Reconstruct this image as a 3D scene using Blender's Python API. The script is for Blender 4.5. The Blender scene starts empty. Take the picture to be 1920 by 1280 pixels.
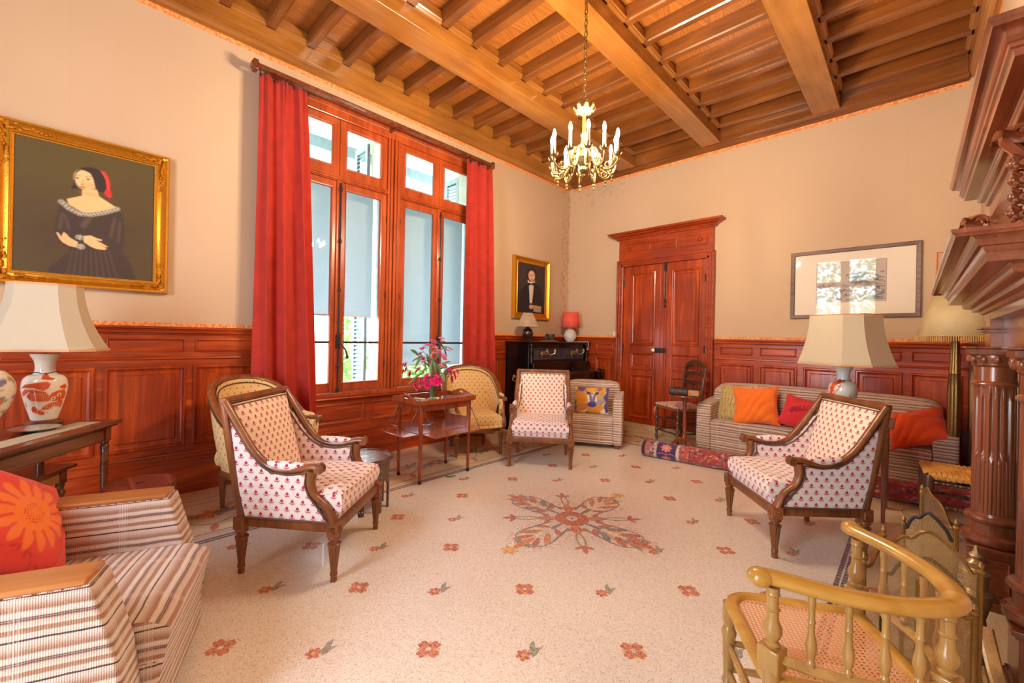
import bpy, bmesh, math, random
import numpy as np
from mathutils import Vector, Matrix, Euler

random.seed(7)
PI = math.pi
S = bpy.context.scene
COL = S.collection

# ------------------------------------------------------------------ camera
H = 1.3
YAW, ROLL = 0.7700, 0.0195
F_PX, CX, CY = 793.4, 944.17, 633.32
cam_d = bpy.data.cameras.new('camera')
cam = bpy.data.objects.new('camera', cam_d)
COL.objects.link(cam)
S.camera = cam
_F = Vector((-math.sin(YAW), math.cos(YAW), 0))
_R0 = Vector((math.cos(YAW), math.sin(YAW), 0))
_U0 = Vector((0, 0, 1))
_R = _R0 * math.cos(ROLL) + _U0 * math.sin(ROLL)
_U = -_R0 * math.sin(ROLL) + _U0 * math.cos(ROLL)
_m = Matrix(((_R.x, _U.x, -_F.x, 0), (_R.y, _U.y, -_F.y, 0), (_R.z, _U.z, -_F.z, H), (0, 0, 0, 1)))
cam.matrix_world = _m
cam_d.sensor_width = 36
cam_d.sensor_fit = 'HORIZONTAL'
cam_d.lens = F_PX / 1920 * 36
cam_d.shift_x = (960 - CX) / 1920
cam_d.shift_y = (CY - 640) / 1920
cam_d.clip_start = 0.03
cam_d.clip_end = 200

# ------------------------------------------------------------------ room numbers
XL, XR, YB, YR = -4.228, 0.43, 5.904, -2.2
ZC, ZW = 3.794, 1.365

# ------------------------------------------------------------------ sky and exposure
W = bpy.data.worlds.new('sky')
S.world = W
W.use_nodes = True
_nt = W.node_tree
_bg = _nt.nodes['Background']
_sky = _nt.nodes.new('ShaderNodeTexSky')
_sky.sky_type = 'HOSEK_WILKIE'
_sky.turbidity = 4.0
_sky.ground_albedo = 0.6
_sky.sun_direction = Vector((-0.3, -0.55, 0.78)).normalized()
_mx = _nt.nodes.new('ShaderNodeMixRGB')
_mx.blend_type = 'MIX'
_mx.inputs[0].default_value = 0.72
_mx.inputs[2].default_value = (0.78, 0.88, 1.0, 1)
_nt.links.new(_sky.outputs[0], _mx.inputs[1])
_nt.links.new(_mx.outputs[0], _bg.inputs[0])
_bg.inputs[1].default_value = 24.0
S.view_settings.view_transform = 'Standard'
S.view_settings.look = 'None'
S.view_settings.exposure = 0.55
S.view_settings.gamma = 1.0
S.view_settings.use_curve_mapping = False
S.cycles.max_bounces = 10
S.cycles.diffuse_bounces = 6
S.cycles.glossy_bounces = 4
S.cycles.transparent_max_bounces = 16
S.cycles.sample_clamp_indirect = 6.0
S.cycles.caustics_reflective = False
S.cycles.caustics_refractive = False

BULB = 1450.0      # radiance of a candle bulb of the chandelier


def portal(name, loc, rot, sx, sy):
    l = bpy.data.lights.new(name, 'AREA')
    l.shape = 'RECTANGLE'
    l.size, l.size_y = sx, sy
    l.cycles.is_portal = True
    o = bpy.data.objects.new(name, l)
    o.location = loc
    o.rotation_euler = rot
    COL.objects.link(o)


# daylight portals: the left window and the tall window behind the camera
portal('daylight_portal', (-4.205, 2.55, 2.12), (0, -PI / 2, 0), 2.9, 2.5)
for _x in (-1.3,):
    portal('daylight_portal', (_x, YR - 0.05, 1.95), (-PI / 2, 0, PI), 1.3, 3.1)


# ------------------------------------------------------------------ object helpers
class MB:
    """collects faces of one mesh"""

    def __init__(s):
        s.v, s.f, s.m = [], [], []

    def add(s, vs, fs, mi=0, M=None):
        n = len(s.v)
        if M is not None:
            vs = [M @ Vector(v) for v in vs]
        s.v += [tuple(v) for v in vs]
        s.f += [tuple(n + i for i in f) for f in fs]
        s.m += [mi] * len(fs)
        return s

    def box(s, x0, x1, y0, y1, z0, z1, mi=0, M=None):
        vs = [(x, y, z) for z in (z0, z1) for y in (y0, y1) for x in (x0, x1)]
        fs = [(0, 2, 3, 1), (4, 5, 7, 6), (0, 1, 5, 4), (2, 6, 7, 3), (0, 4, 6, 2), (1, 3, 7, 5)]
        return s.add(vs, fs, mi, M)

    def frustum(s, c0, w0, d0, c1, w1, d1, mi=0, M=None):
        vs = []
        for c, w, d in ((c0, w0, d0), (c1, w1, d1)):
            vs += [(c[0] + sx * w / 2, c[1] + sy * d / 2, c[2]) for sy in (-1, 1) for sx in (-1, 1)]
        fs = [(0, 2, 3, 1), (4, 5, 7, 6), (0, 1, 5, 4), (2, 6, 7, 3), (0, 4, 6, 2), (1, 3, 7, 5)]
        return s.add(vs, fs, mi, M)

    def prism(s, poly, a0, a1, mp, mi=0):
        """poly in (u,v); mp(u,v,a)->xyz"""
        n = len(poly)
        vs = [mp(u, v, a0) for u, v in poly] + [mp(u, v, a1) for u, v in poly]
        fs = [tuple(range(n))[::-1], tuple(range(n, 2 * n))]
        fs += [(i, (i + 1) % n, n + (i + 1) % n, n + i) for i in range(n)]
        return s.add(vs, fs, mi)

    def lathe(s, prof, n=24, M=None, mi=0, cap=True, flute=None):
        """profile list of (r,z) bottom to top"""
        vs, fs = [], []
        for j, (r, z) in enumerate(prof):
            for i in range(n):
                a = 2 * PI * i / n
                rr = r
                if flute:
                    rr = r * flute(a, j, z)
                vs.append((rr * math.cos(a), rr * math.sin(a), z))
        for j in range(len(prof) - 1):
            for i in range(n):
                k = (i + 1) % n
                fs.append((j * n + i, j * n + k, (j + 1) * n + k, (j + 1) * n + i))
        if cap:
            fs.append(tuple(range(n))[::-1])
            fs.append(tuple((len(prof) - 1) * n + i for i in range(n)))
        return s.add(vs, fs, mi, M)

    def tube(s, path, r, n=8, mi=0, closed=False, cap=True, flat=None, M=None):
        """r number or function of t (0..1); flat=(a,b) scales of section (side, up)"""
        P = [Vector(p) for p in path]
        m = len(P)
        vs, fs = [], []
        up = None
        for i, p in enumerate(P):
            if closed:
                t = (P[(i + 1) % m] - P[i - 1])
            else:
                t = P[min(i + 1, m - 1)] - P[max(i - 1, 0)]
            if t.length < 1e-9:
                t = Vector((0, 0, 1))
            t.normalize()
            if up is None:
                ref = Vector((0, 0, 1)) if abs(t.z) < 0.9 else Vector((1, 0, 0))
                up = (ref - t * ref.dot(t)).normalized()
            else:
                up = (up - t * up.dot(t))
                if up.length < 1e-6:
                    up = t.orthogonal()
                up.normalize()
            side = t.cross(up)
            rr = r(i / max(1, m - 1)) if callable(r) else r
            fa, fb = flat if flat else (1, 1)
            for k in range(n):
                a = 2 * PI * k / n
                vs.append(p + side * (rr * fa * math.cos(a)) + up * (rr * fb * math.sin(a)))
        for i in range(m if closed else m - 1):
            j = (i + 1) % m
            for k in range(n):
                l = (k + 1) % n
                fs.append((i * n + k, i * n + l, j * n + l, j * n + k))
        if cap and not closed:
            fs.append(tuple(range(n))[::-1])
            fs.append(tuple((m - 1) * n + k for k in range(n)))
        return s.add(vs, fs, mi, M)

    def grid(s, nu, nv, fn, mi=0, closeu=False):
        vs = [fn(i / (nu if closeu else nu - 1), j / (nv - 1)) for j in range(nv) for i in range(nu)]
        fs = []
        for j in range(nv - 1):
            for i in range(nu if closeu else nu - 1):
                k = (i + 1) % nu
                fs.append((j * nu + i, j * nu + k, (j + 1) * nu + k, (j + 1) * nu + i))
        return s.add(vs, fs, mi)

    def panel(s, u0, u1, v0, v1, steps, mp, mi=0, mic=None):
        """mitred mouldings: steps list of (inset,height) from the outside in; centre closed"""
        vs, fs = [], []
        for o, h in steps:
            vs += [mp(u0 + o, v0 + o, h), mp(u1 - o, v0 + o, h), mp(u1 - o, v1 - o, h), mp(u0 + o, v1 - o, h)]
        for j in range(len(steps) - 1):
            for i in range(4):
                k = (i + 1) % 4
                fs.append((4 * j + i, 4 * j + k, 4 * j + 4 + k, 4 * j + 4 + i))
        s.add(vs, fs, mi)
        n = len(steps) - 1
        s.add(vs[4 * n:], [(0, 1, 2, 3)], mi if mic is None else mic)
        return s

    def ball(s, c, r, n=10, m=7, mi=0, sc=(1, 1, 1), M=None):
        vs, fs = [], []
        for j in range(m + 1):
            th = PI * j / m
            for i in range(n):
                a = 2 * PI * i / n
                vs.append((c[0] + r * sc[0] * math.sin(th) * math.cos(a), c[1] + r * sc[1] * math.sin(th) * math.sin(a),
                           c[2] - r * sc[2] * math.cos(th)))
        for j in range(m):
            for i in range(n):
                k = (i + 1) % n
                fs.append((j * n + i, j * n + k, (j + 1) * n + k, (j + 1) * n + i))
        return s.add(vs, fs, mi, M)

    def build(s, name, mats, parent=None, loc=(0, 0, 0), rz=0.0, rot=None, smooth=35, bevel=0, subsurf=0, uv=False,
              seg=2, solid=0, label=None, merge=False):
        me = bpy.data.meshes.new(name)
        me.from_pydata(s.v, [], s.f)
        if not isinstance(mats, (list, tuple)):
            mats = [mats]
        for m in mats:
            me.materials.append(m)
        if len(mats) > 1:
            me.polygons.foreach_set('material_index', s.m)
        if merge:
            b = bmesh.new()
            b.from_mesh(me)
            bmesh.ops.remove_doubles(b, verts=b.verts, dist=1e-5)
            bmesh.ops.recalc_face_normals(b, faces=b.faces)
            b.to_mesh(me)
            b.free()
        if uv:
            boxuv(me)
        if smooth:
            me.shade_smooth()
            me.set_sharp_from_angle(angle=math.radians(smooth))
        me.update()
        o = bpy.data.objects.new(name, me)
        COL.objects.link(o)
        o.location = loc
        o.rotation_euler = rot if rot else (0, 0, rz)
        if parent:
            o.parent = parent
        if solid:
            md = o.modifiers.new('solid', 'SOLIDIFY')
            md.thickness = solid
            md.offset = 0
        if bevel:
            md = o.modifiers.new('bevel', 'BEVEL')
            md.width = bevel
            md.segments = seg
            md.limit_method = 'ANGLE'
            md.angle_limit = math.radians(40)
        if subsurf:
            md = o.modifiers.new('subsurf', 'SUBSURF')
            md.levels = md.render_levels = subsurf
        if label:
            o['label'] = label
        return o


def boxuv(me):
    n = len(me.vertices)
    co = np.empty(n * 3)
    me.vertices.foreach_get('co', co)
    co = co.reshape(-1, 3)
    uvl = me.uv_layers.new(name='uv')
    out = np.empty((len(me.loops), 2))
    for p in me.polygons:
        nx, ny, nz = (abs(c) for c in p.normal)
        for li in p.loop_indices:
            c = co[me.loops[li].vertex_index]
            if nz >= nx and nz >= ny:
                out[li] = (c[0], c[1])
            elif nx >= ny:
                out[li] = (c[1], c[2])
            else:
                out[li] = (c[0], c[2])
    uvl.data.foreach_set('uv', out.ravel())


def tag(o, label=None, cat=None, group=None, kind=None):
    if label: o['label'] = label
    if cat: o['category'] = cat
    if group: o['group'] = group
    if kind: o['kind'] = kind
    return o


def thing(name, label, cat, loc=(0, 0, 0), rz=0.0, group=None):
    o = bpy.data.objects.new(name, None)
    o.empty_display_size = 0.1
    COL.objects.link(o)
    o.location = loc
    o.rotation_euler = (0, 0, rz)
    return tag(o, label, cat, group)


def dup(root, loc, rz, label=None):
    def cp(o, par):
        c = o.copy()
        COL.objects.link(c)
        c.parent = par
        for ch in kids.get(o.name, []):
            cp(ch, c)
        return c
    kids = {}
    for o in list(COL.objects):
        if o.parent:
            kids.setdefault(o.parent.name, []).append(o)
    r = cp(root, None)
    r.location = loc
    r.rotation_euler = (0, 0, rz)
    if label: r['label'] = label
    return r


def face_dir(fx, fy):
    """rotation whose local -Y points to (fx,fy)"""
    return math.atan2(fx, -fy)


def catmull(P, n=8, closed=False):
    P = [Vector(p) for p in P]
    out = []
    m = len(P)
    rng = range(m) if closed else range(m - 1)
    for i in rng:
        p0 = P[(i - 1) % m] if closed or i > 0 else P[0] * 2 - P[1]
        p1, p2 = P[i], P[(i + 1) % m]
        p3 = P[(i + 2) % m] if closed or i + 2 < m else P[-1] * 2 - P[-2]
        for k in range(n):
            t = k / n
            out.append(0.5 * ((2 * p1) + (p2 - p0) * t + (2 * p0 - 5 * p1 + 4 * p2 - p3) * t * t + (3 * p1 - p0 - 3 * p2 + p3) * t ** 3))
    if not closed:
        out.append(P[-1])
    return out


# ------------------------------------------------------------------ painter: pigment laid on a mesh as a colour attribute
class Paint:
    def __init__(s, X, Y, base):
        s.X, s.Y = X, Y
        s.C = np.tile(np.array(lin(base)), (len(X), 1))

    def mix(s, a, col):
        a = np.clip(a, 0, 1)[:, None]
        s.C = s.C * (1 - a) + np.array(lin(col)) * a
        return s

    def ell(s, cx, cy, rx, ry, col, rot=0, soft=0.12, al=1.0):
        c, q = math.cos(rot), math.sin(rot)
        dx, dy = s.X - cx, s.Y - cy
        u, v = (dx * c + dy * q) / rx, (-dx * q + dy * c) / ry
        d = np.sqrt(u * u + v * v)
        return s.mix(np.clip((1 - d) / soft + 0.5, 0, 1) * al, col)

    def poly(s, pts, col, soft=0.004, al=1.0):
        P = np.array(pts, float)
        ins = np.zeros(len(s.X), bool)
        dm = np.full(len(s.X), 1e9)
        n = len(P)
        for i in range(n):
            a, b = P[i], P[(i + 1) % n]
            cond = ((a[1] > s.Y) != (b[1] > s.Y))
            with np.errstate(divide='ignore', invalid='ignore'):
                xx = (b[0] - a[0]) * (s.Y - a[1]) / (b[1] - a[1] + 1e-12) + a[0]
            ins ^= cond & (s.X < xx)
            dm = np.minimum(dm, s._sd(a, b))
        sd = np.where(ins, dm, -dm)
        return s.mix(np.clip(sd / soft + 0.5, 0, 1) * al, col)

    def _sd(s, a, b):
        d = b - a
        L = max((d ** 2).sum(), 1e-12)
        t = np.clip(((s.X - a[0]) * d[0] + (s.Y - a[1]) * d[1]) / L, 0, 1)
        return np.hypot(s.X - a[0] - t * d[0], s.Y - a[1] - t * d[1])

    def line(s, pts, w, col, al=1.0, soft=None):
        P = np.array(pts, float)
        dm = np.full(len(s.X), 1e9)
        for i in range(len(P) - 1):
            dm = np.minimum(dm, s._sd(P[i], P[i + 1]))
        so = soft or w * 0.5
        return s.mix(np.clip((w / 2 - dm) / so + 0.5, 0, 1) * al, col)

    def noise(s, amt, seed=1, sc=1.0):
        r = np.random.RandomState(seed)
        f = np.zeros(len(s.X))
        for k in range(6):
            a, b, c = r.uniform(-1, 1, 2) * 40 * sc * (k + 1), r.uniform(0, 6.28), 0
            f += np.sin(s.X * a[0] + s.Y * a[1] + b) / (k + 1)
        s.C *= (1 + amt * f)[:, None]
        s.C = np.clip(s.C, 0, 1)
        return s


def setcol(o, C):
    me = o.data
    at = me.color_attributes.new('paint', 'FLOAT_COLOR', 'POINT')
    out = np.ones((len(me.vertices), 4))
    out[:len(C), :3] = C
    at.data.foreach_set('color', out.ravel())


def lin(c):
    """sRGB 0..255 triple to linear"""
    r = []
    for v in c[:3]:
        v = v / 255.0
        r.append(v / 12.92 if v <= 0.04045 else ((v + 0.055) / 1.055) ** 2.4)
    return tuple(r)


# ------------------------------------------------------------------ materials
class NX:
    """small expression wrapper over math nodes"""
    def __init__(s, nt, k): s.nt, s.k = nt, k
    def _o(s, op, *a):
        n = s.nt.nodes.new('ShaderNodeMath')
        n.operation = op
        for i, x in enumerate((s,) + a):
            if isinstance(x, NX): s.nt.links.new(x.k, n.inputs[i])
            else: n.inputs[i].default_value = float(x)
        return NX(s.nt, n.outputs[0])
    def __add__(s, b): return s._o('ADD', b)
    def __sub__(s, b): return s._o('SUBTRACT', b)
    def __mul__(s, b): return s._o('MULTIPLY', b)
    def __truediv__(s, b): return s._o('DIVIDE', b)
    def floor(s): return s._o('FLOOR')
    def fract(s): return s._o('FRACT')
    def abs(s): return s._o('ABSOLUTE')
    def sqrt(s): return s._o('SQRT')
    def sin(s): return s._o('SINE')
    def mod(s, b): return s._o('FLOORED_MODULO', b)
    def lt(s, b): return s._o('LESS_THAN', b)
    def gt(s, b): return s._o('GREATER_THAN', b)
    def mn(s, b): return s._o('MINIMUM', b)
    def mx(s, b): return s._o('MAXIMUM', b)
    def pw(s, b): return s._o('POWER', b)
    def neg(s): return s * -1.0
    def clamp(s):
        r = s._o('ADD', 0.0)
        r.k.node.use_clamp = True
        return r


def newmat(name):
    m = bpy.data.materials.new(name)
    m.use_nodes = True
    nt = m.node_tree
    return m, nt, nt.nodes['Principled BSDF']


def P_(b, **k):
    names = dict(rough='Roughness', metal='Metallic', coat='Coat Weight', coatr='Coat Roughness', ior='IOR', trans='Transmission Weight',
                 sheen='Sheen Weight', emis='Emission Strength', alpha='Alpha', spec='Specular IOR Level')
    for a, v in k.items():
        b.inputs[names[a]].default_value = v


def plain(name, col, rough=0.5, bump=0, bscale=60, var=1.0, **k):
    m, nt, b = newmat(name)
    n = nt.nodes.new('ShaderNodeTexNoise')
    tc = nt.nodes.new('ShaderNodeTexCoord')
    nt.links.new(tc.outputs['Object'], n.inputs['Vector'])
    n.inputs['Scale'].default_value = bscale if bump else 12
    n.inputs['Detail'].default_value = 3
    r = nt.nodes.new('ShaderNodeValToRGB')
    c = lin(col)
    r.color_ramp.elements[0].color = tuple(q * (1 - .14 * var) for q in c) + (1,)
    r.color_ramp.elements[0].position = .3
    r.color_ramp.elements[1].color = tuple(min(1, q * (1 + .1 * var)) for q in c) + (1,)
    r.color_ramp.elements[1].position = .7
    nt.links.new(n.outputs[0], r.inputs[0])
    nt.links.new(r.outputs[0], b.inputs['Base Color'])
    if bump:
        bu = nt.nodes.new('ShaderNodeBump')
        bu.inputs['Strength'].default_value = bump
        bu.inputs['Distance'].default_value = 0.003
        nt.links.new(n.outputs[0], bu.inputs['Height'])
        nt.links.new(bu.outputs[0], b.inputs['Normal'])
    P_(b, rough=rough, **k)
    return m


def wood(name, c0, c1, rough=0.3, grain='z', sc=1.0, coat=0.0, dist=0.8, c2=None, bump=0.12):
    m, nt, b = newmat(name)
    tc = nt.nodes.new('ShaderNodeTexCoord')
    mp = nt.nodes.new('ShaderNodeMapping')
    L, T = 1.3 * sc, 16 * sc
    mp.inputs['Scale'].default_value = {'x': (L, T, T), 'y': (T, L, T), 'z': (T, T, L)}[grain]
    nt.links.new(tc.outputs['Object'], mp.inputs[0])
    n = nt.nodes.new('ShaderNodeTexNoise')
    n.inputs['Scale'].default_value = 1
    n.inputs['Detail'].default_value = 6
    n.inputs['Roughness'].default_value = .62
    n.inputs['Distortion'].default_value = dist
    nt.links.new(mp.outputs[0], n.inputs['Vector'])
    r = nt.nodes.new('ShaderNodeValToRGB')
    e = r.color_ramp.elements
    e[0].color = (*lin(c0), 1); e[0].position = .28
    e[1].color = (*lin(c1), 1); e[1].position = .72
    if c2:
        q = e.new(.5); q.color = (*lin(c2), 1)
    nt.links.new(n.outputs[0], r.inputs[0])
    big = nt.nodes.new('ShaderNodeTexNoise')
    big.inputs['Scale'].default_value = 2.2 * sc
    nt.links.new(tc.outputs['Object'], big.inputs['Vector'])
    mx = nt.nodes.new('ShaderNodeMixRGB')
    mx.blend_type = 'MULTIPLY'
    mx.inputs[0].default_value = .45
    nt.links.new(r.outputs[0], mx.inputs[1])
    r2 = nt.nodes.new('ShaderNodeValToRGB')
    r2.color_ramp.elements[0].color = (.45, .40, .38, 1); r2.color_ramp.elements[0].position = .35
    r2.color_ramp.elements[1].position = .62
    nt.links.new(big.outputs[0], r2.inputs[0])
    nt.links.new(r2.outputs[0], mx.inputs[2])
    nt.links.new(mx.outputs[0], b.inputs['Base Color'])
    bu = nt.nodes.new('ShaderNodeBump')
    bu.inputs['Strength'].default_value = bump
    bu.inputs['Distance'].default_value = 0.002
    nt.links.new(n.outputs[0], bu.inputs['Height'])
    nt.links.new(bu.outputs[0], b.inputs['Normal'])
    P_(b, rough=rough, coat=coat, coatr=.12)
    return m


def painted(name, rough=0.6, bump=0.1, bscale=400, **k):
    m, nt, b = newmat(name)
    a = nt.nodes.new('ShaderNodeVertexColor')
    a.layer_name = 'paint'
    nt.links.new(a.outputs[0], b.inputs['Base Color'])
    n = nt.nodes.new('ShaderNodeTexNoise')
    n.inputs['Scale'].default_value = bscale
    bu = nt.nodes.new('ShaderNodeBump')
    bu.inputs['Strength'].default_value = bump
    bu.inputs['Distance'].default_value = 0.002
    nt.links.new(n.outputs[0], bu.inputs['Height'])
    nt.links.new(bu.outputs[0], b.inputs['Normal'])
    P_(b, rough=rough, **k)
    return m


def uvnodes(nt):
    u = nt.nodes.new('ShaderNodeUVMap')
    sp = nt.nodes.new('ShaderNodeSeparateXYZ')
    nt.links.new(u.outputs[0], sp.inputs[0])
    return NX(nt, sp.outputs[0]), NX(nt, sp.outputs[1])


def mixc(nt, fac, c1, c2):
    m = nt.nodes.new('ShaderNodeMixRGB')
    for i, x in ((0, fac), (1, c1), (2, c2)):
        if isinstance(x, NX): nt.links.new(x.k, m.inputs[i])
        elif hasattr(x, 'node'): nt.links.new(x, m.inputs[i])
        elif isinstance(x, (int, float)): m.inputs[i].default_value = x
        else: m.inputs[i].default_value = (*lin(x), 1)
    return m.outputs[0]


def tulip_fabric(name, ground, bud, leaf, cell=0.052, diamond=False, ghost=None):
    """printed cotton: rows of small tulips, every second row shifted by half"""
    m, nt, b = newmat(name)
    u, v = uvnodes(nt)
    row = v / (cell * .64)
    ri = row.floor()
    y = (row.fract() - .5) * .64
    x = (u / cell + ri.mod(2.0) * .5).fract() - .5
    col = mixc(nt, 0.0, ground, ground)
    def ell(cx, cy, rx, ry):
        a, c = (x - cx) / rx, (y - cy) / ry
        return (a * a + c * c).lt(1.0)
    if diamond:
        # trellis of thin dotted lines with a small sprig in each lozenge
        a = (u / cell + v / (cell * 1.44)).fract() - .5
        c = (u / cell - v / (cell * 1.44)).fract() - .5
        ln = a.abs().gt(.47).mx(c.abs().gt(.47))
        col = mixc(nt, ln * .35, col, leaf)
        col = mixc(nt, ell(0, .03, .10, .13), col, bud)
        col = mixc(nt, ell(.02, -.06, .05, .10), col, leaf)
    else:
        if ghost:
            col = mixc(nt, (ell(0, -.02, .34, .30) * (ell(0, .03, .32, .27) * -1.0 + 1.0)) * .55, col, ghost)
        lv = ell(0, -.02, .27, .18) * (ell(0, .06, .27, .17) * -1.0 + 1.0) * y.lt(-.02)
        col = mixc(nt, lv, col, leaf)
        col = mixc(nt, x.abs().lt(.018) * y.lt(.0) * y.gt(-.2), col, leaf)
        col = mixc(nt, ell(0, .07, .15, .13), col, bud)
        col = mixc(nt, (x.abs() * 1.6 + (y - .18).abs()).lt(.11), col, bud)
    nt.links.new(col, b.inputs['Base Color'])
    n = nt.nodes.new('ShaderNodeTexNoise')
    n.inputs['Scale'].default_value = 500
    bu = nt.nodes.new('ShaderNodeBump')
    bu.inputs['Strength'].default_value = .25
    bu.inputs['Distance'].default_value = 0.001
    nt.links.new(n.outputs[0], bu.inputs['Height'])
    nt.links.new(bu.outputs[0], b.inputs['Normal'])
    P_(b, rough=.85, sheen=.2, spec=.2)
    return m


def tweed(name):
    """ribbed tweed: pale beige ground, brown bands and thin dark threads, faint cross lines"""
    m, nt, b = newmat(name)
    u, v = uvnodes(nt)
    nz = nt.nodes.new('ShaderNodeTexNoise')
    nz.inputs['Scale'].default_value = 7
    tc = nt.nodes.new('ShaderNodeTexCoord')
    nt.links.new(tc.outputs['Object'], nz.inputs[0])
    vv = v + (NX(nt, nz.outputs[0]) - .5) * .012
    t = (vv / .115).fract()
    rp = nt.nodes.new('ShaderNodeValToRGB')
    rp.color_ramp.interpolation = 'LINEAR'
    stops = [(0, (196, 166, 150)), (.10, (222, 200, 186)), (.17, (222, 202, 190)), (.185, (70, 38, 42)), (.215, (74, 42, 44)), (.23, (226, 205, 190)),
             (.33, (236, 220, 206)), (.37, (176, 132, 108)), (.46, (170, 128, 104)), (.49, (226, 205, 188)), (.60, (214, 188, 172)), (.655, (92, 50, 46)),
             (.675, (190, 158, 140)), (.695, (84, 44, 44)), (.73, (226, 206, 192)), (.82, (236, 222, 208)), (.88, (168, 122, 98)), (.96, (182, 144, 122))]
    e = rp.color_ramp.elements
    e[0].position = 0; e[0].color = (*lin(stops[0][1]), 1)
    e[1].position = 1; e[1].color = (*lin(stops[0][1]), 1)
    for p, c in stops[1:]:
        q = e.new(p); q.color = (*lin(c), 1)
    nt.links.new(t.k, rp.inputs[0])
    # the cross threads
    cu = (u / .24).fract()
    cr = (cu - .5).abs().lt(.055) * ((u / .0088).fract().gt(.5))
    col = mixc(nt, cr * .32, rp.outputs[0], (238, 228, 214))
    wv = ((u / .0055).fract() - .5).abs() + ((v / .0045).fract() - .5).abs()
    col = mixc(nt, (wv.lt(.42)) * .22, col, (120, 84, 66))
    nt.links.new(col, b.inputs['Base Color'])
    rib = (t * (2 * PI * 2)).sin() * .6 + wv * .5
    bu = nt.nodes.new('ShaderNodeBump')
    bu.inputs['Strength'].default_value = .7
    bu.inputs['Distance'].default_value = 0.006
    nt.links.new(rib.k, bu.inputs['Height'])
    nt.links.new(bu.outputs[0], b.inputs['Normal'])
    P_(b, rough=.9, sheen=.3, spec=.15)
    return m


def glass(name, tint=(1, 1, 1), refl=0.12):
    m = bpy.data.materials.new(name)
    m.use_nodes = True
    nt = m.node_tree
    nt.nodes.clear()
    out = nt.nodes.new('ShaderNodeOutputMaterial')
    tr = nt.nodes.new('ShaderNodeBsdfTransparent')
    tr.inputs[0].default_value = (*tint, 1)
    gl = nt.nodes.new('ShaderNodeBsdfGlossy')
    gl.inputs['Roughness'].default_value = .02
    fr = nt.nodes.new('ShaderNodeFresnel')
    fr.inputs[0].default_value = 1.5
    mx = nt.nodes.new('ShaderNodeMixShader')
    ge = nt.nodes.new('ShaderNodeNewGeometry')
    fk = NX(nt, fr.outputs[0]) * (NX(nt, ge.outputs['Backfacing']) * -1.0 + 1.0)
    nt.links.new(fk.k, mx.inputs[0])
    nt.links.new(tr.outputs[0], mx.inputs[1])
    nt.links.new(gl.outputs[0], mx.inputs[2])
    nt.links.new(mx.outputs[0], out.inputs[0])
    return m


M = {}
M['mahog'] = wood('red_brown_panelling', (130, 44, 12), (210, 94, 30), rough=.32, grain='z', coat=.22, c2=(166, 60, 16))
M['mahogh'] = wood('red_brown_rails', (138, 50, 14), (212, 96, 34), rough=.32, grain='y', coat=.22, c2=(168, 62, 18))
M['mahogx'] = wood('red_brown_rails_back', (136, 48, 14), (208, 94, 34), rough=.32, grain='x', coat=.1, c2=(168, 62, 18))
M['winwood'] = wood('orange_window_wood', (150, 58, 22), (204, 96, 46), rough=.28, grain='z', coat=.4)
M['honey'] = wood('honey_beam', (150, 92, 36), (188, 126, 54), rough=.22, grain='y', sc=.7, coat=.5)
M['honeyx'] = wood('honey_joist', (106, 60, 26), (160, 96, 42), rough=.28, grain='x', sc=.8, coat=.3)
M['chair'] = wood('walnut_chair_frame', (96, 52, 24), (160, 96, 50), rough=.33, grain='z', coat=.2)
M['dark'] = wood('dark_mahogany_table', (78, 36, 20), (146, 80, 46), rough=.25, grain='x', coat=.5)
M['teak'] = wood('tea_table_mahogany', (128, 52, 22), (176, 84, 42), rough=.25, grain='z', coat=.5)
M['arm'] = wood('honey_armrest', (164, 100, 48), (196, 130, 72), rough=.35, grain='y', coat=.2)
M['mantel'] = wood('carved_oak_mantel', (104, 50, 28), (156, 86, 50), rough=.27, grain='z', coat=.5)
M['mantely'] = wood('carved_oak_mantel_rail', (100, 44, 24), (152, 80, 44), rough=.27, grain='y', coat=.5)
M['gilt'] = plain('gilt_wood', (214, 150, 44), rough=.34, bump=.5, bscale=90, metal=.75)
M['brass'] = plain('old_brass', (150, 118, 66), rough=.36, bump=.3, bscale=60, metal=.85)
M['brassb'] = plain('bright_brass', (216, 180, 110), rough=.28, bump=.3, bscale=90, metal=.8)
M['nail'] = plain('brown_braid_with_nails', (98, 66, 46), rough=.45, bump=1.0, bscale=260)
M['black'] = plain('black_lacquer', (17, 13, 14), rough=.16, coat=.4)
M['iron'] = plain('dark_iron', (52, 44, 42), rough=.5, metal=.4)
M['white'] = plain('white_china', (236, 232, 222), rough=.25)
M['shade'] = plain('cream_lampshade', (190, 176, 150), rough=.8, var=.15)
M['curtain'] = plain('red_velvet', (176, 44, 28), rough=.9, bump=.2, bscale=9, sheen=.12)
M['tweed'] = tweed('striped_tweed')
M['tulip'] = tulip_fabric('tulip_print_cotton', (232, 222, 216), (176, 52, 92), (190, 66, 96), cell=.060, ghost=(216, 196, 200))
M['tulips'] = tulip_fabric('tulip_print_cotton_back', (236, 216, 196), (178, 66, 82), (190, 84, 84), cell=.052)
M['yellow'] = tulip_fabric('yellow_lozenge_fabric', (222, 188, 128), (160, 108, 62), (170, 126, 72), cell=.060, diamond=True)
M['glass'] = glass('window_glass')
M['bluegrey'] = plain('blue_grey_shutter_paint', (126, 152, 162), rough=.6)
M['paint'] = painted('oil_paint')
M['glaze'] = painted('painted_porcelain', rough=.16, bump=.0, coat=.5)
M['cloth'] = painted('printed_cloth', rough=.85, bump=.25, sheen=.3)
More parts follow.
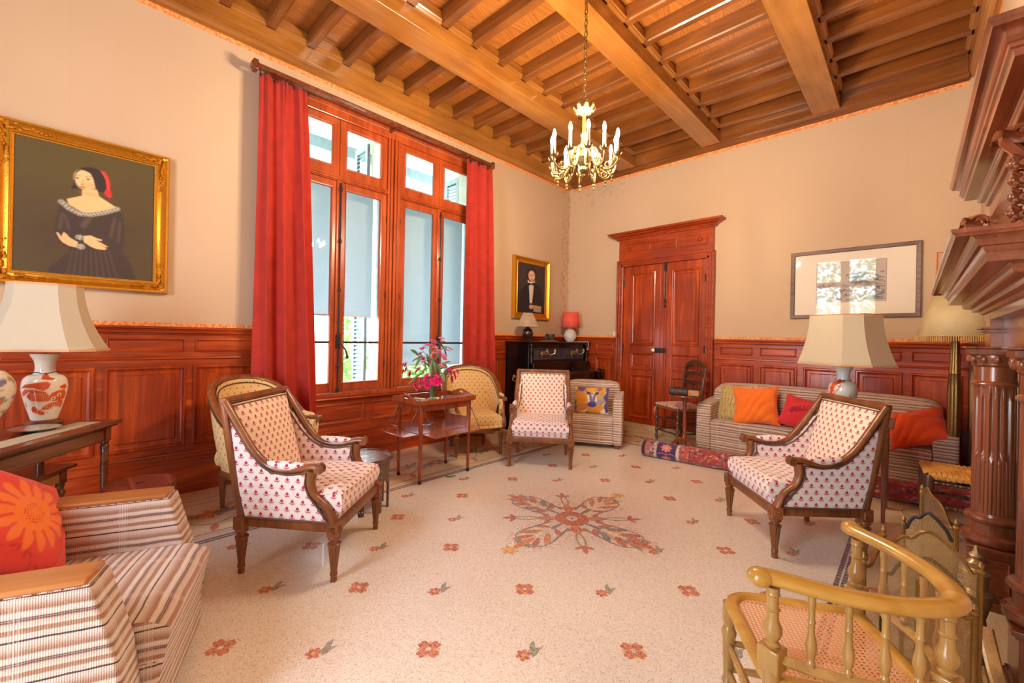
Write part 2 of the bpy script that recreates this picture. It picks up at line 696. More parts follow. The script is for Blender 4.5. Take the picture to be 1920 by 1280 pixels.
# ------------------------------------------------------------------ wall paper
def wallpaper():
    m, nt, b = newmat('peach_wall_paper')
    tc = nt.nodes.new('ShaderNodeTexCoord')
    sp = nt.nodes.new('ShaderNodeSeparateXYZ')
    nt.links.new(tc.outputs['Object'], sp.inputs[0])
    x, y = NX(nt, sp.outputs[0]), NX(nt, sp.outputs[1])
    n = nt.nodes.new('ShaderNodeTexNoise')
    n.inputs['Scale'].default_value = 1.2
    n.inputs['Detail'].default_value = 4
    nt.links.new(tc.outputs['Object'], n.inputs[0])
    c = mixc(nt, NX(nt, n.outputs[0]), (200, 169, 138), (210, 183, 152))
    seam = ((x + y) / .53).fract().lt(.006)
    c = mixc(nt, seam * .22, c, (190, 150, 120))
    # damp stain high in the corner over the door side, with its own ragged shape
    z = NX(nt, sp.outputs[2])
    ns = nt.nodes.new('ShaderNodeTexNoise')
    ns.inputs['Scale'].default_value = 16
    ns.inputs['Detail'].default_value = 6
    nt.links.new(tc.outputs['Object'], ns.inputs[0])
    dd = ((x + 3.62) * (x + 3.62) * 1.2 + (z - 3.68) * (z - 3.68) * 5.0).sqrt()
    st = (NX(nt, ns.outputs[0]) - .50 - dd * .22).gt(.0) * y.gt(5.85) * dd.lt(.62)
    c = mixc(nt, st * .20, c, (150, 116, 96))
    cr2 = (x + 4.228).abs().lt(.03) * (NX(nt, ns.outputs[0]) - .55).gt(.0) * y.gt(5.7)
    c = mixc(nt, cr2 * .35, c, (160, 124, 100))
    nt.links.new(c, b.inputs['Base Color'])
    n2 = nt.nodes.new('ShaderNodeTexNoise')
    n2.inputs['Scale'].default_value = 120
    nt.links.new(tc.outputs['Object'], n2.inputs[0])
    bu = nt.nodes.new('ShaderNodeBump')
    bu.inputs['Strength'].default_value = .12
    bu.inputs['Distance'].default_value = .003
    nt.links.new((NX(nt, n2.outputs[0]) + seam * 2.0).k, bu.inputs['Height'])
    nt.links.new(bu.outputs[0], b.inputs['Normal'])
    P_(b, rough=.75, spec=.25)
    return m


def border_mat():
    m, nt, b = newmat('orange_paper_border')
    tc = nt.nodes.new('ShaderNodeTexCoord')
    n = nt.nodes.new('ShaderNodeTexNoise')
    n.inputs['Scale'].default_value = 45
    nt.links.new(tc.outputs['Object'], n.inputs[0])
    c = mixc(nt, NX(nt, n.outputs[0]).gt(.5), (226, 134, 70), (240, 172, 104))
    nt.links.new(c, b.inputs['Base Color'])
    P_(b, rough=.7)
    return m


M['wall'] = wallpaper()
M['border'] = border_mat()


def structure(o):
    o['kind'] = 'structure'
    return o


def wall_with_holes(name, mp, u0, u1, z0, z1, holes, t):
    """slab in (u,z) with rectangular holes; mp(u,z,h): h 0 = room face, t = back"""
    b = MB()
    us = sorted({u0, u1, *[a for h in holes for a in h[:2]]})
    zs = sorted({z0, z1, *[a for h in holes for a in h[2:]]})
    for i in range(len(us) - 1):
        for j in range(len(zs) - 1):
            cu, cz = (us[i] + us[i + 1]) / 2, (zs[j] + zs[j + 1]) / 2
            if any(h[0] < cu < h[1] and h[2] < cz < h[3] for h in holes):
                continue
            b.prism([(us[i], zs[j]), (us[i + 1], zs[j]), (us[i + 1], zs[j + 1]), (us[i], zs[j + 1])], 0, t, mp)
    return structure(b.build(name, M['wall'], smooth=0, merge=False))


TOP = 4.24
WIN = (1.30, 3.80, .66, 3.585)
mpL = lambda u, z, h: (XL - h, u, z)
mpB = lambda u, z, h: (u, YB + h, z)
mpR = lambda u, z, h: (XR + h, u, z)
mpQ = lambda u, z, h: (u, YR - h, z)
wall_with_holes('wall_left', mpL, YR, YB, 0, TOP, [WIN], .12)
wall_with_holes('wall_back', mpB, XL - .12, XR + .12, 0, TOP, [], .12)
wall_with_holes('wall_right', mpR, YR, YB, 0, TOP, [], .12)
REARW = [(-1.95, -.65, .35, 3.55)]
wall_with_holes('wall_rear', mpQ, XL - .12, XR + .12, 0, TOP, REARW, .12)

# ------------------------------------------------------------------ ceiling
def ceil_mat():
    m, nt, b = newmat('veneered_ceiling_boards')
    tc = nt.nodes.new('ShaderNodeTexCoord')
    sp = nt.nodes.new('ShaderNodeSeparateXYZ')
    nt.links.new(tc.outputs['Object'], sp.inputs[0])
    x, y = NX(nt, sp.outputs[0]), NX(nt, sp.outputs[1])
    s = (x / .30).fract() - .5
    d = (s.abs() * 1.2 + y * 1.0)
    cb = nt.nodes.new('ShaderNodeCombineXYZ')
    nt.links.new((d * 22.0).k, cb.inputs[0])
    nt.links.new((x * 2.0 - y * 1.2).k, cb.inputs[1])
    n = nt.nodes.new('ShaderNodeTexNoise')
    n.inputs['Scale'].default_value = 1
    n.inputs['Detail'].default_value = 5
    n.inputs['Distortion'].default_value = .6
    nt.links.new(cb.outputs[0], n.inputs[0])
    r = nt.nodes.new('ShaderNodeValToRGB')
    e = r.color_ramp.elements
    e[0].color = (*lin((150, 84, 34)), 1); e[0].position = .3
    e[1].color = (*lin((206, 136, 64)), 1); e[1].position = .7
    nt.links.new(n.outputs[0], r.inputs[0])
    nt.links.new(r.outputs[0], b.inputs['Base Color'])
    P_(b, rough=.3, coat=.3)
    return m


M['boards'] = ceil_mat()
BEAMS = [(-3.25, -2.985), (-2.045, -1.815), (-.857, -.607)]
XLF, XRF, YBF = XL + .10, .332, 5.80
ceil = structure(MB().box(XL - .12, XR + .12, YR - .12, YB + .12, 4.14, 4.24).build('ceiling', M['boards'], smooth=0))
for x0, x1 in BEAMS:
    MB().box(x0, x1, YR, YBF, 3.86, 4.139).build('beam', M['honey'], ceil, bevel=.006)
    b = MB()
    for s, xx in ((-1, x0), (1, x1)):
        pr = [(0, 4.0), (.010, 4.0), (.024, 4.012), (.024, 4.02), (.034, 4.03), (.034, 4.04), (0, 4.04)]
        b.prism([(xx + s * h, z) for h, z in pr], YR, YBF, lambda u, v, a: (u, a, v))
    b.build('beam_moulding', M['honey'], ceil)
# the perimeter beams
MB().box(XL, XLF, YR, YB, 3.86, 4.139).build('beam', M['honey'], ceil, bevel=.004)
MB().box(XRF, XR, YR, YB, 3.86, 4.139).build('beam', M['honey'], ceil, bevel=.004)
MB().box(XLF, XRF, YBF, YB, 3.86, 4.139).build('beam', M['honeyx'], ceil, bevel=.004)
MB().box(XLF, XRF, YR, YR + .1, 3.86, 4.139).build('beam', M['honeyx'], ceil, bevel=.004)
pr = [(0, 4.0), (.010, 4.0), (.024, 4.012), (.024, 4.02), (.034, 4.03), (.034, 4.04), (0, 4.04)]
MB().prism([(XLF + h, z) for h, z in pr], YR, YBF, lambda u, v, a: (u, a, v)).build('beam_moulding', M['honey'], ceil)
MB().prism([(XRF - h, z) for h, z in pr], YR, YBF, lambda u, v, a: (u, a, v)).build('beam_moulding', M['honey'], ceil)
MB().prism([(YBF - h, z) for h, z in pr], XLF, XRF, lambda u, v, a: (a, u, v)).build('beam_moulding', M['honeyx'], ceil)
bays = [(XLF, BEAMS[0][0]), (BEAMS[0][1], BEAMS[1][0]), (BEAMS[1][1], BEAMS[2][0]), (BEAMS[2][1], XRF)]
for x0, x1 in bays:
    for k in range(-11, 12):
        y0 = 1.871 + .3465 * k
        if y0 + .08 > YBF - .03 or y0 < YR + .12:
            continue
        # a joist with a chamfer that stops short of both ends
        b = MB()
        c, w = .012, .078
        secs = []
        for xx, cc in ((x0, 0.0), (x0 + .05, 0.0), (x0 + .075, c), (x1 - .075, c), (x1 - .05, 0.0), (x1, 0.0)):
            secs.append([(xx, y0, 4.139), (xx, y0, 4.0 + cc), (xx, y0 + cc, 4.0), (xx, y0 + w - cc, 4.0), (xx, y0 + w, 4.0 + cc), (xx, y0 + w, 4.139)])
        vs = [p for q in secs for p in q]
        fs = []
        for i in range(len(secs) - 1):
            for j in range(5):
                fs.append((i * 6 + j, i * 6 + j + 1, i * 6 + 7 + j, i * 6 + 6 + j))
        b.add(vs, fs)
        b.build('joist', M['honeyx'], ceil, smooth=0)
        for xx in (x0, x1 - .022):
            if y0 + .3465 < YBF:
                MB().box(xx, xx + .022, y0 + .08, y0 + .3465, 4.04, 4.11).build('blocking', M['honey'], ceil, smooth=0)

# cornice moulding and paper frieze under the perimeter beams
def cornice(name, p0, p1, mp, mat):
    pr = [(0, 3.86), (.085, 3.86), (.085, 3.848), (.062, 3.842), (.05, 3.83), (.034, 3.824), (.022, 3.826), (.022, 3.818), (0, 3.818)]
    b = MB().prism(pr, p0, p1, mp)
    o = structure(b.build(name, mat, smooth=0))
    MB().prism([(0, 3.778), (.003, 3.778), (.003, 3.8175), (0, 3.8175)], p0, p1, mp).build('paper_frieze', M['border'], o, smooth=0)
    return o


cornice('trim_1', YR, YB, lambda u, v, a: (XL + u, a, v), M['honey'])
cornice('trim_2', XL + .09, XR - .09, lambda u, v, a: (a, YB - u, v), M['honeyx'])
cornice('trim_3', YR, YB, lambda u, v, a: (XR - u, a, v), M['honey'])

# ------------------------------------------------------------------ wainscot
CAP = [(.0, 1.338), (.052, 1.338), (.056, 1.332), (.056, 1.322), (.046, 1.316), (.040, 1.304), (.046, 1.298), (.046, 1.290), (.032, 1.284), (.030, 1.276), (.018, 1.274), (0, 1.27)]
BASE = [(0, 0), (.036, 0), (.036, .165), (.030, .172), (.030, .255), (.036, .262), (.036, .276), (.026, .29), (.026, .318), (.034, .325), (.030, .336), (.018, .342), (0, .342)]


def wainscot(name, u0, u1, panels, mp, mr, low=False):
    """mp(u,z,h) with h into the room"""
    b = MB()
    top = .655 if low else 1.30
    b.prism([(u0, 0), (u1, 0), (u1, top), (u0, top)], 0, .018, mp)
    if low:
        q = [(0, .662), (.06, .662), (.064, .652), (.05, .640), (.034, .632), (.018, .624), (0, .62)]
        b.prism(q, u0, u1, lambda u, v, a: mp(a, v, u))
    else:
        b.prism(CAP, u0, u1, lambda u, v, a: mp(a, v, u))
        b.prism([(0, 1.080), (.028, 1.080), (.034, 1.086), (.030, 1.098), (.018, 1.104), (0, 1.104)], u0, u1, lambda u, v, a: mp(a, v, u))
    b.prism(BASE if not low else [p if p[1] < .25 else (p[0], p[1] - .02) for p in BASE], u0, u1, lambda u, v, a: mp(a, v, u))
    o = structure(b.build(name, mr, smooth=0))
    for a, c in panels:
        if low:
            MB().panel(a, c, .39, .592, [(0, .018), (0, .027), (.008, .030), (.018, .022), (.024, .0185), (.04, .0185), (.047, .024)], mp).build('panel', M['mahogh'], o, smooth=0)
            continue
        MB().panel(a, c, 1.142, 1.243, [(0, .018), (0, .027), (.006, .029), (.014, .0205), (.018, .0185)], mp).build('panel', mr, o, smooth=0)
        MB().panel(a - .012, c + .012, .388, 1.03, [(0, .018), (0, .028), (.008, .034), (.018, .034), (.026, .024), (.034, .020), (.040, .0185), (.062, .0185), (.072, .027)], mp).build('panel', M['mahog'], o, smooth=0)
    if not low:
        MB().prism([(0, 1.3385), (.003, 1.3385), (.003, 1.368), (0, 1.368)], u0, u1, lambda u, v, a: mp(a, v, u)).build('paper_border', M['border'], o, smooth=0)
    return o


iL = lambda u, z, h: (XL + h, u, z)
iB = lambda u, z, h: (u, YB - h, z)
iR = lambda u, z, h: (XR - h, u, z)
wainscot('trim_4', YR + .001, 1.27, [(-2.0, -1.52), (-1.39, -.93), (-.86, -.40), (-.33, .13), (.20, .66), (.73, 1.18)], iL, M['mahogh'])
wainscot('trim_5', 3.83, YB, [(3.9, 4.06), (4.17, 4.6), (4.7, 5.15), (5.25, 5.8)], iL, M['mahogh'])
wainscot('trim_6', 1.27, 3.83, [(1.58, 2.22), (2.305, 2.785), (2.87, 3.52)], iL, M['mahogh'], low=True)
wainscot('trim_7', XL + .058, -3.30, [(-4.1, -3.79), (-3.64, -3.345)], iB, M['mahogx'])
wainscot('trim_8', -1.87, XR - .058, [(-1.795, -1.425), (-1.345, -.975), (-.895, -.515), (-.435, -.09), (-.015, .325)], iB, M['mahogx'])
wainscot('trim_9', 4.0, YB - .058, [(4.1, 4.6), (4.7, 5.2), (5.3, 5.75)], iR, M['mahogh'])

# ------------------------------------------------------------------ floor with its mosaic
def terrazzo(name, base, base2, chip1, chip2):
    m, nt, b = newmat(name)
    tc = nt.nodes.new('ShaderNodeTexCoord')
    v = nt.nodes.new('ShaderNodeTexVoronoi')
    v.inputs['Scale'].default_value = 210
    nt.links.new(tc.outputs['Object'], v.inputs[0])
    sp = nt.nodes.new('ShaderNodeSeparateColor')
    nt.links.new(v.outputs['Color'], sp.inputs[0])
    a, g = NX(nt, sp.outputs[0]), NX(nt, sp.outputs[1])
    n = nt.nodes.new('ShaderNodeTexNoise')
    n.inputs['Scale'].default_value = 1.5
    n.inputs['Detail'].default_value = 5
    nt.links.new(tc.outputs['Object'], n.inputs[0])
    c = mixc(nt, NX(nt, n.outputs[0]), base, base2)
    c = mixc(nt, a.gt(.72) * .6, c, chip1)
    c = mixc(nt, g.gt(.90) * .45, c, chip2)
    c = mixc(nt, (a * g).lt(.02) * .4, c, (150, 124, 104))
    n3 = nt.nodes.new('ShaderNodeTexNoise')
    n3.inputs['Scale'].default_value = 60
    n3.inputs['Detail'].default_value = 3
    nt.links.new(tc.outputs['Object'], n3.inputs[0])
    c = mixc(nt, (NX(nt, n3.outputs[0]) - .45).clamp() * .8, c, (228, 210, 188))
    nt.links.new(c, b.inputs['Base Color'])
    P_(b, rough=.34, coat=.15)
    return m


def mosaic(name, col):
    m, nt, b = newmat(name)
    tc = nt.nodes.new('ShaderNodeTexCoord')
    v = nt.nodes.new('ShaderNodeTexVoronoi')
    v.feature = 'DISTANCE_TO_EDGE'
    v.inputs['Scale'].default_value = 95
    nt.links.new(tc.outputs['Object'], v.inputs[0])
    v2 = nt.nodes.new('ShaderNodeTexVoronoi')
    v2.inputs['Scale'].default_value = 95
    nt.links.new(tc.outputs['Object'], v2.inputs[0])
    sp = nt.nodes.new('ShaderNodeSeparateColor')
    nt.links.new(v2.outputs['Color'], sp.inputs[0])
    d = tuple(max(0, c - 30) for c in col)
    l = tuple(min(255, c + 26) for c in col)
    c = mixc(nt, NX(nt, sp.outputs[0]), d, l)
    c = mixc(nt, NX(nt, v.outputs[0]).lt(.045) * .75, c, (226, 206, 184))
    nt.links.new(c, b.inputs['Base Color'])
    P_(b, rough=.34, coat=.15)
    return m


FM = [terrazzo('terrazzo_floor', (228, 218, 204), (236, 230, 218), (246, 242, 236), (216, 192, 162)),
      mosaic('red_mosaic', (196, 104, 84)), mosaic('ochre_mosaic', (222, 178, 106)), mosaic('grey_green_mosaic', (142, 146, 134)),
      mosaic('pale_mosaic', (232, 222, 208)), mosaic('navy_mosaic', (62, 60, 84)),
      terrazzo('border_terrazzo', (222, 202, 166), (230, 212, 176), (238, 226, 198), (206, 176, 132)),
      mosaic('orange_mosaic', (206, 134, 92)), mosaic('blue_grey_mosaic', (124, 130, 146))]
fb = MB()
fb.box(XL - .12, XR + .12, YR - .12, YB + .12, -.12, 0, 0)
LV = [0.0]


def inlay(pts, mi, lift=1):
    LV[0] = (LV[0] + 3e-6) % 9e-5; z = .0003 + .00012 * lift + LV[0]
    fb.add([(p[0], p[1], z) for p in pts], [tuple(range(len(pts)))], mi)


def band(pts, w, mi, lift=1, taper=None):
    P = [Vector((p[0], p[1])) for p in pts]
    L, Rr = [], []
    for i, p in enumerate(P):
        t = (P[min(i + 1, len(P) - 1)] - P[max(i - 1, 0)]).normalized()
        n = Vector((-t.y, t.x))
        ww = w * (taper(i / (len(P) - 1)) if taper else 1) / 2
        L.append(p + n * ww)
        Rr.append(p - n * ww)
    LV[0] = (LV[0] + 3e-6) % 9e-5; z = .0003 + .00012 * lift + LV[0]
    n = len(P)
    fb.add([(q.x, q.y, z) for q in L + Rr], [(i, i + 1, n + i + 1, n + i) for i in range(n - 1)], mi)


def leafp(cx, cy, ang, ln, wd, mi, lift=1, n=10):
    pts = []
    for k in range(n + 1):
        t = k / n
        pts.append((t * ln, wd / 2 * math.sin(PI * t) ** .8))
    for k in range(1, n):
        t = 1 - k / n
        pts.append((t * ln, -wd / 2 * math.sin(PI * t) ** .8))
    c, s = math.cos(ang), math.sin(ang)
    inlay([(cx + x * c - y * s, cy + x * s + y * c) for x, y in pts], mi, lift)


def ellp(cx, cy, rx, ry, ang, mi, lift=1, n=14):
    c, s = math.cos(ang), math.sin(ang)
    inlay([(cx + rx * math.cos(a) * c - ry * math.sin(a) * s, cy + rx * math.cos(a) * s + ry * math.sin(a) * c) for a in (2 * PI * i / n for i in range(n))], mi, lift)


OX, OY, G = -1.4309, 1.064, .6055
MED = (-1.763, 2.567)
# border band grounds
inlay([(XL, YR), (-3.20, YR), (-3.20, YB), (XL, YB)], 6, 0)
inlay([(-3.20, 5.0), (XR, 5.0), (XR, YB), (-3.20, YB)], 6, 0)
inlay([(-.235, YR), (XR, YR), (XR, 5.0), (-.235, 5.0)], 6, 0)
for (a, c) in (((-3.172, -3.152)), ((-3.140, -3.120))):
    band([(a + .01, YR), (a + .01, 4.985)], .020, 5, 2)
for x0 in (-.285, -.255):
    # the double line at the hearth side is set in small blocks
    yy = -1.5
    while yy < 4.96:
        band([(x0, yy), (x0, min(yy + .036, 4.96))], .022, 5, 2)
        yy += .040
band([(-3.17, 4.975), (-.24, 4.975)], .020, 5, 2)
band([(-3.13, 4.945), (-.24, 4.945)], .014, 5, 2)
for xx in (-3.26, -3.86, -3.96):
    band([(xx, YR), (xx, YB)], .012, 8, 2)
for yy in (5.1, 5.6, 5.72):
    band([(-3.26, yy), (XR, yy)], .012, 8, 2)


def scroll(x0, y0, dx, dy, length, amp):
    nx, ny = -dy, dx
    n = int(length / .03)
    per = .78
    pts = []
    for i in range(n + 1):
        s = i * .03
        o = amp * math.sin(2 * PI * s / per)
        pts.append((x0 + dx * s + nx * o, y0 + dy * s + ny * o))
    band(pts, .016, 3, 3)
    k = 0
    s = .1
    while s < length:
        sg = 1 if k % 2 == 0 else -1
        c = per / 4 + k * per / 2
        if c > length: break
        o = amp * math.sin(2 * PI * c / per)
        cx, cy = x0 + dx * c, y0 + dy * c
        ang = math.atan2(dy, dx)
        for j in range(6):
            ellp(cx - nx * o * .2 + .05 * math.cos(j * PI / 3), cy - ny * o * .2 + .05 * math.sin(j * PI / 3), .034, .022, j * PI / 3, 7 if j % 2 else 1, 4)
        ellp(cx - nx * o * .2, cy - ny * o * .2, .02, .02, 0, 2, 5)
        for q, a2 in ((.16, .7), (-.16, -.7), (.26, 1.0), (-.26, -1.0)):
            leafp(cx + dx * q + nx * o * .7, cy + dy * q + ny * o * .7, ang + a2 * (-sg) + (PI if q < 0 else 0), .17, .06, 3 if abs(q) < .2 else 8, 4)
        leafp(cx + nx * o, cy + ny * o, ang + sg * 1.9, .13, .05, 1, 4)
        k += 1
        s = c + per / 2


scroll(-3.56, YR, 0, 1, 7.3, .16)
scroll(-3.1, 5.35, 1, 0, 3.5, .14)
scroll(.10, .5, 0, 1, 4.4, .15)

# flowers on the grid, buds between them
for a in range(-9, 12):
    for c in range(-6, 14):
        px, py = OX + G / 2 * (a - c), OY + G / 2 * (a + c)
        if not (-3.06 < px < -.36 and -2.0 < py < 4.88):
            continue
        if math.hypot(px - MED[0], py - MED[1]) < .62:
            continue
        if (a + c) % 2 == 0:
            for k in range(4):
                an = k * PI / 2
                for q in (-.24, .24):
                    ellp(px + .033 * math.cos(an + q), py + .033 * math.sin(an + q), .024, .013, an + q * .4, 1, 2, 10)
                leafp(px, py, an + PI / 4, .052, .018, 2, 1)
            ellp(px, py, .010, .010, 0, 4, 3, 8)
        else:
            bx, by = px - .004, py - .045
            for k in range(6):
                ellp(bx + .020 * math.cos(k * PI / 3), by + .020 * math.sin(k * PI / 3), .014, .011, k * PI / 3, 1, 2, 8)
            ellp(bx, by, .010, .010, 0, 2, 3, 8)
            band([(bx, by + .01), (px, py + .02)], .008, 3, 1)
            inlay([(px - .006, py - .005), (px + .030, py - .028), (px + .034, py - .006), (px + .026, py + .014), (px + .024, py + .052), (px + .006, py + .022),
                   (px - .030, py + .052), (px - .026, py + .02)], 3, 2)

# the medallion
mx_, my_ = MED


def pol(r, a):
    return (mx_ + r * math.cos(a), my_ + r * math.sin(a))


ring = []
for i in range(96):
    a = 2 * PI * i / 96
    k = abs(math.sin(2 * a)) ** 1.5
    ring.append(pol(.60 - .10 * k + .02 * math.cos(16 * a), a))
for k in range(4):
    an = k * PI / 2
    big = (k in (1, 3))
    # pale ground of the leaf
    def L2(u, v, an=an):
        c, s = math.cos(an), math.sin(an)
        return (mx_ + u * c - v * s, my_ + u * s + v * c)
    inlay([L2(u, v) for u, v in ((.14, .04), (.26, .17), (.42, .19), (.60, .10), (.66, 0), (.60, -.10), (.42, -.19), (.26, -.17), (.14, -.04))], 4, 1)
    if k in (0, 2):
        lobes = [(.20, .9, .13, .050), (.27, .75, .15, .052), (.36, .60, .16, .055), (.44, .35, .15, .052)]
    else:
        lobes = [(.22, .95, .12, .042), (.30, .60, .19, .048), (.40, .45, .16, .042)]
    for sgn in (1, -1):
        for j, (u, aa, ln, wd) in enumerate(lobes):
            c = [1, 8, 1, 7][j % 4] if k in (0, 2) else [1, 7, 1][j % 3]
            p = L2(u, sgn * .02)
            leafp(p[0], p[1], an + sgn * aa, ln, wd, c, 3 + j % 2)
            if k in (0, 2):
                p2 = L2(u + .02, sgn * .015)
                leafp(p2[0], p2[1], an + sgn * (aa - .25), ln * .8, wd * .5, 2 if j % 2 else 3, 5)
    p = L2(.42, 0)
    leafp(p[0], p[1], an, .22, .06, 1 if k in (0, 2) else 7, 6)
    band([L2(.10, 0), L2(.24, 0)], .034, 8, 3, taper=lambda t: .5 + t * .6)
    if k in (1, 3):
        for q in range(6):
            p = L2(.66, 0)
            leafp(p[0] + (-.0), p[1], an + q * PI / 3, .06, .03, 2, 7)
    # pale petals, fleur, tendrils on the diagonals
    ad = an + PI / 4
    def D2(u, v, ad=ad):
        c, s = math.cos(ad), math.sin(ad)
        return (mx_ + u * c - v * s, my_ + u * s + v * c)
    inlay([D2(u, v) for u, v in ((.09, .0), (.20, .085), (.33, .05), (.50, .015), (.50, -.015), (.33, -.05), (.20, -.085))], 4, 1)
    leafp(*D2(.09, 0), ad, .17, .075, 7, 3)
    leafp(*D2(.16, .01), ad + .9, .08, .028, 1, 4)
    leafp(*D2(.16, -.01), ad - .9, .08, .028, 1, 4)
    for sg in (1, -1):
        band([D2(.22 + .22 * t, sg * (.005 + .02 * math.sin(PI * t))) for t in [i / 8 for i in range(9)]], .012, 3, 3)
        pts = catmull([Vector((*D2(.16, sg * .05), 0)), Vector((*D2(.26, sg * .12), 0)), Vector((*D2(.36, sg * .19), 0)), Vector((*D2(.42, sg * .27), 0)), Vector((*D2(.40, sg * .34), 0))], 5)
        band([(q.x, q.y) for q in pts], .017, 8, 4, taper=lambda t: 1.2 - .7 * t)
        leafp(*D2(.415, sg * .30), ad + sg * 1.7, .085, .05, 3, 5)
    leafp(*D2(.40, 0), ad, .11, .035, 1, 4)
    leafp(*D2(.41, .0), ad + 1.0, .075, .03, 1, 4)
    leafp(*D2(.41, .0), ad - 1.0, .075, .03, 1, 4)
ros = []
for i in range(64):
    a = 2 * PI * i / 64
    ros.append(pol(.118 + .012 * abs(math.sin(4 * a)) - .006, a))
inlay(ros, 1, 7)
ellp(mx_, my_, .042, .042, 0, 4, 8)
ellp(mx_, my_, .014, .014, 0, 8, 9)
floor = structure(fb.build('floor', FM, smooth=0))
# ------------------------------------------------------------------ window in the left wall
def ray(px, py):
    return _R * ((px - CX) / F_PX) - _U * ((py - CY) / F_PX) + _F


def onx(px, py, c):
    d = ray(px, py)
    t = c / d.x
    return (t * d.y, H + t * d.z)


def ony(px, py, c):
    d = ray(px, py)
    t = c / d.y
    return (t * d.x, H + t * d.z)


def sash(win, y0, y1, z0, z1, st, bars=(), xg=-4.275):
    """one glazed sash: stiles st wide, front face about x=-4.235"""
    b = MB()
    xa, xb = -4.300, -4.243
    b.box(xa, xb, y0, y0 + st, z0, z1)
    b.box(xa, xb, y1 - st, y1, z0, z1)
    b.box(xa, xb, y0 + st, y1 - st, z0, z0 + st * 1.3)
    b.box(xa, xb, y0 + st, y1 - st, z1 - st, z1)
    o = b.build('sash', M['winwood'], win, smooth=0, bevel=.004)
    a, c, e, f = y0 + st, y1 - st, z0 + st * 1.3, z1 - st
    bd = MB().panel(a - .001, c + .001, e - .001, f + .001, [(0, 0), (.0, .008), (.008, .006), (.014, -.012)], lambda u, v, h: (xb + h, u, v))
    bd.f.pop(); bd.m.pop()
    bd.build('bead', M['winwood'], o, smooth=0)
    for z in bars:
        MB().box(xa + .01, xb - .004, a, c, z - .011, z + .011).build('glazing_bar', M['iron'], o, smooth=0, bevel=.003)
    MB().box(xg, xg + .003, a, c, e, f).build('pane', M['glass'], o, smooth=0)
    return o


win = structure(MB().box(-4.33, -4.226, 1.30, 1.365, .662, 3.585).box(-4.33, -4.226, 3.735, 3.80, .662, 3.585)
                .box(-4.33, -4.226, 1.365, 3.735, 3.50, 3.585).box(-4.33, -4.20, 1.30, 3.80, .662, .712)
                .build('window_1', M['winwood'], smooth=0, bevel=.006))
# casing mouldings round the opening
b = MB()
for q in ((.0, .014), (.018, .022), (.036, .014)):
    b.box(XL, XL + q[1], 1.285 - .0 + q[0] - .05, 1.297 + q[0] - .05, .66, 3.60)
b.box(XL, XL + .016, 1.24, 3.86, 3.588, 3.612).box(XL, XL + .024, 1.24, 3.86, 3.612, 3.628)
b.build('casing', M['winwood'], win, smooth=0)
# central mullion with its reeds
b = MB().box(-4.33, -4.226, 2.465, 2.625, .71, 3.50)
for yy, w, h in ((2.470, .02, .012), (2.505, .028, .022), (2.545, .03, .034), (2.588, .028, .022), (2.615, .016, .012)):
    b.box(-4.226, -4.226 + h, yy - w / 2, yy + w / 2, .71, 3.50)
b.build('mullion', M['winwood'], win, smooth=0, bevel=.003)
for a, c in ((1.365, 2.465), (2.625, 3.735)):
    b = MB().box(-4.33, -4.232, a, c, 2.868, 2.925)
    b.box(-4.232, -4.212, a, c, 2.875, 2.895).box(-4.232, -4.220, a, c, 2.900, 2.918)
    b.build('transom', M['winwood'], win, smooth=0, bevel=.004)
    mid = (a + c) / 2 + .004
    for (p, q) in ((a + .002, mid - .002), (mid + .002, c - .002)):
        sash(win, p, q, .714, 2.866, .066, bars=(1.222,))
        sash(win, p, q, 2.927, 3.498, .066)
    MB().box(-4.243, -4.222, mid - .030, mid + .030, .714, 2.866).box(-4.222, -4.214, mid - .012, mid + .012, .73, 2.85) \
        .build('meeting_bead', M['winwood'], win, smooth=0, bevel=.004)
    # espagnolette bolt
    e = MB()
    e.tube([(-4.20, mid, .74), (-4.20, mid, 2.84)], .008)
    for z in (.74, .98, 1.30, 1.75, 2.25, 2.78):
        e.ball((-4.20, mid, z), .017, sc=(1, 1, 1.6))
    e.box(-4.222, -4.196, mid - .02, mid + .02, 1.16, 1.30)
    e.tube([(-4.19, mid, 1.22), (-4.16, mid + .005, 1.21), (-4.14, mid + .05, 1.15), (-4.14, mid + .07, 1.08)], .009)
    e.ball((-4.14, mid + .07, 1.07), .016)
    e.build('window_bolt', M['iron'], win)
    for z in (1.0, 1.75, 2.6):
        for yy in (a + .004, c - .004):
            MB().tube([(-4.226, yy, z - .035), (-4.226, yy, z + .035)], .007).build('hinge', M['iron'], win)

# thickness of the wall outside the glass, piers and sill
b = MB()
XO = -4.62
for a, c in ((1.12, 1.30), (3.80, 3.98)):
    b.box(XO, -4.349, a, c, .4, 3.8)
b.box(XO, -4.34, 2.475, 2.615, .66, 3.60)
b.box(XO, -4.349, 1.12, 3.98, 3.60, 3.9)
b.box(XO, -4.349, 1.12, 3.98, .4, .66)
M['render'] = plain('pale_render', (168, 178, 172), rough=.8)
b.build('outer_reveal', M['render'], win, smooth=0)


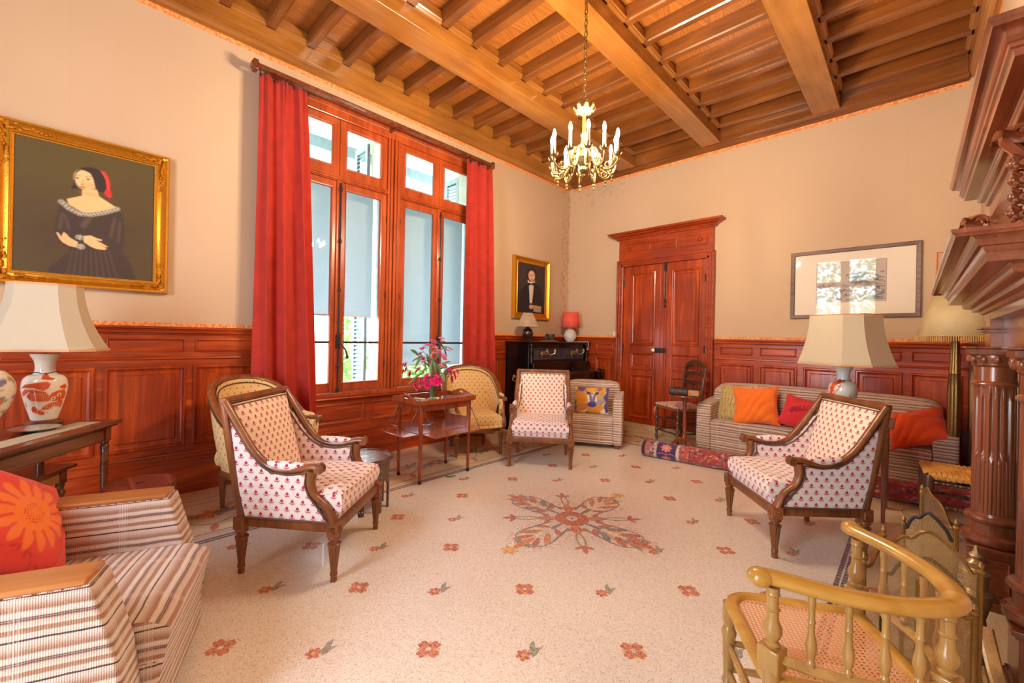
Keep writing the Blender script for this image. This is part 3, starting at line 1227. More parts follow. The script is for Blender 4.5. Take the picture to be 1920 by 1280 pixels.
def shutter(y, x0, x1, z0, z1, par):
    b = MB()
    t = .018
    b.box(x0, x0 + .05, y - t, y + t, z0, z1).box(x1 - .05, x1, y - t, y + t, z0, z1)
    b.box(x0 + .05, x1 - .05, y - t, y + t, z0, z0 + .07).box(x0 + .05, x1 - .05, y - t, y + t, z1 - .07, z1)
    b.box(x0 + .05, x1 - .05, y - t, y + t, (z0 + z1) / 2 - .03, (z0 + z1) / 2 + .03)
    o = b.build('shutter', M['bluegrey'], par, smooth=0)
    s = MB()
    z = z0 + .09
    while z < z1 - .09:
        s.add([(x0 + .05, y - .02, z), (x1 - .05, y - .02, z), (x1 - .05, y + .02, z + .035), (x0 + .05, y + .02, z + .035),
               (x0 + .05, y - .02, z + .008), (x1 - .05, y - .02, z + .008), (x1 - .05, y + .02, z + .043), (x0 + .05, y + .02, z + .043)],
              [(0, 1, 2, 3), (4, 7, 6, 5), (0, 4, 5, 1), (2, 6, 7, 3), (1, 5, 6, 2), (0, 3, 7, 4)])
        z += .048
    s.build('louvre', M['bluegrey'], o, smooth=0)


for y in (2.44, 2.66, 3.82):
    shutter(y, -4.93, -4.63, .66, 3.55, win)

# roller blinds outside the panes
bl = bpy.data.materials.new('white_blind_cloth')
bl.use_nodes = True
nt = bl.node_tree
nt.nodes.clear()
out = nt.nodes.new('ShaderNodeOutputMaterial')
d1, t1, mx1 = nt.nodes.new('ShaderNodeBsdfDiffuse'), nt.nodes.new('ShaderNodeBsdfTranslucent'), nt.nodes.new('ShaderNodeMixShader')
tc = nt.nodes.new('ShaderNodeTexCoord')
wv = nt.nodes.new('ShaderNodeTexWave')
wv.bands_direction = 'Z'
wv.inputs['Scale'].default_value = 14
wv.inputs['Distortion'].default_value = 2
nt.links.new(tc.outputs['Object'], wv.inputs[0])
cc = mixc(nt, NX(nt, wv.outputs[1]), (172, 184, 190), (182, 192, 198))
nt.links.new(cc, d1.inputs[0]); nt.links.new(cc, t1.inputs[0])
mx1.inputs[0].default_value = .6
nt.links.new(d1.outputs[0], mx1.inputs[1]); nt.links.new(t1.outputs[0], mx1.inputs[2])
nt.links.new(mx1.outputs[0], out.inputs[0])
M['blind'] = bl
for y0, y1, zb, lab in ((1.33, 2.435, 1.50, 'white roller blind half lowered outside the left pair of panes'),
                        (2.68, 3.775, .93, 'white roller blind lowered almost fully outside the right pair of panes')):
    t = thing('roller_blind', lab, 'blind', (-4.50, (y0 + y1) / 2, zb), group='roller blinds')
    w = (y1 - y0) / 2
    MB().box(-.0015, .0015, -w, w, 0, 3.0 - zb).build('blind_cloth', M['blind'], t, smooth=0)
    MB().box(-.008, .008, -w, w, 0, .012).build('bottom_bar', M['white'], t, smooth=0)
    MB().tube([(0, -w - .03, 3.0 - zb), (0, w + .03, 3.0 - zb)], .025, n=12).build('roller', M['white'], t)

# ------------------------------------------------------------------ outside: terrace with arcade and garden
ter = structure(MB().box(-60, -4.62, -40, 50, -.6, -.30).build('floor_terrace', plain('garden_gravel', (190, 184, 150), rough=.9), smooth=0))
b = MB()
# arcade wall at x=-7.2 with wide round arches
ya = -3.0
XA = -7.4
while ya < 12:
    n = 14
    prof = [(ya, 4.3), (ya, -.3), (ya + .25, -.3), (ya + .25, 2.5)]
    for i in range(n + 1):
        a = PI - PI * i / n
        prof.append((ya + 1.45 + 1.2 * math.cos(a), 2.55 + 1.05 * math.sin(a)))
    prof += [(ya + 2.65, 2.5), (ya + 2.65, -.3), (ya + 2.9, -.3), (ya + 2.9, 4.3)]
    # split in strips so that the ngon is safe
    top = 4.3
    for i in range(4, 4 + n):
        p, q = prof[i], prof[i + 1]
        b.prism([(p[0], p[1]), (q[0], q[1]), (q[0], top), (p[0], top)], XA, XA + .3, lambda u, v, a: (a, u, v))
    for u0_, u1_ in ((ya, ya + .25), (ya + 2.65, ya + 2.9)):
        b.box(XA, XA + .3, u0_, u1_, -.3, top)
    ya += 2.9
ar = structure(b.build('wall_arcade', M['render'], smooth=0))
MB().box(-7.1, -4.63, -3, 12, 3.95, 4.1).build('loggia_soffit', M['render'], ar, smooth=0)
MB().box(-5.9, -5.75, -3, 12, 3.8, 3.95).build('loggia_beam', M['bluegrey'], ar, smooth=0)

# white scrolled iron railing of the terrace
t = thing('iron_railing', 'white scrolled iron railing on the terrace seen through the left panes', 'railing', (-5.6, 1.6, .0))
b = MB()
b.tube([(0, -1.6, 1.35), (0, 3.2, 1.35)], .014).tube([(0, -1.6, .25), (0, 3.2, .25)], .014)
for i in range(13):
    y = -1.6 + i * .4
    b.tube([(0, y, -.3), (0, y, 1.35)], .010, n=6)
    if i < 12:
        for zc in (.55, 1.05):
            for sg in (1, -1):
                pts = [(0, y + .2 + sg * (.015 + .011 * k) * math.cos(k * .55), zc + sg * (.015 + .012 * k) * math.sin(k * .55)) for k in range(14)]
                b.tube(pts, .007, n=5)
b.build('ironwork', M['white'], t)


def tree(name, label, x, y, z0, h, r, seed, col, group='garden trees outside the window'):
    rnd = random.Random(seed)
    t = thing(name, label, 'tree' if h > 2 else 'bush', (x, y, z0), group=group)
    MB().tube([(0, 0, 0), (.05, .05, h * .35), (0, .1, h * .8)], lambda q: .12 * (1 - q * .7)).build('trunk', plain('bark', (110, 92, 76), rough=.9), t)
    b = MB()
    for i in range(1500):
        a, u, w = rnd.uniform(0, 2 * PI), rnd.uniform(-1, 1), rnd.random() ** .35
        q = math.sqrt(1 - u * u)
        c = Vector((r * w * q * math.cos(a), r * w * q * math.sin(a), h * .62 + r * .85 * w * u))
        d = Vector((rnd.uniform(-1, 1), rnd.uniform(-1, 1), rnd.uniform(-1, 1))).normalized()
        e = d.orthogonal().normalized()
        s = rnd.uniform(.07, .14)
        b.add([c - d * s, c + e * s * .45, c + d * s, c - e * s * .45], [(0, 1, 2, 3)])
    b.build('foliage', M[col], t, smooth=0)


M['leafgreen'] = plain('garden_leaves', (120, 160, 84), rough=.6)
M['leafpale'] = plain('pale_garden_leaves', (160, 186, 120), rough=.6)
tree('garden_tree', 'broad leafy tree seen beyond the arcade through the upper right panes', -12.0, 11.5, -.3, 6.2, 2.6, 1, 'leafpale')
tree('garden_tree', 'tall tree seen beyond the arcade through the upper left panes', -13.0, 5.0, -.3, 5.6, 2.3, 2, 'leafpale')
tree('garden_bush', 'low green bush seen under the right blind', -9.2, 6.6, -.3, 1.5, 1.0, 3, 'leafgreen')
tree('garden_bush', 'low green bush seen through the left panes beside the curtain', -9.0, 3.6, -.3, 1.9, 1.1, 4, 'leafgreen')

# ------------------------------------------------------------------ rear windows (behind the camera, reflected in the print)
for i, (x0, x1, z0, z1) in enumerate(REARW):
    b = MB()
    ya, yb = YR - .07, YR + .0
    b.box(x0, x0 + .06, ya, yb, z0, z1).box(x1 - .06, x1, ya, yb, z0, z1).box(x0, x1, ya, yb, z1 - .07, z1).box(x0, x1, ya, yb, z0, z0 + .07)
    mid = (x0 + x1) / 2
    b.box(mid - .09, mid + .09, ya, yb, z0, z1).box(x0, x1, ya, yb, 2.80, 2.93)
    o = structure(b.build('window_%d' % (i + 2), M['winwood'], smooth=0, bevel=.004))
    MB().box(x0 + .06, x1 - .06, YR - .045, YR - .042, z0, z1).build('pane', M['glass'], o, smooth=0)
tree('garden_tree', 'garden tree behind the camera mirrored in the glass of the print', -1.9, -9.5, -.3, 6.5, 2.6, 6, 'leafpale')

# ------------------------------------------------------------------ curtains and rod
def curtain(name, lab, yt0, yt1, yb0, yb1, zt, zb, nf, seed):
    rnd = random.Random(seed)
    ph = [rnd.uniform(0, 6.28) for _ in range(6)]
    c = (yb0 + yb1) / 2
    t = thing(name, lab, 'curtain', (-4.06, c, zb), group='red velvet curtains')

    def fn(u, v):
        k = 1 - v   # v 0 top? here v=1 top
        y0, y1 = yb0 + (yt0 - yb0) * v, yb1 + (yt1 - yb1) * v
        uu = u + .018 * math.sin(2 * PI * u * 2 + ph[0]) + .012 * k * math.sin(5 * u + ph[1])
        a = .022 + .026 * min(1, k * 2.2)
        w = 2 * PI * nf * uu + ph[2] + .5 * math.sin(v * 3 + ph[3])
        x = a * (math.sin(w) + .45 * math.sin(1.7 * w + ph[4] + 1.2 * v) * (1 - .3 * v)) + .010 * math.exp(-k * 9) * math.sin(uu * 62) + .004 * math.sin(v * 9 + u * 7)
        return (x, y0 + (y1 - y0) * uu + a * .35 * math.cos(w) - c, v * (zt - zb))
    MB().grid(150, 60, fn).build('curtain_cloth', M['curtain'], t, smooth=80, solid=.004)
    for i in range(7):
        y = yt0 + (yt1 - yt0) * (i / 6) - c
        MB().tube([(.0, y, zt - zb - .03), (.0, y, zt - zb + .012)], .005, n=6).build('curtain_hook', M['iron'], t)


curtain('curtain', 'long red velvet curtain left of the window behind the yellow tub chair', 1.125, 1.53, 1.11, 1.70, 3.54, .04, 3, 5)
curtain('curtain', 'long red velvet curtain right of the window behind the flowers', 3.45, 3.90, 3.40, 4.00, 3.54, .04, 3, 9)
t = thing('curtain_rod', 'long brown wooden curtain rod above the window', 'curtain rod', (-4.05, 2.48, 3.56))
MB().box(-.028, .028, -1.38, 1.39, -.0, .036).box(-.034, .034, -1.38, 1.39, .012, .024).build('rail', M['dark'], t, bevel=.004)
for y in (-1.40, 1.41):
    MB().box(-.04, .04, y - .02, y + .02, -.03, .055).box(-.03, .03, y - .03, y + .03, -.01, .04).build('end_block', M['dark'], t, bevel=.006)
for y in (-1.3, 0, 1.3):
    MB().box(-.178, -.02, y - .012, y + .012, .0, .03).build('bracket', M['dark'], t, bevel=.003)

# ------------------------------------------------------------------ door in the back wall
dr = structure(MB().box(-3.275, -3.175, YB - .055, YB, 0, 2.50).box(-1.975, -1.875, YB - .055, YB, 0, 2.50)
               .box(-3.175, -1.975, YB - .055, YB, 2.41, 2.50).build('door_1', M['mahog'], smooth=0, bevel=.006))
b = MB()
for o_, w_, h_ in ((0, .022, .018), (.035, .018, .008), (.066, .03, .014)):
    b.box(-3.275 + o_, -3.275 + o_ + w_, YB - .055 - h_, YB - .055, .10, 2.50 - o_)
    b.box(-1.875 - o_ - w_, -1.875 - o_, YB - .055 - h_, YB - .055, .10, 2.50 - o_)
    b.box(-3.275 + o_, -1.875 - o_, YB - .055 - h_, YB - .055, 2.50 - o_ - w_, 2.50 - o_)
b.build('casing_moulding', M['mahogx'], dr, smooth=0, bevel=.004)
# plinth blocks and stone threshold
MB().box(-3.285, -3.17, YB - .08, YB, 0, .12).box(-1.98, -1.865, YB - .08, YB, 0, .12).build('plinth_block', M['mahogx'], dr, bevel=.004)
MB().box(-3.17, -1.98, YB - .07, YB, 0, .085).build('threshold', plain('stone_threshold', (196, 168, 134), rough=.5), dr, bevel=.004)
# overdoor
MB().box(-3.255, -1.893, YB - .045, YB, 2.50, 2.815).build('overdoor', M['mahogx'], dr, smooth=0, bevel=.004)
mpD = lambda u, z, h: (u, YB - .045 - h, z)
for a, c, e, f in ((-3.19, -2.82, 2.585, 2.745), (-2.785, -2.375, 2.60, 2.725), (-2.34, -1.965, 2.585, 2.745)):
    st = [(0, 0), (0, .012), (.008, .014), (.018, .004), (.024, .002), (.044, .002), (.055, .012)] if a == -2.785 else [(0, 0), (0, .010), (.008, .010), (.016, .001)]
    MB().panel(a, c, e, f, st, mpD).build('overdoor_panel', M['mahogx'], dr, smooth=0)
for x in (-3.08, -2.07):
    b = MB().ball((x, YB - .055, 2.665), .022, sc=(1, .6, 1))
    for k in range(8):
        b.ball((x + .03 * math.cos(k * PI / 4), YB - .05, 2.665 + .03 * math.sin(k * PI / 4)), .013, n=6, m=5, sc=(1, .6, 1))
    b.build('carved_rosette', M['mahogx'], dr)
CN = [(0, 2.812), (.03, 2.812), (.03, 2.826), (.045, 2.832), (.05, 2.845), (.085, 2.858), (.095, 2.872), (.125, 2.880), (.135, 2.905), (0, 2.905)]
b = MB()
hw = .69
cx_ = (-3.257 - 1.891) / 2
vs, fs = [], []
for (h, z) in CN:
    vs += [(cx_ - .68 - h, YB, z), (cx_ - .68 - h, YB - .045 - h, z), (cx_ + .68 + h, YB - .045 - h, z), (cx_ + .68 + h, YB, z)]
for i in range(len(CN) - 1):
    for j in range(3):
        fs.append((4 * i + j, 4 * i + 1 + j, 4 * i + 5 + j, 4 * i + 4 + j))
b.add(vs, fs)
b.build('overdoor_cornice', M['mahogx'], dr, smooth=0)
# two leaves, three panels each
for k, (a, c, ps) in enumerate(((-3.170, -2.562, (-3.05, -2.672)), (-2.558, -1.980, (-2.44, -2.04)))):
    yb = YB - .03
    lf = MB().box(a, c, yb, yb + .028, .087, 2.408).build('door_leaf', M['mahog'], dr, smooth=0, bevel=.003)
    mp = lambda u, z, h, yb=yb: (u, yb - h, z)
    for (e, f) in ((.165, .80), (.875, 1.125), (1.235, 2.30)):
        MB().panel(ps[0], ps[1], e, f, [(0, 0), (0, .014), (.01, .018), (.02, .016), (.032, .004), (.040, .001), (.062, .001), (.075, .010)], mp).build('door_panel', M['mahog'], lf, smooth=0)
    for z in (.42, 1.2, 2.15):
        xx = a + .008 if k == 0 else c - .008
        MB().tube([(xx, yb - .01, z - .05), (xx, yb - .01, z + .05)], .009).build('hinge', M['iron'], lf)
MB().box(-2.625, -2.505, YB - .050, YB - .031, .095, 2.40).box(-2.60, -2.585, YB - .060, YB - .050, .10, 2.39).box(-2.545, -2.53, YB - .060, YB - .050, .10, 2.39) \
    .build('astragal', M['mahog'], dr, smooth=0, bevel=.004)
b = MB().box(-2.535, -2.505, YB - .075, YB - .05, 2.28, 2.40).tube([(-2.515, YB - .075, 2.30), (-2.515, YB - .075, 1.80)], .007)
b.ball((-2.515, YB - .075, 1.79), .018).ball((-2.515, YB - .075, 1.88), .014).box(-2.53, -2.50, YB - .07, YB - .05, 1.84, 1.86)
b.build('door_bolt', M['iron'], dr)
b = MB().box(-2.66, -2.50, YB - .068, YB - .05, 1.13, 1.20)
b.build('lock_case', M['iron'], dr, bevel=.003)
MB().tube([(-2.655, YB - .068, 1.168), (-2.655, YB - .10, 1.168)], .009).ball((-2.655, YB - .115, 1.168), .027, sc=(1, .85, 1)).build('door_knob', M['white'], dr)
t = thing('pull_cord', 'thin cord with a small wooden pull hanging beside the door casing', 'cord', (-3.225, YB - .082, 1.36))
MB().tube([(0, 0, 0), (.002, 0, -.4), (0, 0, -.86)], .0022, n=6).build('cord', M['dark'], t)
MB().lathe([(.004, -.93), (.012, -.915), (.010, -.89), (.004, -.86)], 12).build('cord_pull', M['winwood'], t)
MB().box(-.008, .008, -.004, .012, -.01, .02).build('cord_hook', M['iron'], t)
# switch on the wainscot cap beside the door
t = thing('light_switch', 'small white light switch on the panelling left of the door', 'switch', (-3.325, YB, 1.385))
MB().box(-.03, .03, -.012, 0, -.018, .045).build('plate', M['white'], t, bevel=.004)
MB().box(-.008, .008, -.020, -.012, .004, .026).build('rocker', M['white'], t, bevel=.002)
# ------------------------------------------------------------------ pictures
def gilt_frame(t, w, h, fw, dep, mat, corners=True):
    """frame in local x (width), z; hangs on y=0 plane, front to -Y"""
    mp = lambda u, v, hh: (u, -hh, v)
    b = MB().panel(-w / 2, w / 2, -h / 2, h / 2, [(0, 0), (0, dep * .55), (fw * .10, dep), (fw * .22, dep), (fw * .30, dep * .8), (fw * .55, dep * .45), (fw * .75, dep * .55),
                                                   (fw * .80, dep * .68), (fw * .88, dep * .68), (fw * .92, dep * .4), (fw, dep * .35)], mp)
    b.f.pop(); b.m.pop()
    o = b.build('frame', mat, t, smooth=50)
    if corners:
        rnd = random.Random(3)
        for sx in (-1, 1):
            for sz in (-1, 1):
                c = MB()
                for k in range(15):
                    for ax in (0, 1):
                        d = .02 + k * .019
                        x = w / 2 - (d if ax == 0 else fw * rnd.uniform(.25, .7))
                        z = h / 2 - (fw * rnd.uniform(.25, .7) if ax == 0 else d)
                        r = .015 * (1 - k / 22)
                        c.ball((sx * x, -dep * .62, sz * z), r, n=6, m=4, sc=(1.4 if ax == 0 else .9, .9, 1.4 if ax else .9))
                c.ball((sx * (w / 2 - fw * .3), -dep * .7, sz * (h / 2 - fw * .3)), .026, n=8, m=6, sc=(1, .8, 1))
                c.build('corner_ornament', mat, o)
    MB().box(-w / 2 + fw * .2, w / 2 - fw * .2, -.008, -.002, -h / 2 + fw * .2, h / 2 - fw * .2).build('backboard', M['dark'], t, smooth=0)
    return o


def canvas(t, w, h, nx, nz, y, name='canvas'):
    b = MB().grid(nx, nz, lambda u, v: ((u - .5) * w, y, (v - .5) * h))
    return b.build(name, M['paint'], t, smooth=0)


# lady: shapes are given in a close view of the painting and carried to the canvas
yc, zc, Wd, Hd = .098, 2.123, .887, 1.065
t = thing('portrait_painting', 'large oil portrait of a seated woman in a dark dress, gilt frame', 'painting', (XL + .001, yc, zc), rz=PI / 2)
gilt_frame(t, Wd, Hd, .092, .055, M['gilt'])
cv = canvas(t, .715, .895, 190, 236, -.020)
co = np.array([v.co[:] for v in cv.data.vertices])
cpt = lambda x, y: (lambda q: (q[0] - yc, q[1] - zc))(onx(60 + x / 5.818, 280 + y / 5.818, XL + .021))
pt = Paint(co[:, 0], co[:, 2], (84, 70, 30))
Q = lambda *a: [cpt(*p) for p in a]
k_ = cpt(600, 100)[0] - cpt(500, 100)[0]
sc_ = k_ / 100
E_ = lambda x, y, rx, ry, c, rot=0, soft=.3, al=1: pt.ell(*cpt(x, y), rx * sc_, ry * sc_ * .98, c, rot, soft, al)
pt.ell(0, -.1, .5, .35, (72, 50, 34), soft=1.2, al=.7)
pt.ell(-.1, .28, .35, .25, (96, 80, 34), soft=1.5, al=.5)
pt.poly(Q((300, 585), (262, 760), (235, 905), (300, 1010), (420, 1100), (180, 1290), (120, 1500), (1150, 1500), (1080, 1250), (980, 1120), (1010, 1000), (1005, 800), (980, 700), (930, 650), (640, 700), (480, 660)), (64, 48, 40), soft=.012)
pt.poly(Q((380, 540), (545, 505), (548, 440), (715, 440), (728, 510), (930, 640), (780, 690), (560, 690), (400, 600)), (236, 190, 130), soft=.008)
E_(630, 486, 84, 24, (206, 152, 100), al=.45, soft=1.4)
for a, c_, w_ in (((330, 700), (300, 860), 26), ((360, 720), (400, 860), 18), ((900, 760), (860, 950), 26), ((960, 800), (940, 1000), 18), ((620, 760), (560, 830), 60)):
    pt.line(Q(a, c_), w_ * sc_, (112, 90, 74), al=.5, soft=.02)
for k in range(9):
    x = 400 + k * 62
    pt.line(Q((x + (600 - x) * .2, 1110), (x - 20 + k * 6, 1400)), 16 * sc_, (104, 84, 66), al=.45, soft=.012)
pt.line(Q((320, 570), (400, 640), (520, 700), (640, 712), (780, 690), (930, 650)), 62 * sc_, (176, 168, 150))
for k in range(34):
    x = 320 + k * 18.5
    y = 570 + 145 * math.sin(min(1, (x - 300) / 330) * PI / 2) - max(0, x - 640) * .2
    E_(x, y + (12 if k % 2 else -12), 11, 7, (84, 76, 70), rot=k)
E_(572, 330, 112, 150, (238, 196, 140), rot=.1)
E_(610, 395, 85, 70, (232, 184, 128), soft=.6)
pt.poly(Q((462, 300), (455, 380), (425, 408), (445, 432), (500, 428), (478, 380), (466, 320), (480, 262), (530, 222), (572, 228), (640, 262), (672, 330), (694, 420), (722, 462), (775, 474),
          (812, 440), (810, 380), (790, 310), (755, 240), (700, 206), (620, 192), (540, 200), (484, 240)), (52, 38, 34), soft=.006)
pt.poly(Q((742, 232), (795, 240), (835, 300), (858, 380), (852, 430), (874, 510), (845, 538), (800, 500), (786, 470), (814, 430), (805, 330), (765, 262)), (206, 46, 44), soft=.006)
pt.line(Q((770, 250), (820, 340), (835, 450)), 12 * sc_, (236, 96, 84), al=.7)
for x, y in ((496, 316), (612, 330)):
    E_(x, y, 21, 9, (222, 190, 160)); E_(x, y, 10, 10, (44, 30, 26)); pt.line(Q((x - 24, y - 9), (x, y - 14), (x + 26, y - 6)), 7 * sc_, (84, 54, 40))
    pt.line(Q((x - 30, y - 30), (x, y - 40), (x + 34, y - 28)), 8 * sc_, (110, 76, 54), al=.8)
pt.line(Q((556, 330), (545, 372), (560, 386)), 9 * sc_, (186, 132, 92), al=.8)
E_(552, 384, 18, 6, (150, 90, 66)); E_(556, 410, 30, 9, (184, 84, 66)); E_(565, 432, 26, 8, (204, 152, 106), al=.7)
E_(640, 390, 30, 26, (232, 164, 116), al=.6, soft=.8)
pt.poly(Q((262, 905), (285, 905), (320, 950), (345, 898), (380, 925), (410, 960), (500, 1010), (492, 1072), (400, 1050), (330, 1010), (300, 975)), (234, 186, 130), soft=.005)
pt.poly(Q((555, 945), (640, 938), (700, 965), (765, 985), (760, 1000), (700, 990), (765, 1025), (828, 1062), (800, 1068), (740, 1040), (818, 1085), (790, 1096), (700, 1085), (640, 1060), (565, 1010)), (236, 190, 134), soft=.005)
for x, y, rx, ry in ((520, 958, 48, 44), (532, 1060, 48, 48)):
    E_(x, y, rx, ry, (172, 164, 146))
    for k in range(9):
        E_(x + rx * .7 * math.cos(k * 2.4), y + ry * .7 * math.sin(k * 2.4), 9, 7, (90, 80, 74))
pt.noise(.03, 4, .3)
setcol(cv, pt.C)

# young man
yc, zc, Wd, Hd = 4.925, 2.055, .84, .93
t = thing('portrait_painting', 'small portrait of a young man in a dark coat above the piano', 'painting', (XL + .001, yc, zc), rz=PI / 2)
gilt_frame(t, Wd, Hd, .105, .06, M['gilt'], corners=False)
cv = canvas(t, .65, .74, 120, 140, -.024)
co = np.array([v.co[:] for v in cv.data.vertices])
cpt = lambda x, y: (lambda q: (q[0] - yc, q[1] - zc))(onx(900 + x / 4, 440 + y / 4, XL + .025))
sc_ = abs(cpt(100, 300)[1] - cpt(100, 400)[1]) / 100
sx_ = abs(cpt(400, 300)[0] - cpt(350, 300)[0]) / 50
pt = Paint(co[:, 0], co[:, 2], (58, 46, 46))
E_ = lambda x, y, rx, ry, c, rot=0, soft=.3, al=1: pt.ell(*cpt(x, y), rx * sx_, ry * sc_, c, rot, soft, al)
pt.poly(Q((300, 420), (345, 370), (420, 370), (465, 420), (475, 620), (270, 600)), (30, 26, 28), soft=.02)
E_(388, 285, 38, 40, (40, 28, 24)); E_(360, 320, 12, 30, (40, 28, 24))
E_(388, 308, 24, 42, (226, 176, 138))
pt.poly(Q((356, 335), (372, 352), (404, 352), (412, 340), (408, 364), (362, 362)), (236, 228, 216), soft=.006)
pt.poly(Q((366, 372), (404, 372), (398, 440), (390, 514), (372, 512), (370, 440)), (206, 194, 176), soft=.006)
pt.poly(Q((362, 356), (384, 366), (408, 356), (408, 384), (384, 374), (364, 382)), (26, 22, 24), soft=.005)
for x in (379, 399): E_(x, 303, 6, 3.5, (60, 40, 34))
E_(389, 335, 9, 3, (176, 96, 80)); pt.line(Q((390, 305), (387, 322), (392, 324)), 3 * sx_, (180, 128, 98))
E_(384, 540, 16, 18, (214, 150, 118))
pt.poly(Q((398, 528), (460, 538), (456, 584), (402, 576)), (176, 146, 116), soft=.005)
pt.line(Q((400, 552), (456, 560)), 2 * sx_, (120, 92, 72))
setcol(cv, pt.C)

# the landscape print under glass
x0, x1, z0, z1 = -1.043, .046, 1.590, 2.350
xc, zc = (x0 + x1) / 2, (z0 + z1) / 2
t = thing('landscape_print', 'wide landscape print in a grey wooden frame over the sofa', 'picture', (xc, YB - .001, zc))
M['greyframe'] = wood('grey_brown_frame', (104, 76, 66), (148, 116, 100), rough=.5, grain='x', sc=1.5)
b = MB().panel(-(x1 - x0) / 2, (x1 - x0) / 2, -(z1 - z0) / 2, (z1 - z0) / 2, [(0, 0), (0, .026), (.006, .03), (.034, .026), (.040, .018), (.040, .010)], lambda u, v, h: (u, -h, v))
b.f.pop(); b.m.pop()
b.build('frame', M['greyframe'], t, smooth=0)
cv = canvas(t, x1 - x0 - .07, z1 - z0 - .07, 220, 150, -.008, name='print')
co = np.array([v.co[:] for v in cv.data.vertices])
pt = Paint(co[:, 0], co[:, 2], (240, 226, 206))
a0, b0, a1, b1 = -.80 - xc, 1.762 - zc, -.212 - xc, 2.205 - zc
R4 = [(a0, b0), (a1, b0), (a1, b1), (a0, b1)]
pt.poly(R4, (196, 180, 166))
rnd = np.random.RandomState(5)
ins = (pt.X > a0 + .01) & (pt.X < a1 - .01) & (pt.Y > b0 + .02) & (pt.Y < b1 - .01)
C0 = pt.C.copy()
for k in range(420):
    cx_ = rnd.uniform(a0, a1)
    f = (cx_ - a0) / (a1 - a0)
    hor = b0 + .16 + .05 * math.sin(f * 5 + .5) + (.10 if .55 < f < .8 else 0)
    cy_ = b0 + (hor - b0) * rnd.rand() ** .7
    v = rnd.choice([96, 120, 150, 176, 200])
    pt.ell(cx_, cy_, rnd.uniform(.008, .03), rnd.uniform(.004, .012), (v, v - 6, v - 8), rnd.uniform(-.5, .5), .5, .6)
for k in range(160):
    q = rnd.rand()
    cx_, cy_ = a0 + (.62 + .13 * rnd.randn() * .5) * (a1 - a0), b0 + .27 + rnd.randn() * .035
    if q > .6: cx_, cy_ = a0 + (.90 + .05 * rnd.randn()) * (a1 - a0), b0 + .17 + rnd.randn() * .07
    v = rnd.choice([84, 104, 128])
    pt.ell(cx_, cy_, rnd.uniform(.006, .02), rnd.uniform(.004, .010), (v, v, v + 8), rnd.uniform(-.5, .5), .5, .7)
pt.C = np.where(ins[:, None], pt.C, C0)
pt.line(R4 + [R4[0]], .004, (130, 116, 104), al=.8)
pt.noise(.012, 9, .1)
setcol(cv, pt.C)
MB().box(-(x1 - x0) / 2 + .036, (x1 - x0) / 2 - .036, -.0135, -.0115, -(z1 - z0) / 2 + .036, (z1 - z0) / 2 - .036).build('picture_glass', M['glass'], t, smooth=0)

# small framed picture almost hidden by the mantel
t = thing('small_picture', 'small pink edged picture half hidden behind the mantel shelf', 'picture', (.275, YB - .001, 2.06))
gilt_frame(t, .26, .32, .025, .02, plain('salmon_frame', (224, 150, 110), rough=.5), corners=False)
MB().box(-.11, .11, -.010, -.009, -.14, .14).build('print', M['shade'], t, smooth=0)

# ------------------------------------------------------------------ chandelier
CHX, CHY = -1.738, 2.588
t = thing('chandelier', 'gilt bronze chandelier with twelve lit candle bulbs under the beams', 'chandelier', (CHX, CHY, 2.45))
M['ormolu'] = plain('gilt_bronze', (136, 112, 66), rough=.38, bump=.6, bscale=120, metal=.75)
bm_ = bpy.data.materials.new('lit_bulb')
bm_.use_nodes = True
nt = bm_.node_tree
nt.nodes.clear()
o_ = nt.nodes.new('ShaderNodeOutputMaterial')
e_ = nt.nodes.new('ShaderNodeEmission')
e_.inputs[0].default_value = (1.0, .79, .54, 1)
e_.inputs[1].default_value = BULB
nt.links.new(e_.outputs[0], o_.inputs[0])
Z0 = 2.45
b = MB()
for i, z in enumerate(np.arange(3.045 - Z0, 4.139 - Z0, .042)):
    pts = []
    for k in range(10):
        a = 2 * PI * k / 10
        pts.append((.011 * math.cos(a), 0, z + .028 * math.sin(a)) if i % 2 else (0, .011 * math.cos(a), z + .028 * math.sin(a)))
    b.tube(pts, .0035, n=5, closed=True)
b.build('chain', M['ormolu'], t)
# leafy crown
b = MB()
b.lathe([(.012, 3.02 - Z0), (.030, 3.0 - Z0), (.050, 2.985 - Z0), (.056, 2.962 - Z0), (.034, 2.945 - Z0), (.02, 2.93 - Z0)][::-1], 20)
for k in range(8):
    a = k * PI / 4
    c, s = math.cos(a), math.sin(a)
    b.tube([(c * .035, s * .035, 2.955 - Z0), (c * .062, s * .062, 2.955 - Z0), (c * .078, s * .078, 2.975 - Z0), (c * .074, s * .074, 2.995 - Z0)], lambda q: .016 * (1 - .6 * q), n=6, flat=(1.3, .5))
b.build('crown', M['ormolu'], t)
b = MB().lathe([(.0, .04), (.018, .055), (.030, .075), (.022, .10), (.045, .13), (.062, .16), (.050, .20), (.028, .225), (.034, .25), (.020, .275), (.016, .31), (.024, .33), (.013, .35), (.012, .47), (.017, .50)], 20)
for k in range(12):
    a = 2 * PI * k / 12
    b.ball((.055 * math.cos(a), .055 * math.sin(a), .165), .014, n=6, m=5)
b.ball((0, 0, .035), .016)
b.build('stem', M['ormolu'], t)
bulbs = []
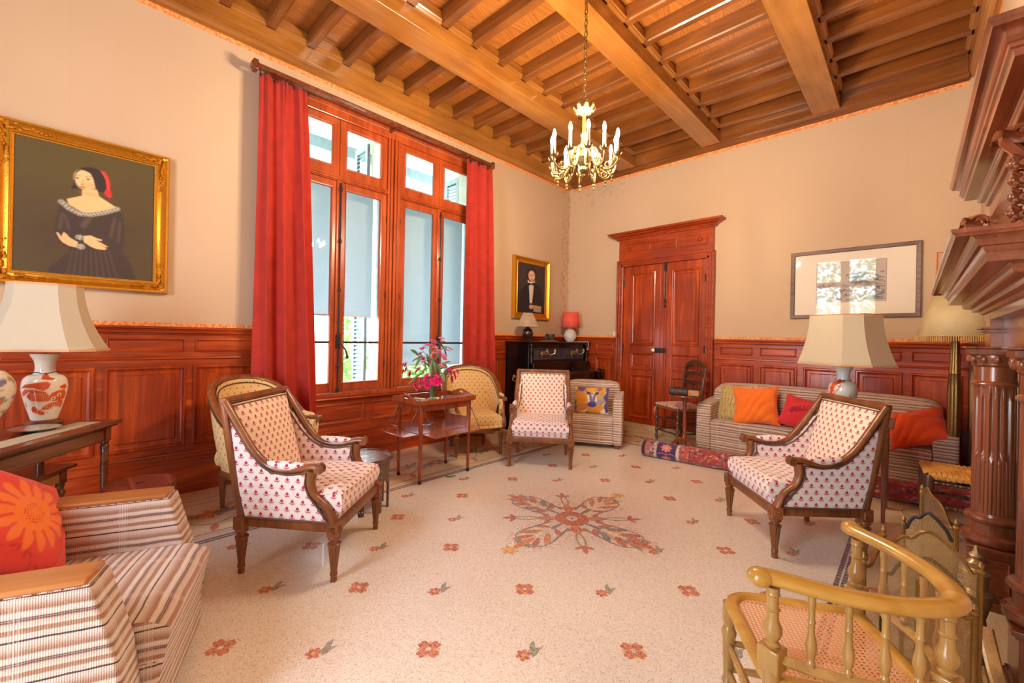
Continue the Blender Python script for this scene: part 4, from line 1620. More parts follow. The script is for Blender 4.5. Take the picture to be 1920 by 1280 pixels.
for k in range(12):
    a = 2 * PI * (k + .35) / 12
    c, s = math.cos(a), math.sin(a)
    R = .252 if k % 2 == 0 else .228
    dz = 0 if k % 2 == 0 else .012
    f = lambda r, z: (c * r, s * r, z)
    P2 = catmull([f(.03, .20), f(.07, .225), f(.10, .19), f(.11, .12), f(.15, .06), f(.205, .05), f(R, .09), f(R + .004, .135 + dz)], 4)
    b = MB().tube(P2, lambda q: .0095 - .003 * q, n=6)
    # scrolls and leaves on the arm
    for (cr, cz, r0, sg) in ((.10, .155, .026, 1), (.185, .085, .030, -1)):
        pts = [f(cr + r0 * (1 - i / 16) * math.cos(sg * i * .62), cz + r0 * (1 - i / 16) * math.sin(sg * i * .62)) for i in range(13)]
        b.tube(pts, .0055, n=5)
    b.ball(f(.205, .028), .012, n=6, m=5).ball(f(.205, .004), .007, n=6, m=5, sc=(1, 1, 2.2)).ball(f(.13, .082), .013, n=6, m=5)
    arm = b.build('arm', M['ormolu'], t)
    L_ = MB()
    for q in range(6):
        a2 = q * PI / 3
        L_.tube([(c * R, s * R, .125 + dz), (c * R + .018 * math.cos(a2), s * R + .018 * math.sin(a2), .132 + dz), (c * R + .030 * math.cos(a2), s * R + .030 * math.sin(a2), .150 + dz)],
                lambda w: .011 * (1 - .5 * w), n=5, flat=(1.2, .4))
    L_.lathe([(.008, .13), (.017, .14), (.011, .155), (.0125, .17)], 10, Matrix.Translation((c * R, s * R, dz)))
    L_.build('drip_pan', M['ormolu'], arm)
    MB().lathe([(.0105, .165), (.0105, .25)], 10, Matrix.Translation((c * R, s * R, dz))).build('candle_sleeve', M['shade'], arm)
    MB().lathe([(.004, .25), (.010, .262), (.0125, .277), (.009, .297), (.003, .315)], 8, Matrix.Translation((c * R, s * R, dz))).build('bulb', bm_, arm)
# ------------------------------------------------------------------ upholstered armchairs
def fluted_leg(z1, r1, r0, n=48):
    b = MB()
    fl = lambda a, j, z: 1 - .18 * max(0, math.cos(8 * a)) if .05 < z < z1 * .78 else 1
    zz = [0, .03, .032, .045, .05] + [.06 + (z1 * .76 - .06) * i / 6 for i in range(7)]
    pr = [(r0, 0), (r0 * .95, .03), (r0 * 1.15, .034), (r0 * 1.15, .044), (r0, .05)]
    for i in range(7):
        t = i / 6
        pr.append((r0 + (r1 - r0) * t, .06 + (z1 * .76 - .06) * t))
    pr += [(r1 * 1.12, z1 * .785), (r1 * 1.12, z1 * .82), (r1 * .72, z1 * .85), (r1 * .70, z1 * .88), (r1 * 1.1, z1 * .92), (r1 * 1.1, z1 * .97), (r1 * .9, z1)]
    return b.lathe(pr, n, flute=fl)


def cushion(w, d, h, nx=26, ny=22, puff=.35, crown=.02, seed=0, sag=0):
    """soft box cushion, origin at bottom centre"""
    rnd = random.Random(seed)
    ph = [rnd.uniform(0, 6) for _ in range(4)]
    vs, fs = [], []

    def sup(u, e=5.0):
        return max(0.0, 1 - abs(u) ** e) ** (1 / e)

    def top(u, v, s):
        x, y = u * w / 2, v * d / 2
        ed = min(sup(u, 9), sup(v, 9))
        k = sup(u, 6) * sup(v, 6)
        z = h / 2 * (.72 + .28 * k) if s > 0 else -h / 2 * (.8 + .2 * k)
        if s > 0:
            z += crown * (1 - u * u) * (1 - v * v) + .003 * math.sin(u * 9 + ph[0]) * math.sin(v * 7 + ph[1]) - sag * math.exp(-((u - .1) ** 2 + (v + .5) ** 2) * 6)
        return (x, y, z + h / 2)
    b = MB()
    b.grid(nx, ny, lambda a, c: top(a * 2 - 1, c * 2 - 1, 1))
    b.grid(nx, ny, lambda a, c: top(1 - a * 2, c * 2 - 1, -1))
    # side band bulging outward
    ring = []
    for i in range(4 * nx):
        q = i / nx
        k, f = int(q), q - int(q)
        u, v = [(f * 2 - 1, -1), (1, f * 2 - 1), (1 - f * 2, 1), (-1, 1 - f * 2)][k]
        ring.append((u, v))
    n = len(ring)
    vs = []
    for j in range(5):
        t = j / 4
        o = 1 + .035 * math.sin(PI * t)
        for (u, v) in ring:
            z0 = top(u, v, -1)[2]
            z1 = top(u, v, 1)[2]
            vs.append((u * w / 2 * o, v * d / 2 * o, z0 + (z1 - z0) * t))
    fs = [(j * n + i, j * n + (i + 1) % n, (j + 1) * n + (i + 1) % n, (j + 1) * n + i) for j in range(4) for i in range(n)]
    b.add(vs, fs)
    return b


def make_bergere(label):
    t = thing('armchair', label, 'armchair', group='square backed armchairs in tulip print')
    X0, X1, yf, yr = -.285, .285, -.265, .265
    for x, y in ((-.307, yf), (.307, yf), (-.275, yr), (.275, yr)):
        fluted_leg(.245, .030, .017).build('leg', M['chair'], t, loc=(x, y, 0))
    # seat rail with corner blocks
    for x, y in ((-.307, yf), (.307, yf), (-.275, yr), (.275, yr)):
        b = MB()
        b.box(x - .030, x + .030, y - .030, y + .030, .243, .312)
        sx = 1 if x > 0 else -1
        b.panel(y - .022, y + .022, .255, .300, [(0, 0), (.004, .004), (.009, .001)], lambda u, v, h, x=x, sx=sx: (x + sx * (.030 + h), u, v))
        if y < 0:
            b.panel(x - .022, x + .022, .255, .300, [(0, 0), (.004, .004), (.009, .001)], lambda u, v, h, y=y: (u, y - .030 - h, v))
            for k in range(6):
                b.ball((x + sx * .034, y + .011 * math.cos(k * PI / 3), .277 + .011 * math.sin(k * PI / 3)), .006, n=6, m=4)
                b.ball((x + .011 * math.cos(k * PI / 3), y - .034, .277 + .011 * math.sin(k * PI / 3)), .006, n=6, m=4)
        b.build('corner_block', M['chair'], t, smooth=50)
    rail = [(0, .252), (.020, .252), (.025, .262), (.021, .275), (.025, .290), (.018, .303), (0, .303)]
    b = MB()
    b.prism(rail, -.28, .28, lambda u, v, a: (a, yf - u + .005, v))
    b.prism(rail, -.25, .25, lambda u, v, a: (a, yr + u - .01, v))
    for s in (-1, 1):
        b.prism(rail, yf + .028, yr - .028, lambda u, v, a, s=s: (s * (.30 - .032 * (a - yf) / (yr - yf) + u * .9 - .012), a, v))
    b.build('seat_rail', M['chair'], t, smooth=50)
    # deck under the cushion
    MB().box(-.285, .285, yf + .0, yr, .30, .345).build('seat_deck', M['tulip'], t, uv=True, bevel=.012, seg=3)
    cushion(.555, .50, .125, crown=.022, sag=.02, seed=4).build('seat_cushion', M['tulip'], t, loc=(0, -.035, .338), uv=True, smooth=70)
    c = MB()
    for zz in (.375, .445):
        pts = []
        for i in range(48):
            a = 2 * PI * i / 48
            e = 6
            cx, sy = math.cos(a), math.sin(a)
            r = (abs(cx) ** e + abs(sy) ** e) ** (-1 / e)
            pts.append((.283 * r * cx, -.035 + .255 * r * sy, zz))
        c.tube(pts, .004, n=5, closed=True)
    c.build('piping', M['tulips'], t)
    for s in (-1, 1):
        xo = lambda y: s * (.307 - .032 * (y - yf) / (yr - yf))
        # arm rail rising into the back, one continuous wood sweep
        P2 = catmull([(xo(-.16), -.165, .594), (xo(-.12), -.12, .592), (xo(-.03), -.03, .572), (xo(.05), .05, .572), (xo(.12), .125, .597), (s * .290, .195, .665), (s * .287, .265, .765), (s * .285, .330, .865), (s * .285, .368, .925)], 6)
        arm = MB().tube(P2, .026, n=12, flat=(.85, .72)).build('arm_rail', M['chair'], t)
        # S-shaped support from the front block
        S2 = catmull([(xo(yf), yf + .005, .305), (xo(yf), yf + .022, .345), (xo(-.2), -.212, .395), (xo(-.15), -.152, .445), (xo(-.12), -.128, .505), (xo(-.12), -.135, .575)], 6)
        MB().tube(S2, lambda q: .034 - .010 * math.sin(PI * min(1, q * 1.1)), n=12, flat=(.72, .95)).build('arm_support', M['chair'], t)
        # scroll at the hand
        sc = MB()
        pts = []
        for i in range(26):
            a = .25 * i
            r = .028 * (1 - i / 34)
            pts.append((0, -.172 - r * math.sin(a) * 1.0, .585 + r * math.cos(a)))
        for dx in (-.014, .014):
            sc.tube([(xo(-.17) + dx, p[1], p[2]) for p in pts], .0075, n=6)
        sc.tube([(xo(-.17) - .020, -.172, .585), (xo(-.17) + .020, -.172, .585)], .023, n=16)
        sc.build('scroll', M['chair'], arm)
        # pad
        pd = MB()
        pd.grid(16, 12, lambda u, v: (xo(0) + .024 * math.cos(2 * PI * u) * math.sin(PI * v) ** .5, -.105 + .235 * v, .588 + (.030 * max(-.4, math.sin(2 * PI * u))) * math.sin(PI * v) ** .55 + (.020 * max(0, v - .7) + .012 * (abs(v - .45) * 2) ** 2)), closeu=True)
        pd.build('arm_pad', M['tulip'], t, uv=True, smooth=80)
        # padded side panel
        side = [(yf + .030, .308), (yr - .02, .308), (.30, .50), (.335, .70), (.352, .84), (.300, .775), (.225, .665), (.150, .588), (.095, .558), (0, .548), (-.105, .562), (-.100, .50), (-.125, .44), (-.175, .385), (-.205, .345)]
        b = MB()
        b.prism(side, 0, .045, lambda u, v, a, s=s: (xo(u) - s * (a - .012), u, v))
        b.build('side_panel', M['tulip'], t, uv=True, bevel=.008, seg=3)
        tr = MB()
        loop = [(xo(u) + s * .014, u, v) for u, v in side]
        tr.tube(loop, .0058, n=6, closed=True)
        tr.tube([(xo(u) - s * .036, u, v) for u, v in side], .0055, n=6, closed=True)
        tr.build('nail_trim', M['nail'], t)
        # rear stile
        MB().tube([(s * .275, yr + .004, .31), (s * .279, .305, .50), (s * .283, .343, .72), (s * .285, .376, .93)], .021, n=10, flat=(1, .9)).build('rear_stile', M['chair'], t)
    # back: top rail, pads
    b = MB()
    b.box(-.298, .298, .355, .396, .908, .945).box(-.29, .29, .350, .400, .920, .934)
    b.build('top_rail', M['chair'], t, bevel=.008, seg=3)
    # front face of the back, slightly crowned, leaning
    def back(off, crown):
        def f(u, v):
            z = .42 + .485 * v
            y = .222 + (.352 - .222) * v
            k = (1 - (2 * u - 1) ** 4) * (1 - (2 * v - 1) ** 6)
            return ((u - .5) * .515, y - off - crown * k, z)
        return f
    MB().grid(22, 22, back(.0, .030)).build('back_pad', M['tulips'], t, uv=True, smooth=80, solid=.012)
    MB().grid(12, 16, lambda u, v: ((u - .5) * .535, .285 + .100 * v, .31 + .60 * v)).build('back_panel', M['tulips'], t, uv=True, solid=.01)
    tr = MB()
    tr.tube([(-.262, .218, .44), (-.262, .338, .900), (.262, .338, .900), (.262, .218, .44)], .005, n=6)
    tr.build('nail_trim', M['nail'], t)
    return t


def put(o, x, y, fx, fy):
    o.location = (x, y, 0)
    o.rotation_euler = (0, 0, face_dir(fx, fy))


A1 = make_bergere('square backed armchair in tulip print nearest the left sofa corner')
A2 = dup(A1, (0, 0, 0), 0, 'square backed armchair in tulip print before the black piano')
A3 = dup(A1, (0, 0, 0), 0, 'square backed armchair in tulip print in front of the right lamp')
n_ = lambda v: Vector(v).normalized()
for o, fl, fr_ in ((A1, (-2.597, 1.458), (-2.169, 1.001)), (A2, (-2.438, 3.521), (-2.946, 3.143)), (A3, (-.618, 2.984), (-.95, 3.51))):
    a, c = Vector(fl), Vector(fr_)
    w = (c - a).normalized()       # from the sitter's left front leg to the right one
    f = Vector((w.y, -w.x))
    if o is A1: f = n_((.757, .653))
    elif o is A2: f = n_((.60, -.80))
    else: f = n_((-.775, -.633))
    m_ = (a + c) / 2 - f * .265
    put(o, m_.x, m_.y, f.x, f.y)


def make_tub(label):
    t = thing('tub_chair', label, 'armchair', group='round backed yellow armchairs')
    def ring(th, rx, ryf, ryb, y0=0):
        # th -pi..pi, 0 = back
        x = rx * math.sin(th)
        y = y0 + (ryb if math.cos(th) > 0 else ryf) * math.cos(th)
        return x, y
    # seat rail D
    b = MB()
    pts = []
    for i in range(40):
        th = -PI + 2 * PI * i / 40
        e = 2.6
        cx, sy = math.sin(th), math.cos(th)
        r = (abs(cx) ** e + abs(sy) ** e) ** (-1 / e)
        pts.append((.285 * r * cx, .27 * r * sy, .285))
    b.tube(pts, .032, n=10, closed=True, flat=(.75, 1.0))
    b.build('seat_rail', M['chair'], t)
    for x, y in ((-.255, -.235), (.255, -.235), (-.20, .235), (.20, .235)):
        fluted_leg(.265, .027, .015, 24).build('leg', M['chair'], t, loc=(x, y, 0))
    # top rail curve
    key = [(-.315, -.155, .615), (-.325, -.06, .615), (-.335, .04, .660), (-.330, .14, .755), (-.285, .255, .865), (-.18, .335, .925), (0, .365, .945), (.18, .335, .925), (.285, .255, .865), (.330, .14, .755), (.335, .04, .660), (.325, -.06, .615), (.315, -.155, .615)]
    P2 = catmull(key, 6)
    MB().tube(P2, .024, n=10, flat=(1.1, .8)).build('top_rail', M['chair'], t)
    n = len(P2)

    def low(k):
        u = k / (n - 1)
        th = -PI * .86 + 2 * PI * .86 * u
        e = 2.6
        cx, sy = math.sin(th), math.cos(th)
        r = (abs(cx) ** e + abs(sy) ** e) ** (-1 / e)
        # spread so that both ends begin at the arm supports
        return Vector((.283 * r * cx, .268 * r * sy, .30))

    def shell(off):
        def f(u, v):
            k = u * (n - 1)
            i = min(int(k), n - 2)
            q = P2[i].lerp(P2[i + 1], k - i)
            l = low(k)
            p = l.lerp(q, v)
            bow = math.sin(PI * v)
            c = Vector((0, -.02, 0))
            d = Vector((p.x, p.y - .0, 0))
            if d.length > 1e-5: d.normalize()
            p = p - d * (off - .012 * bow * (1 if off <= 0 else -1))
            return (p.x, p.y, p.z - (.012 if v > .9 else 0))
        return f
    MB().grid(n, 14, shell(-.014)).build('outer_cover', M['yellow'], t, uv=True, smooth=80)
    MB().grid(n, 14, shell(.030)).build('inner_cover', M['yellow'], t, uv=True, smooth=80)
    for s in (-1, 1):
        S2 = catmull([(s * .285, -.235, .300), (s * .290, -.225, .37), (s * .300, -.165, .45), (s * .312, -.130, .53), (s * .315, -.150, .605)], 6)
        a = MB().tube(S2, lambda q: .030 - .008 * q, n=10, flat=(.8, 1)).build('arm_support', M['chair'], t)
        MB().tube([(s * .315 - .022, -.170, .603), (s * .315 + .022, -.170, .603)], .026, n=14).build('scroll', M['chair'], a)
        pd = MB().grid(12, 10, lambda u, v: (s * .324 + .024 * math.cos(2 * PI * u) * math.sin(PI * v) ** .5, -.125 + .16 * v, .632 + .022 * math.sin(2 * PI * u) * math.sin(PI * v) ** .5 + .03 * max(0, v - .5)), closeu=True)
        pd.build('arm_pad', M['yellow'], t, uv=True, smooth=80)
        # closing strip between the covers at the front
        MB().prism([(0, .30), (.045, .30), (.045, .60), (0, .60)], -.19, -.15, lambda u, v, a2, s=s: (s * (.305 - u) + 0, a2 + .03, v)).build('arm_front', M['yellow'], t, uv=True, bevel=.008)
    tr = MB()
    for off in (.034, -.020):
        f = shell(off)
        tr.tube([Vector(f(i / 50, .955)) for i in range(51)], .005, n=5)
    tr.build('nail_trim', M['nail'], t)
    cushion(.50, .50, .13, crown=.03, seed=8).build('seat_cushion', M['yellow'], t, loc=(0, -.01, .315), uv=True, smooth=70)
    MB().tube([(-.25, -.262, .318), (-.1, -.290, .318), (.1, -.290, .318), (.25, -.262, .318)], .018, n=8).build('front_edge', M['yellow'], t, uv=True)
    return t


T1 = make_tub('yellow round backed tub chair beneath the left curtain')
T2 = dup(T1, (0, 0, 0), 0, 'yellow round backed tub chair beside the flower table')
put(T1, -3.54, 1.10, .90, .43)
put(T2, -3.63, 3.27, .90, -.43)


# ------------------------------------------------------------------ tweed sofas
def cushion_pillow(w, h, th, nx=40, ny=40, seed=1, ear=.05, wr=.006):
    rnd = random.Random(seed)
    ph = [rnd.uniform(0, 6.28) for _ in range(8)]

    def f(s):
        def g(a, c):
            u, v = a * 2 - 1, c * 2 - 1
            e = max(0, (1 - abs(u) ** 2.6)) ** .5 * max(0, (1 - abs(v) ** 2.6)) ** .5
            k = 1 - ear * (math.cos(PI * u / 2) * 1.2 * abs(v) ** 3)
            k2 = 1 - ear * (math.cos(PI * v / 2) * 1.2 * abs(u) ** 3)
            z = s * th / 2 * e
            z += s * wr * e * (math.sin(3.1 * u + 2.3 * v + 1.4 * math.sin(2.2 * v + ph[3]) + ph[0]) + abs(math.sin(4.3 * u - 5.1 * v + 1.8 * math.sin(3 * u + ph[4]) + ph[1])) * 1.1 + math.sin(11 * v * (1 + .3 * u) + 5 * u + ph[2]) * .25)
            return (u * w / 2 * k2, v * h / 2 * k, z)
        return g
    b = MB()
    b.grid(nx, ny, f(1))
    b.grid(nx, ny, lambda a, c: f(-1)(1 - a, c))
    return b


def pillow(name, label, mat, w, h, th, pos, rot, seed=1, paint=None, group=None, base=(200, 60, 50), wr=.006, n=40, ear=.05):
    t = thing(name, label, 'cushion', pos, group=group)
    t.rotation_euler = rot
    b = cushion_pillow(w, h, th, n, n, seed, ear=ear, wr=wr)
    o = b.build('cushion_cover', mat, t, smooth=80, uv=(mat is M['tweed']))
    if paint:
        co = np.array([v.co[:] for v in o.data.vertices])
        p = Paint(co[:, 0] / w, co[:, 1] / h, base)
        paint(p)
        setcol(o, p.C)
    # seam round the edge
    s = MB()
    g = []
    for i in range(64):
        q = i / 16
        k, f = int(q), q - int(q)
        u, v = [(f * 2 - 1, -1), (1, f * 2 - 1), (1 - f * 2, 1), (-1, 1 - f * 2)][k]
        kk = 1 - ear * (math.cos(PI * u / 2) * 1.2 * abs(v) ** 3)
        k2 = 1 - ear * (math.cos(PI * v / 2) * 1.2 * abs(u) ** 3)
        g.append((u * w / 2 * k2, v * h / 2 * kk, 0))
    s.tube(g, .003, n=5, closed=True)
    so = s.build('seam', mat, t, uv=(mat is M['tweed']))
    if paint:
        setcol(so, np.tile(np.array(lin(base)), (len(so.data.vertices), 1)))
    return t


def tweed_seat(name, label, cat, width, depth, armw, seat_h, arm_h, back_h, pos, rz, slope=.10, plates=False, group=None, nb=1, foot=.05, rz_off=0):
    """front at local -Y"""
    t = thing(name, label, cat, pos, rz, group)
    w2 = width / 2
    yf, yb = -depth / 2, depth / 2
    # base block with front face
    MB().box(-w2 + armw - .0, w2 - armw + .0, yf + .03, yb - .12, foot, seat_h - .13).build('base', M['tweed'], t, uv=True, bevel=.012, seg=3)
    sw = (width - 2 * armw) / nb
    for i in range(nb):
        b = MB()
        x0 = -w2 + armw + i * sw
        # seat cushion, thick, front face slants inward toward the floor
        b.grid(30, 24, lambda u, v: (x0 + .004 + (sw - .008) * u, yf - .0 + (depth - .16) * v, seat_h + .022 * math.sin(PI * u) * math.sin(PI * min(1, v * 1.2)) - .035 * max(0, .10 - v) / .10))
        b.grid(30, 10, lambda u, v: (x0 + .004 + (sw - .008) * u, yf + .055 * (1 - v) - .006 * math.sin(PI * v) * math.sin(PI * u), foot + .02 + (seat_h - .035 - foot - .02) * v))
        b.grid(24, 10, lambda u, v: (x0 + .004, yf + (depth - .16) * u + .055 * (1 - v) * (1 - u), foot + .02 + (seat_h - foot - .02 - .035 * max(0, .10 - u) / .10) * v))
        b.grid(24, 10, lambda u, v: (x0 + sw - .004, yf + (depth - .16) * u + .055 * (1 - v) * (1 - u), foot + .02 + (seat_h - foot - .02 - .035 * max(0, .10 - u) / .10) * v))
        b.build('seat_cushion', M['tweed'], t, uv=True, smooth=60)
    for s in (-1, 1):
        b = MB()
        xa, xb = (w2 - armw, w2) if s > 0 else (-w2, -w2 + armw)
        tp = .012
        side = [(yf + .075, foot), (yf + .070, foot + (arm_h - foot) * .3), (yf + .09, foot + (arm_h - foot) * .6), (yf + slope, arm_h - .0), (yb - .05, arm_h), (yb, foot)]
        if not plates:
            side = [(yf + .03, foot), (yf, foot + .12), (yf + .01, arm_h - .05), (yf + .045, arm_h), (yb - .05, arm_h + .035), (yb, foot)]
        b.prism(side, xa, xb, lambda u, v, a: (a, u, v))
        b.build('arm', M['tweed'], t, uv=True, bevel=.022 if not plates else .012, seg=4)
        if plates:
            MB().box(xa + .004, xb - .004, yf + slope + .01, yb - .06, arm_h - .004, arm_h + .016).build('armrest_plate', M['arm'], t, bevel=.008, seg=3)
    # back
    b = MB()
    bt = .20

    def bk(u, v):
        x = (u - .5) * (width - 2 * armw + .10)
        roll = .02 * math.sin(PI * u)
        e = abs(2 * u - 1)
        drop = .10 * max(0, e - .80) / .20
        return x, roll, drop * drop * 8 * .10
    N = 44
    prof = [(yb - bt - .055, seat_h - .02), (yb - bt - .045, seat_h + .10), (yb - bt - .03, back_h - .10), (yb - bt - .0, back_h - .03), (yb - bt * .6, back_h), (yb - bt * .25, back_h - .015), (yb - .03, back_h - .08), (yb, foot)]
    PP = catmull([Vector((0, p[0], p[1])) for p in prof], 4)

    def bf(u, v):
        k = v * (len(PP) - 1)
        i = min(int(k), len(PP) - 2)
        q = PP[i].lerp(PP[i + 1], k - i)
        e = abs(2 * u - 1)
        r = max(0, (e - .90) / .10)
        hgt = (q.z - seat_h) / (back_h - seat_h)
        return ((u - .5) * (width - (armw * 2 - .08) * (1 if plates else .72)) , q.y + .0 * r, q.z - (.055 * r * r + .03 * e ** 4) * max(0, hgt))
    b.grid(N, len(PP), bf)
    for sgn in (0, 1):
        ring_ = [bf(sgn, i / (len(PP) - 1)) for i in range(len(PP))]
        b.add(ring_, [tuple(range(len(ring_)))])
    b.build('back', M['tweed'], t, uv=True, smooth=50)
    for sx in (-1, 1):
        for yy in (yf + .10, yb - .08):
            MB().box(sx * (w2 - .06) - .03, sx * (w2 - .06) + .03, yy - .03, yy + .03, 0, foot + .01).build('foot', M['dark'], t, bevel=.004)
    return t
def pose(fx, fy, lean=70, tilt=0):
    return (Matrix.Rotation(face_dir(fx, fy), 3, 'Z') @ Matrix.Rotation(math.radians(lean), 3, 'X') @ Matrix.Rotation(math.radians(tilt), 3, 'Z')).to_euler()


# ------------------------------------------------------------------ tweed seats and their cushions
f1 = n_((.375, .927))
tweed_seat('tweed_armchair', 'striped tweed armchair with wooden armrests at the lower left corner', 'armchair', .80, .84, .125, .40, .60, .72, (-2.085, -.045, 0), face_dir(f1.x, f1.y),
           slope=.15, plates=True, group='striped tweed seats')
f2 = n_((.45, -.893))
tweed_seat('tweed_armchair', 'striped tweed armchair with a patchwork cushion beside the piano', 'armchair', .78, .70, .11, .37, .60, .77, (-2.944, 4.68, 0), face_dir(f2.x, f2.y),
           slope=.0, group='striped tweed seats')
SO = tweed_seat('tweed_sofa', 'long striped tweed sofa below the landscape print', 'sofa', 2.15, .59, .16, .385, .575, .815, (-.785, 5.545, 0), 0, group='striped tweed seats', foot=.03)


def paint_flower(p):
    p.ell(0, 0, .6, .6, (222, 58, 48), soft=2)
    for k in range(14):
        a = k * 2 * PI / 14
        p.ell(.235 * math.cos(a), .235 * math.sin(a), .105, .042, (240, 120, 36), a, .25)
        p.ell(.215 * math.cos(a + .2), .215 * math.sin(a + .2), .07, .012, (214, 70, 44), a + .3, .4)
    p.ell(0, 0, .165, .165, (240, 124, 38), soft=.1)
    for i in range(-5, 6):
        for j in range(-5, 6):
            if i * i + j * j < 20:
                p.ell(i * .022, j * .022, .007, .007, (206, 50, 40))
    for k in range(40):
        a = k * 2.4
        r = .40 + .07 * math.sin(k * 3.3)
        p.ell(r * math.cos(a), r * math.sin(a), .035, .008, (186, 34, 38), a * 1.7, .4, .8)


def paint_damask(p):
    for k in range(60):
        t = k / 60
        x, y = -.30 + .62 * t, .16 * math.sin(3.2 * t - .3) + .02
        for s in (1, -1):
            p.ell(x + .02 * math.sin(k), y + s * (.05 + .03 * math.sin(k * 1.7)), .035, .013, (146, 18, 44), s * (1.0 + .5 * math.sin(k)) + .3, .3, .9)
    p.line([(-.34, -.06), (-.1, .1), (.15, .12), (.36, -.05)], .014, (146, 18, 44))
    for k in range(26):
        a = k * 2.4
        p.ell(.12 + .11 * math.cos(a) * (k / 26), -.30 + .09 * math.sin(a) * (k / 26), .03, .012, (150, 20, 44), a, .3, .9)
    p.ell(.1, .25, .35, .1, (232, 78, 50), .2, 1.2, .4)


def paint_bull(p):
    """abstract patchwork in ochre, grey and violet round a horned head"""
    cols = [(196, 130, 48), (214, 160, 70), (168, 104, 44), (206, 186, 160), (150, 140, 150), (226, 212, 190), (90, 84, 150), (200, 148, 60), (176, 150, 120), (86, 56, 40)]
    rnd = random.Random(12)
    for k in range(60):
        x, y = rnd.uniform(-.5, .5), rnd.uniform(-.5, .5)
        a, r = rnd.uniform(0, 3), rnd.uniform(.06, .15)
        p.poly([(x + r * math.cos(a + q * PI / 2 + rnd.uniform(-.4, .4)) * 1.2, y + r * math.sin(a + q * PI / 2) * 1.3) for q in range(4)], cols[k % 9], soft=.01)
    p.ell(-.30, .05, .17, .26, (204, 138, 46), .2, .2); p.ell(-.24, -.28, .16, .12, (196, 122, 40), .3, .2); p.ell(.12, -.28, .2, .12, (206, 136, 44), -.2, .2)
    p.poly([(.40, .5), (.5, .5), (.5, -.4), (.42, -.45), (.36, -.2), (.44, -.05), (.34, .1), (.42, .25)], (78, 72, 150), soft=.01)
    p.poly([(-.06, .22), (.14, .22), (.10, -.18), (-.02, -.18)], (120, 108, 140), soft=.01)
    p.poly([(-.14, .30), (-.02, .26), (-.04, .18), (-.12, .20)], (64, 56, 110), soft=.01); p.poly([(.22, .30), (.10, .26), (.12, .18), (.20, .20)], (64, 56, 110), soft=.01)
    p.poly([(.0, .20), (.08, .20), (.04, .02)], (196, 190, 196), soft=.01)
    p.ell(.04, -.17, .12, .10, (62, 60, 140), 0, .15)
    p.ell(-.46, -.1, .05, .08, (80, 50, 36), 0, .2)


def paint_yellowleaf(p):
    for k in range(9):
        x = -.42 + k * .105
        p.line([(x, -.5), (x + .03 * math.sin(k), -.1), (x - .02, .2), (x + .02, .5)], .012, (112, 104, 52))
        for j in range(6):
            p.ell(x + .03 * (-1) ** j, -.42 + j * .16, .028, .012, (150, 140, 70), .8 * (-1) ** j, .3, .8)


def paint_plain(p):
    p.noise(.02, 3, .2)


pillow('cushion', 'red cushion with a big orange flower in the foreground armchair', M['cloth'], .42, .42, .14, (-2.30, -.135, .60), pose(f1.x * .9 + .1, f1.y, 62, -38), 3, paint_flower, 'red and orange cushions', (226, 62, 52), n=90)
pillow('cushion', 'patchwork cushion in ochre and violet beside the piano armchair arm', M['cloth'], .43, .34, .12, (-2.87, 4.55, .545), pose(f2.x, f2.y, 74, 0), 5, paint_bull, None, (206, 150, 70), n=90)
pillow('cushion', 'yellow green cushion with dark stripes behind the orange one', M['cloth'], .44, .44, .15, (-1.50, 5.53, .585), pose(-.35, -1, 72, 4), 7, paint_yellowleaf, 'cushions on the long sofa', (206, 178, 112), n=60)
pillow('cushion', 'plain orange cushion standing at the left of the long sofa', M['cloth'], .46, .44, .16, (-1.27, 5.40, .595), pose(.05, -1, 70, 6), 9, paint_plain, 'cushions on the long sofa', (246, 118, 22), wr=.015, n=70, ear=.10)
pillow('cushion', 'crimson damask cushion in the middle of the long sofa', M['cloth'], .44, .34, .13, (-.80, 5.40, .555), pose(.1, -1, 66, -14), 11, paint_damask, 'cushions on the long sofa', (214, 40, 50), n=90)
pillow('cushion', 'orange red cushion slumped at the right arm of the long sofa', M['cloth'], .44, .40, .15, (.03, 5.40, .555), pose(-.25, -1, 48, 24), 13, paint_plain, 'cushions on the long sofa', (240, 84, 26), wr=.015, n=70, ear=.10)

# ------------------------------------------------------------------ tea table with tray top
TX, TY = -3.27, 2.45
t = thing('tea_table', 'mahogany tea table with tray top and folding flaps', 'table', (TX, TY, 0))
lx, ly = .172, .278
for x, y in ((-lx, -ly), (lx, -ly), (-lx, ly), (lx, ly)):
    MB().frustum((x, y, 0), .019, .019, (x, y, .69), .032, .032).build('leg', M['teak'], t, bevel=.002)
    MB().box(x - .011, x + .011, y - .011, y + .011, 0, .03).build('brass_foot', M['iron'], t)
MB().box(-lx, lx, -ly - .010, -ly + .008, .635, .692).box(-lx, lx, ly - .008, ly + .010, .635, .692).box(-lx - .010, -lx + .008, -ly, ly, .635, .692).box(lx - .008, lx + .010, -ly, ly, .635, .692) \
    .build('apron', M['teak'], t, bevel=.002)
tray = MB().box(-lx - .045, lx + .045, -ly - .045, ly + .045, .692, .704).build('tray', M['teak'], t, bevel=.003)
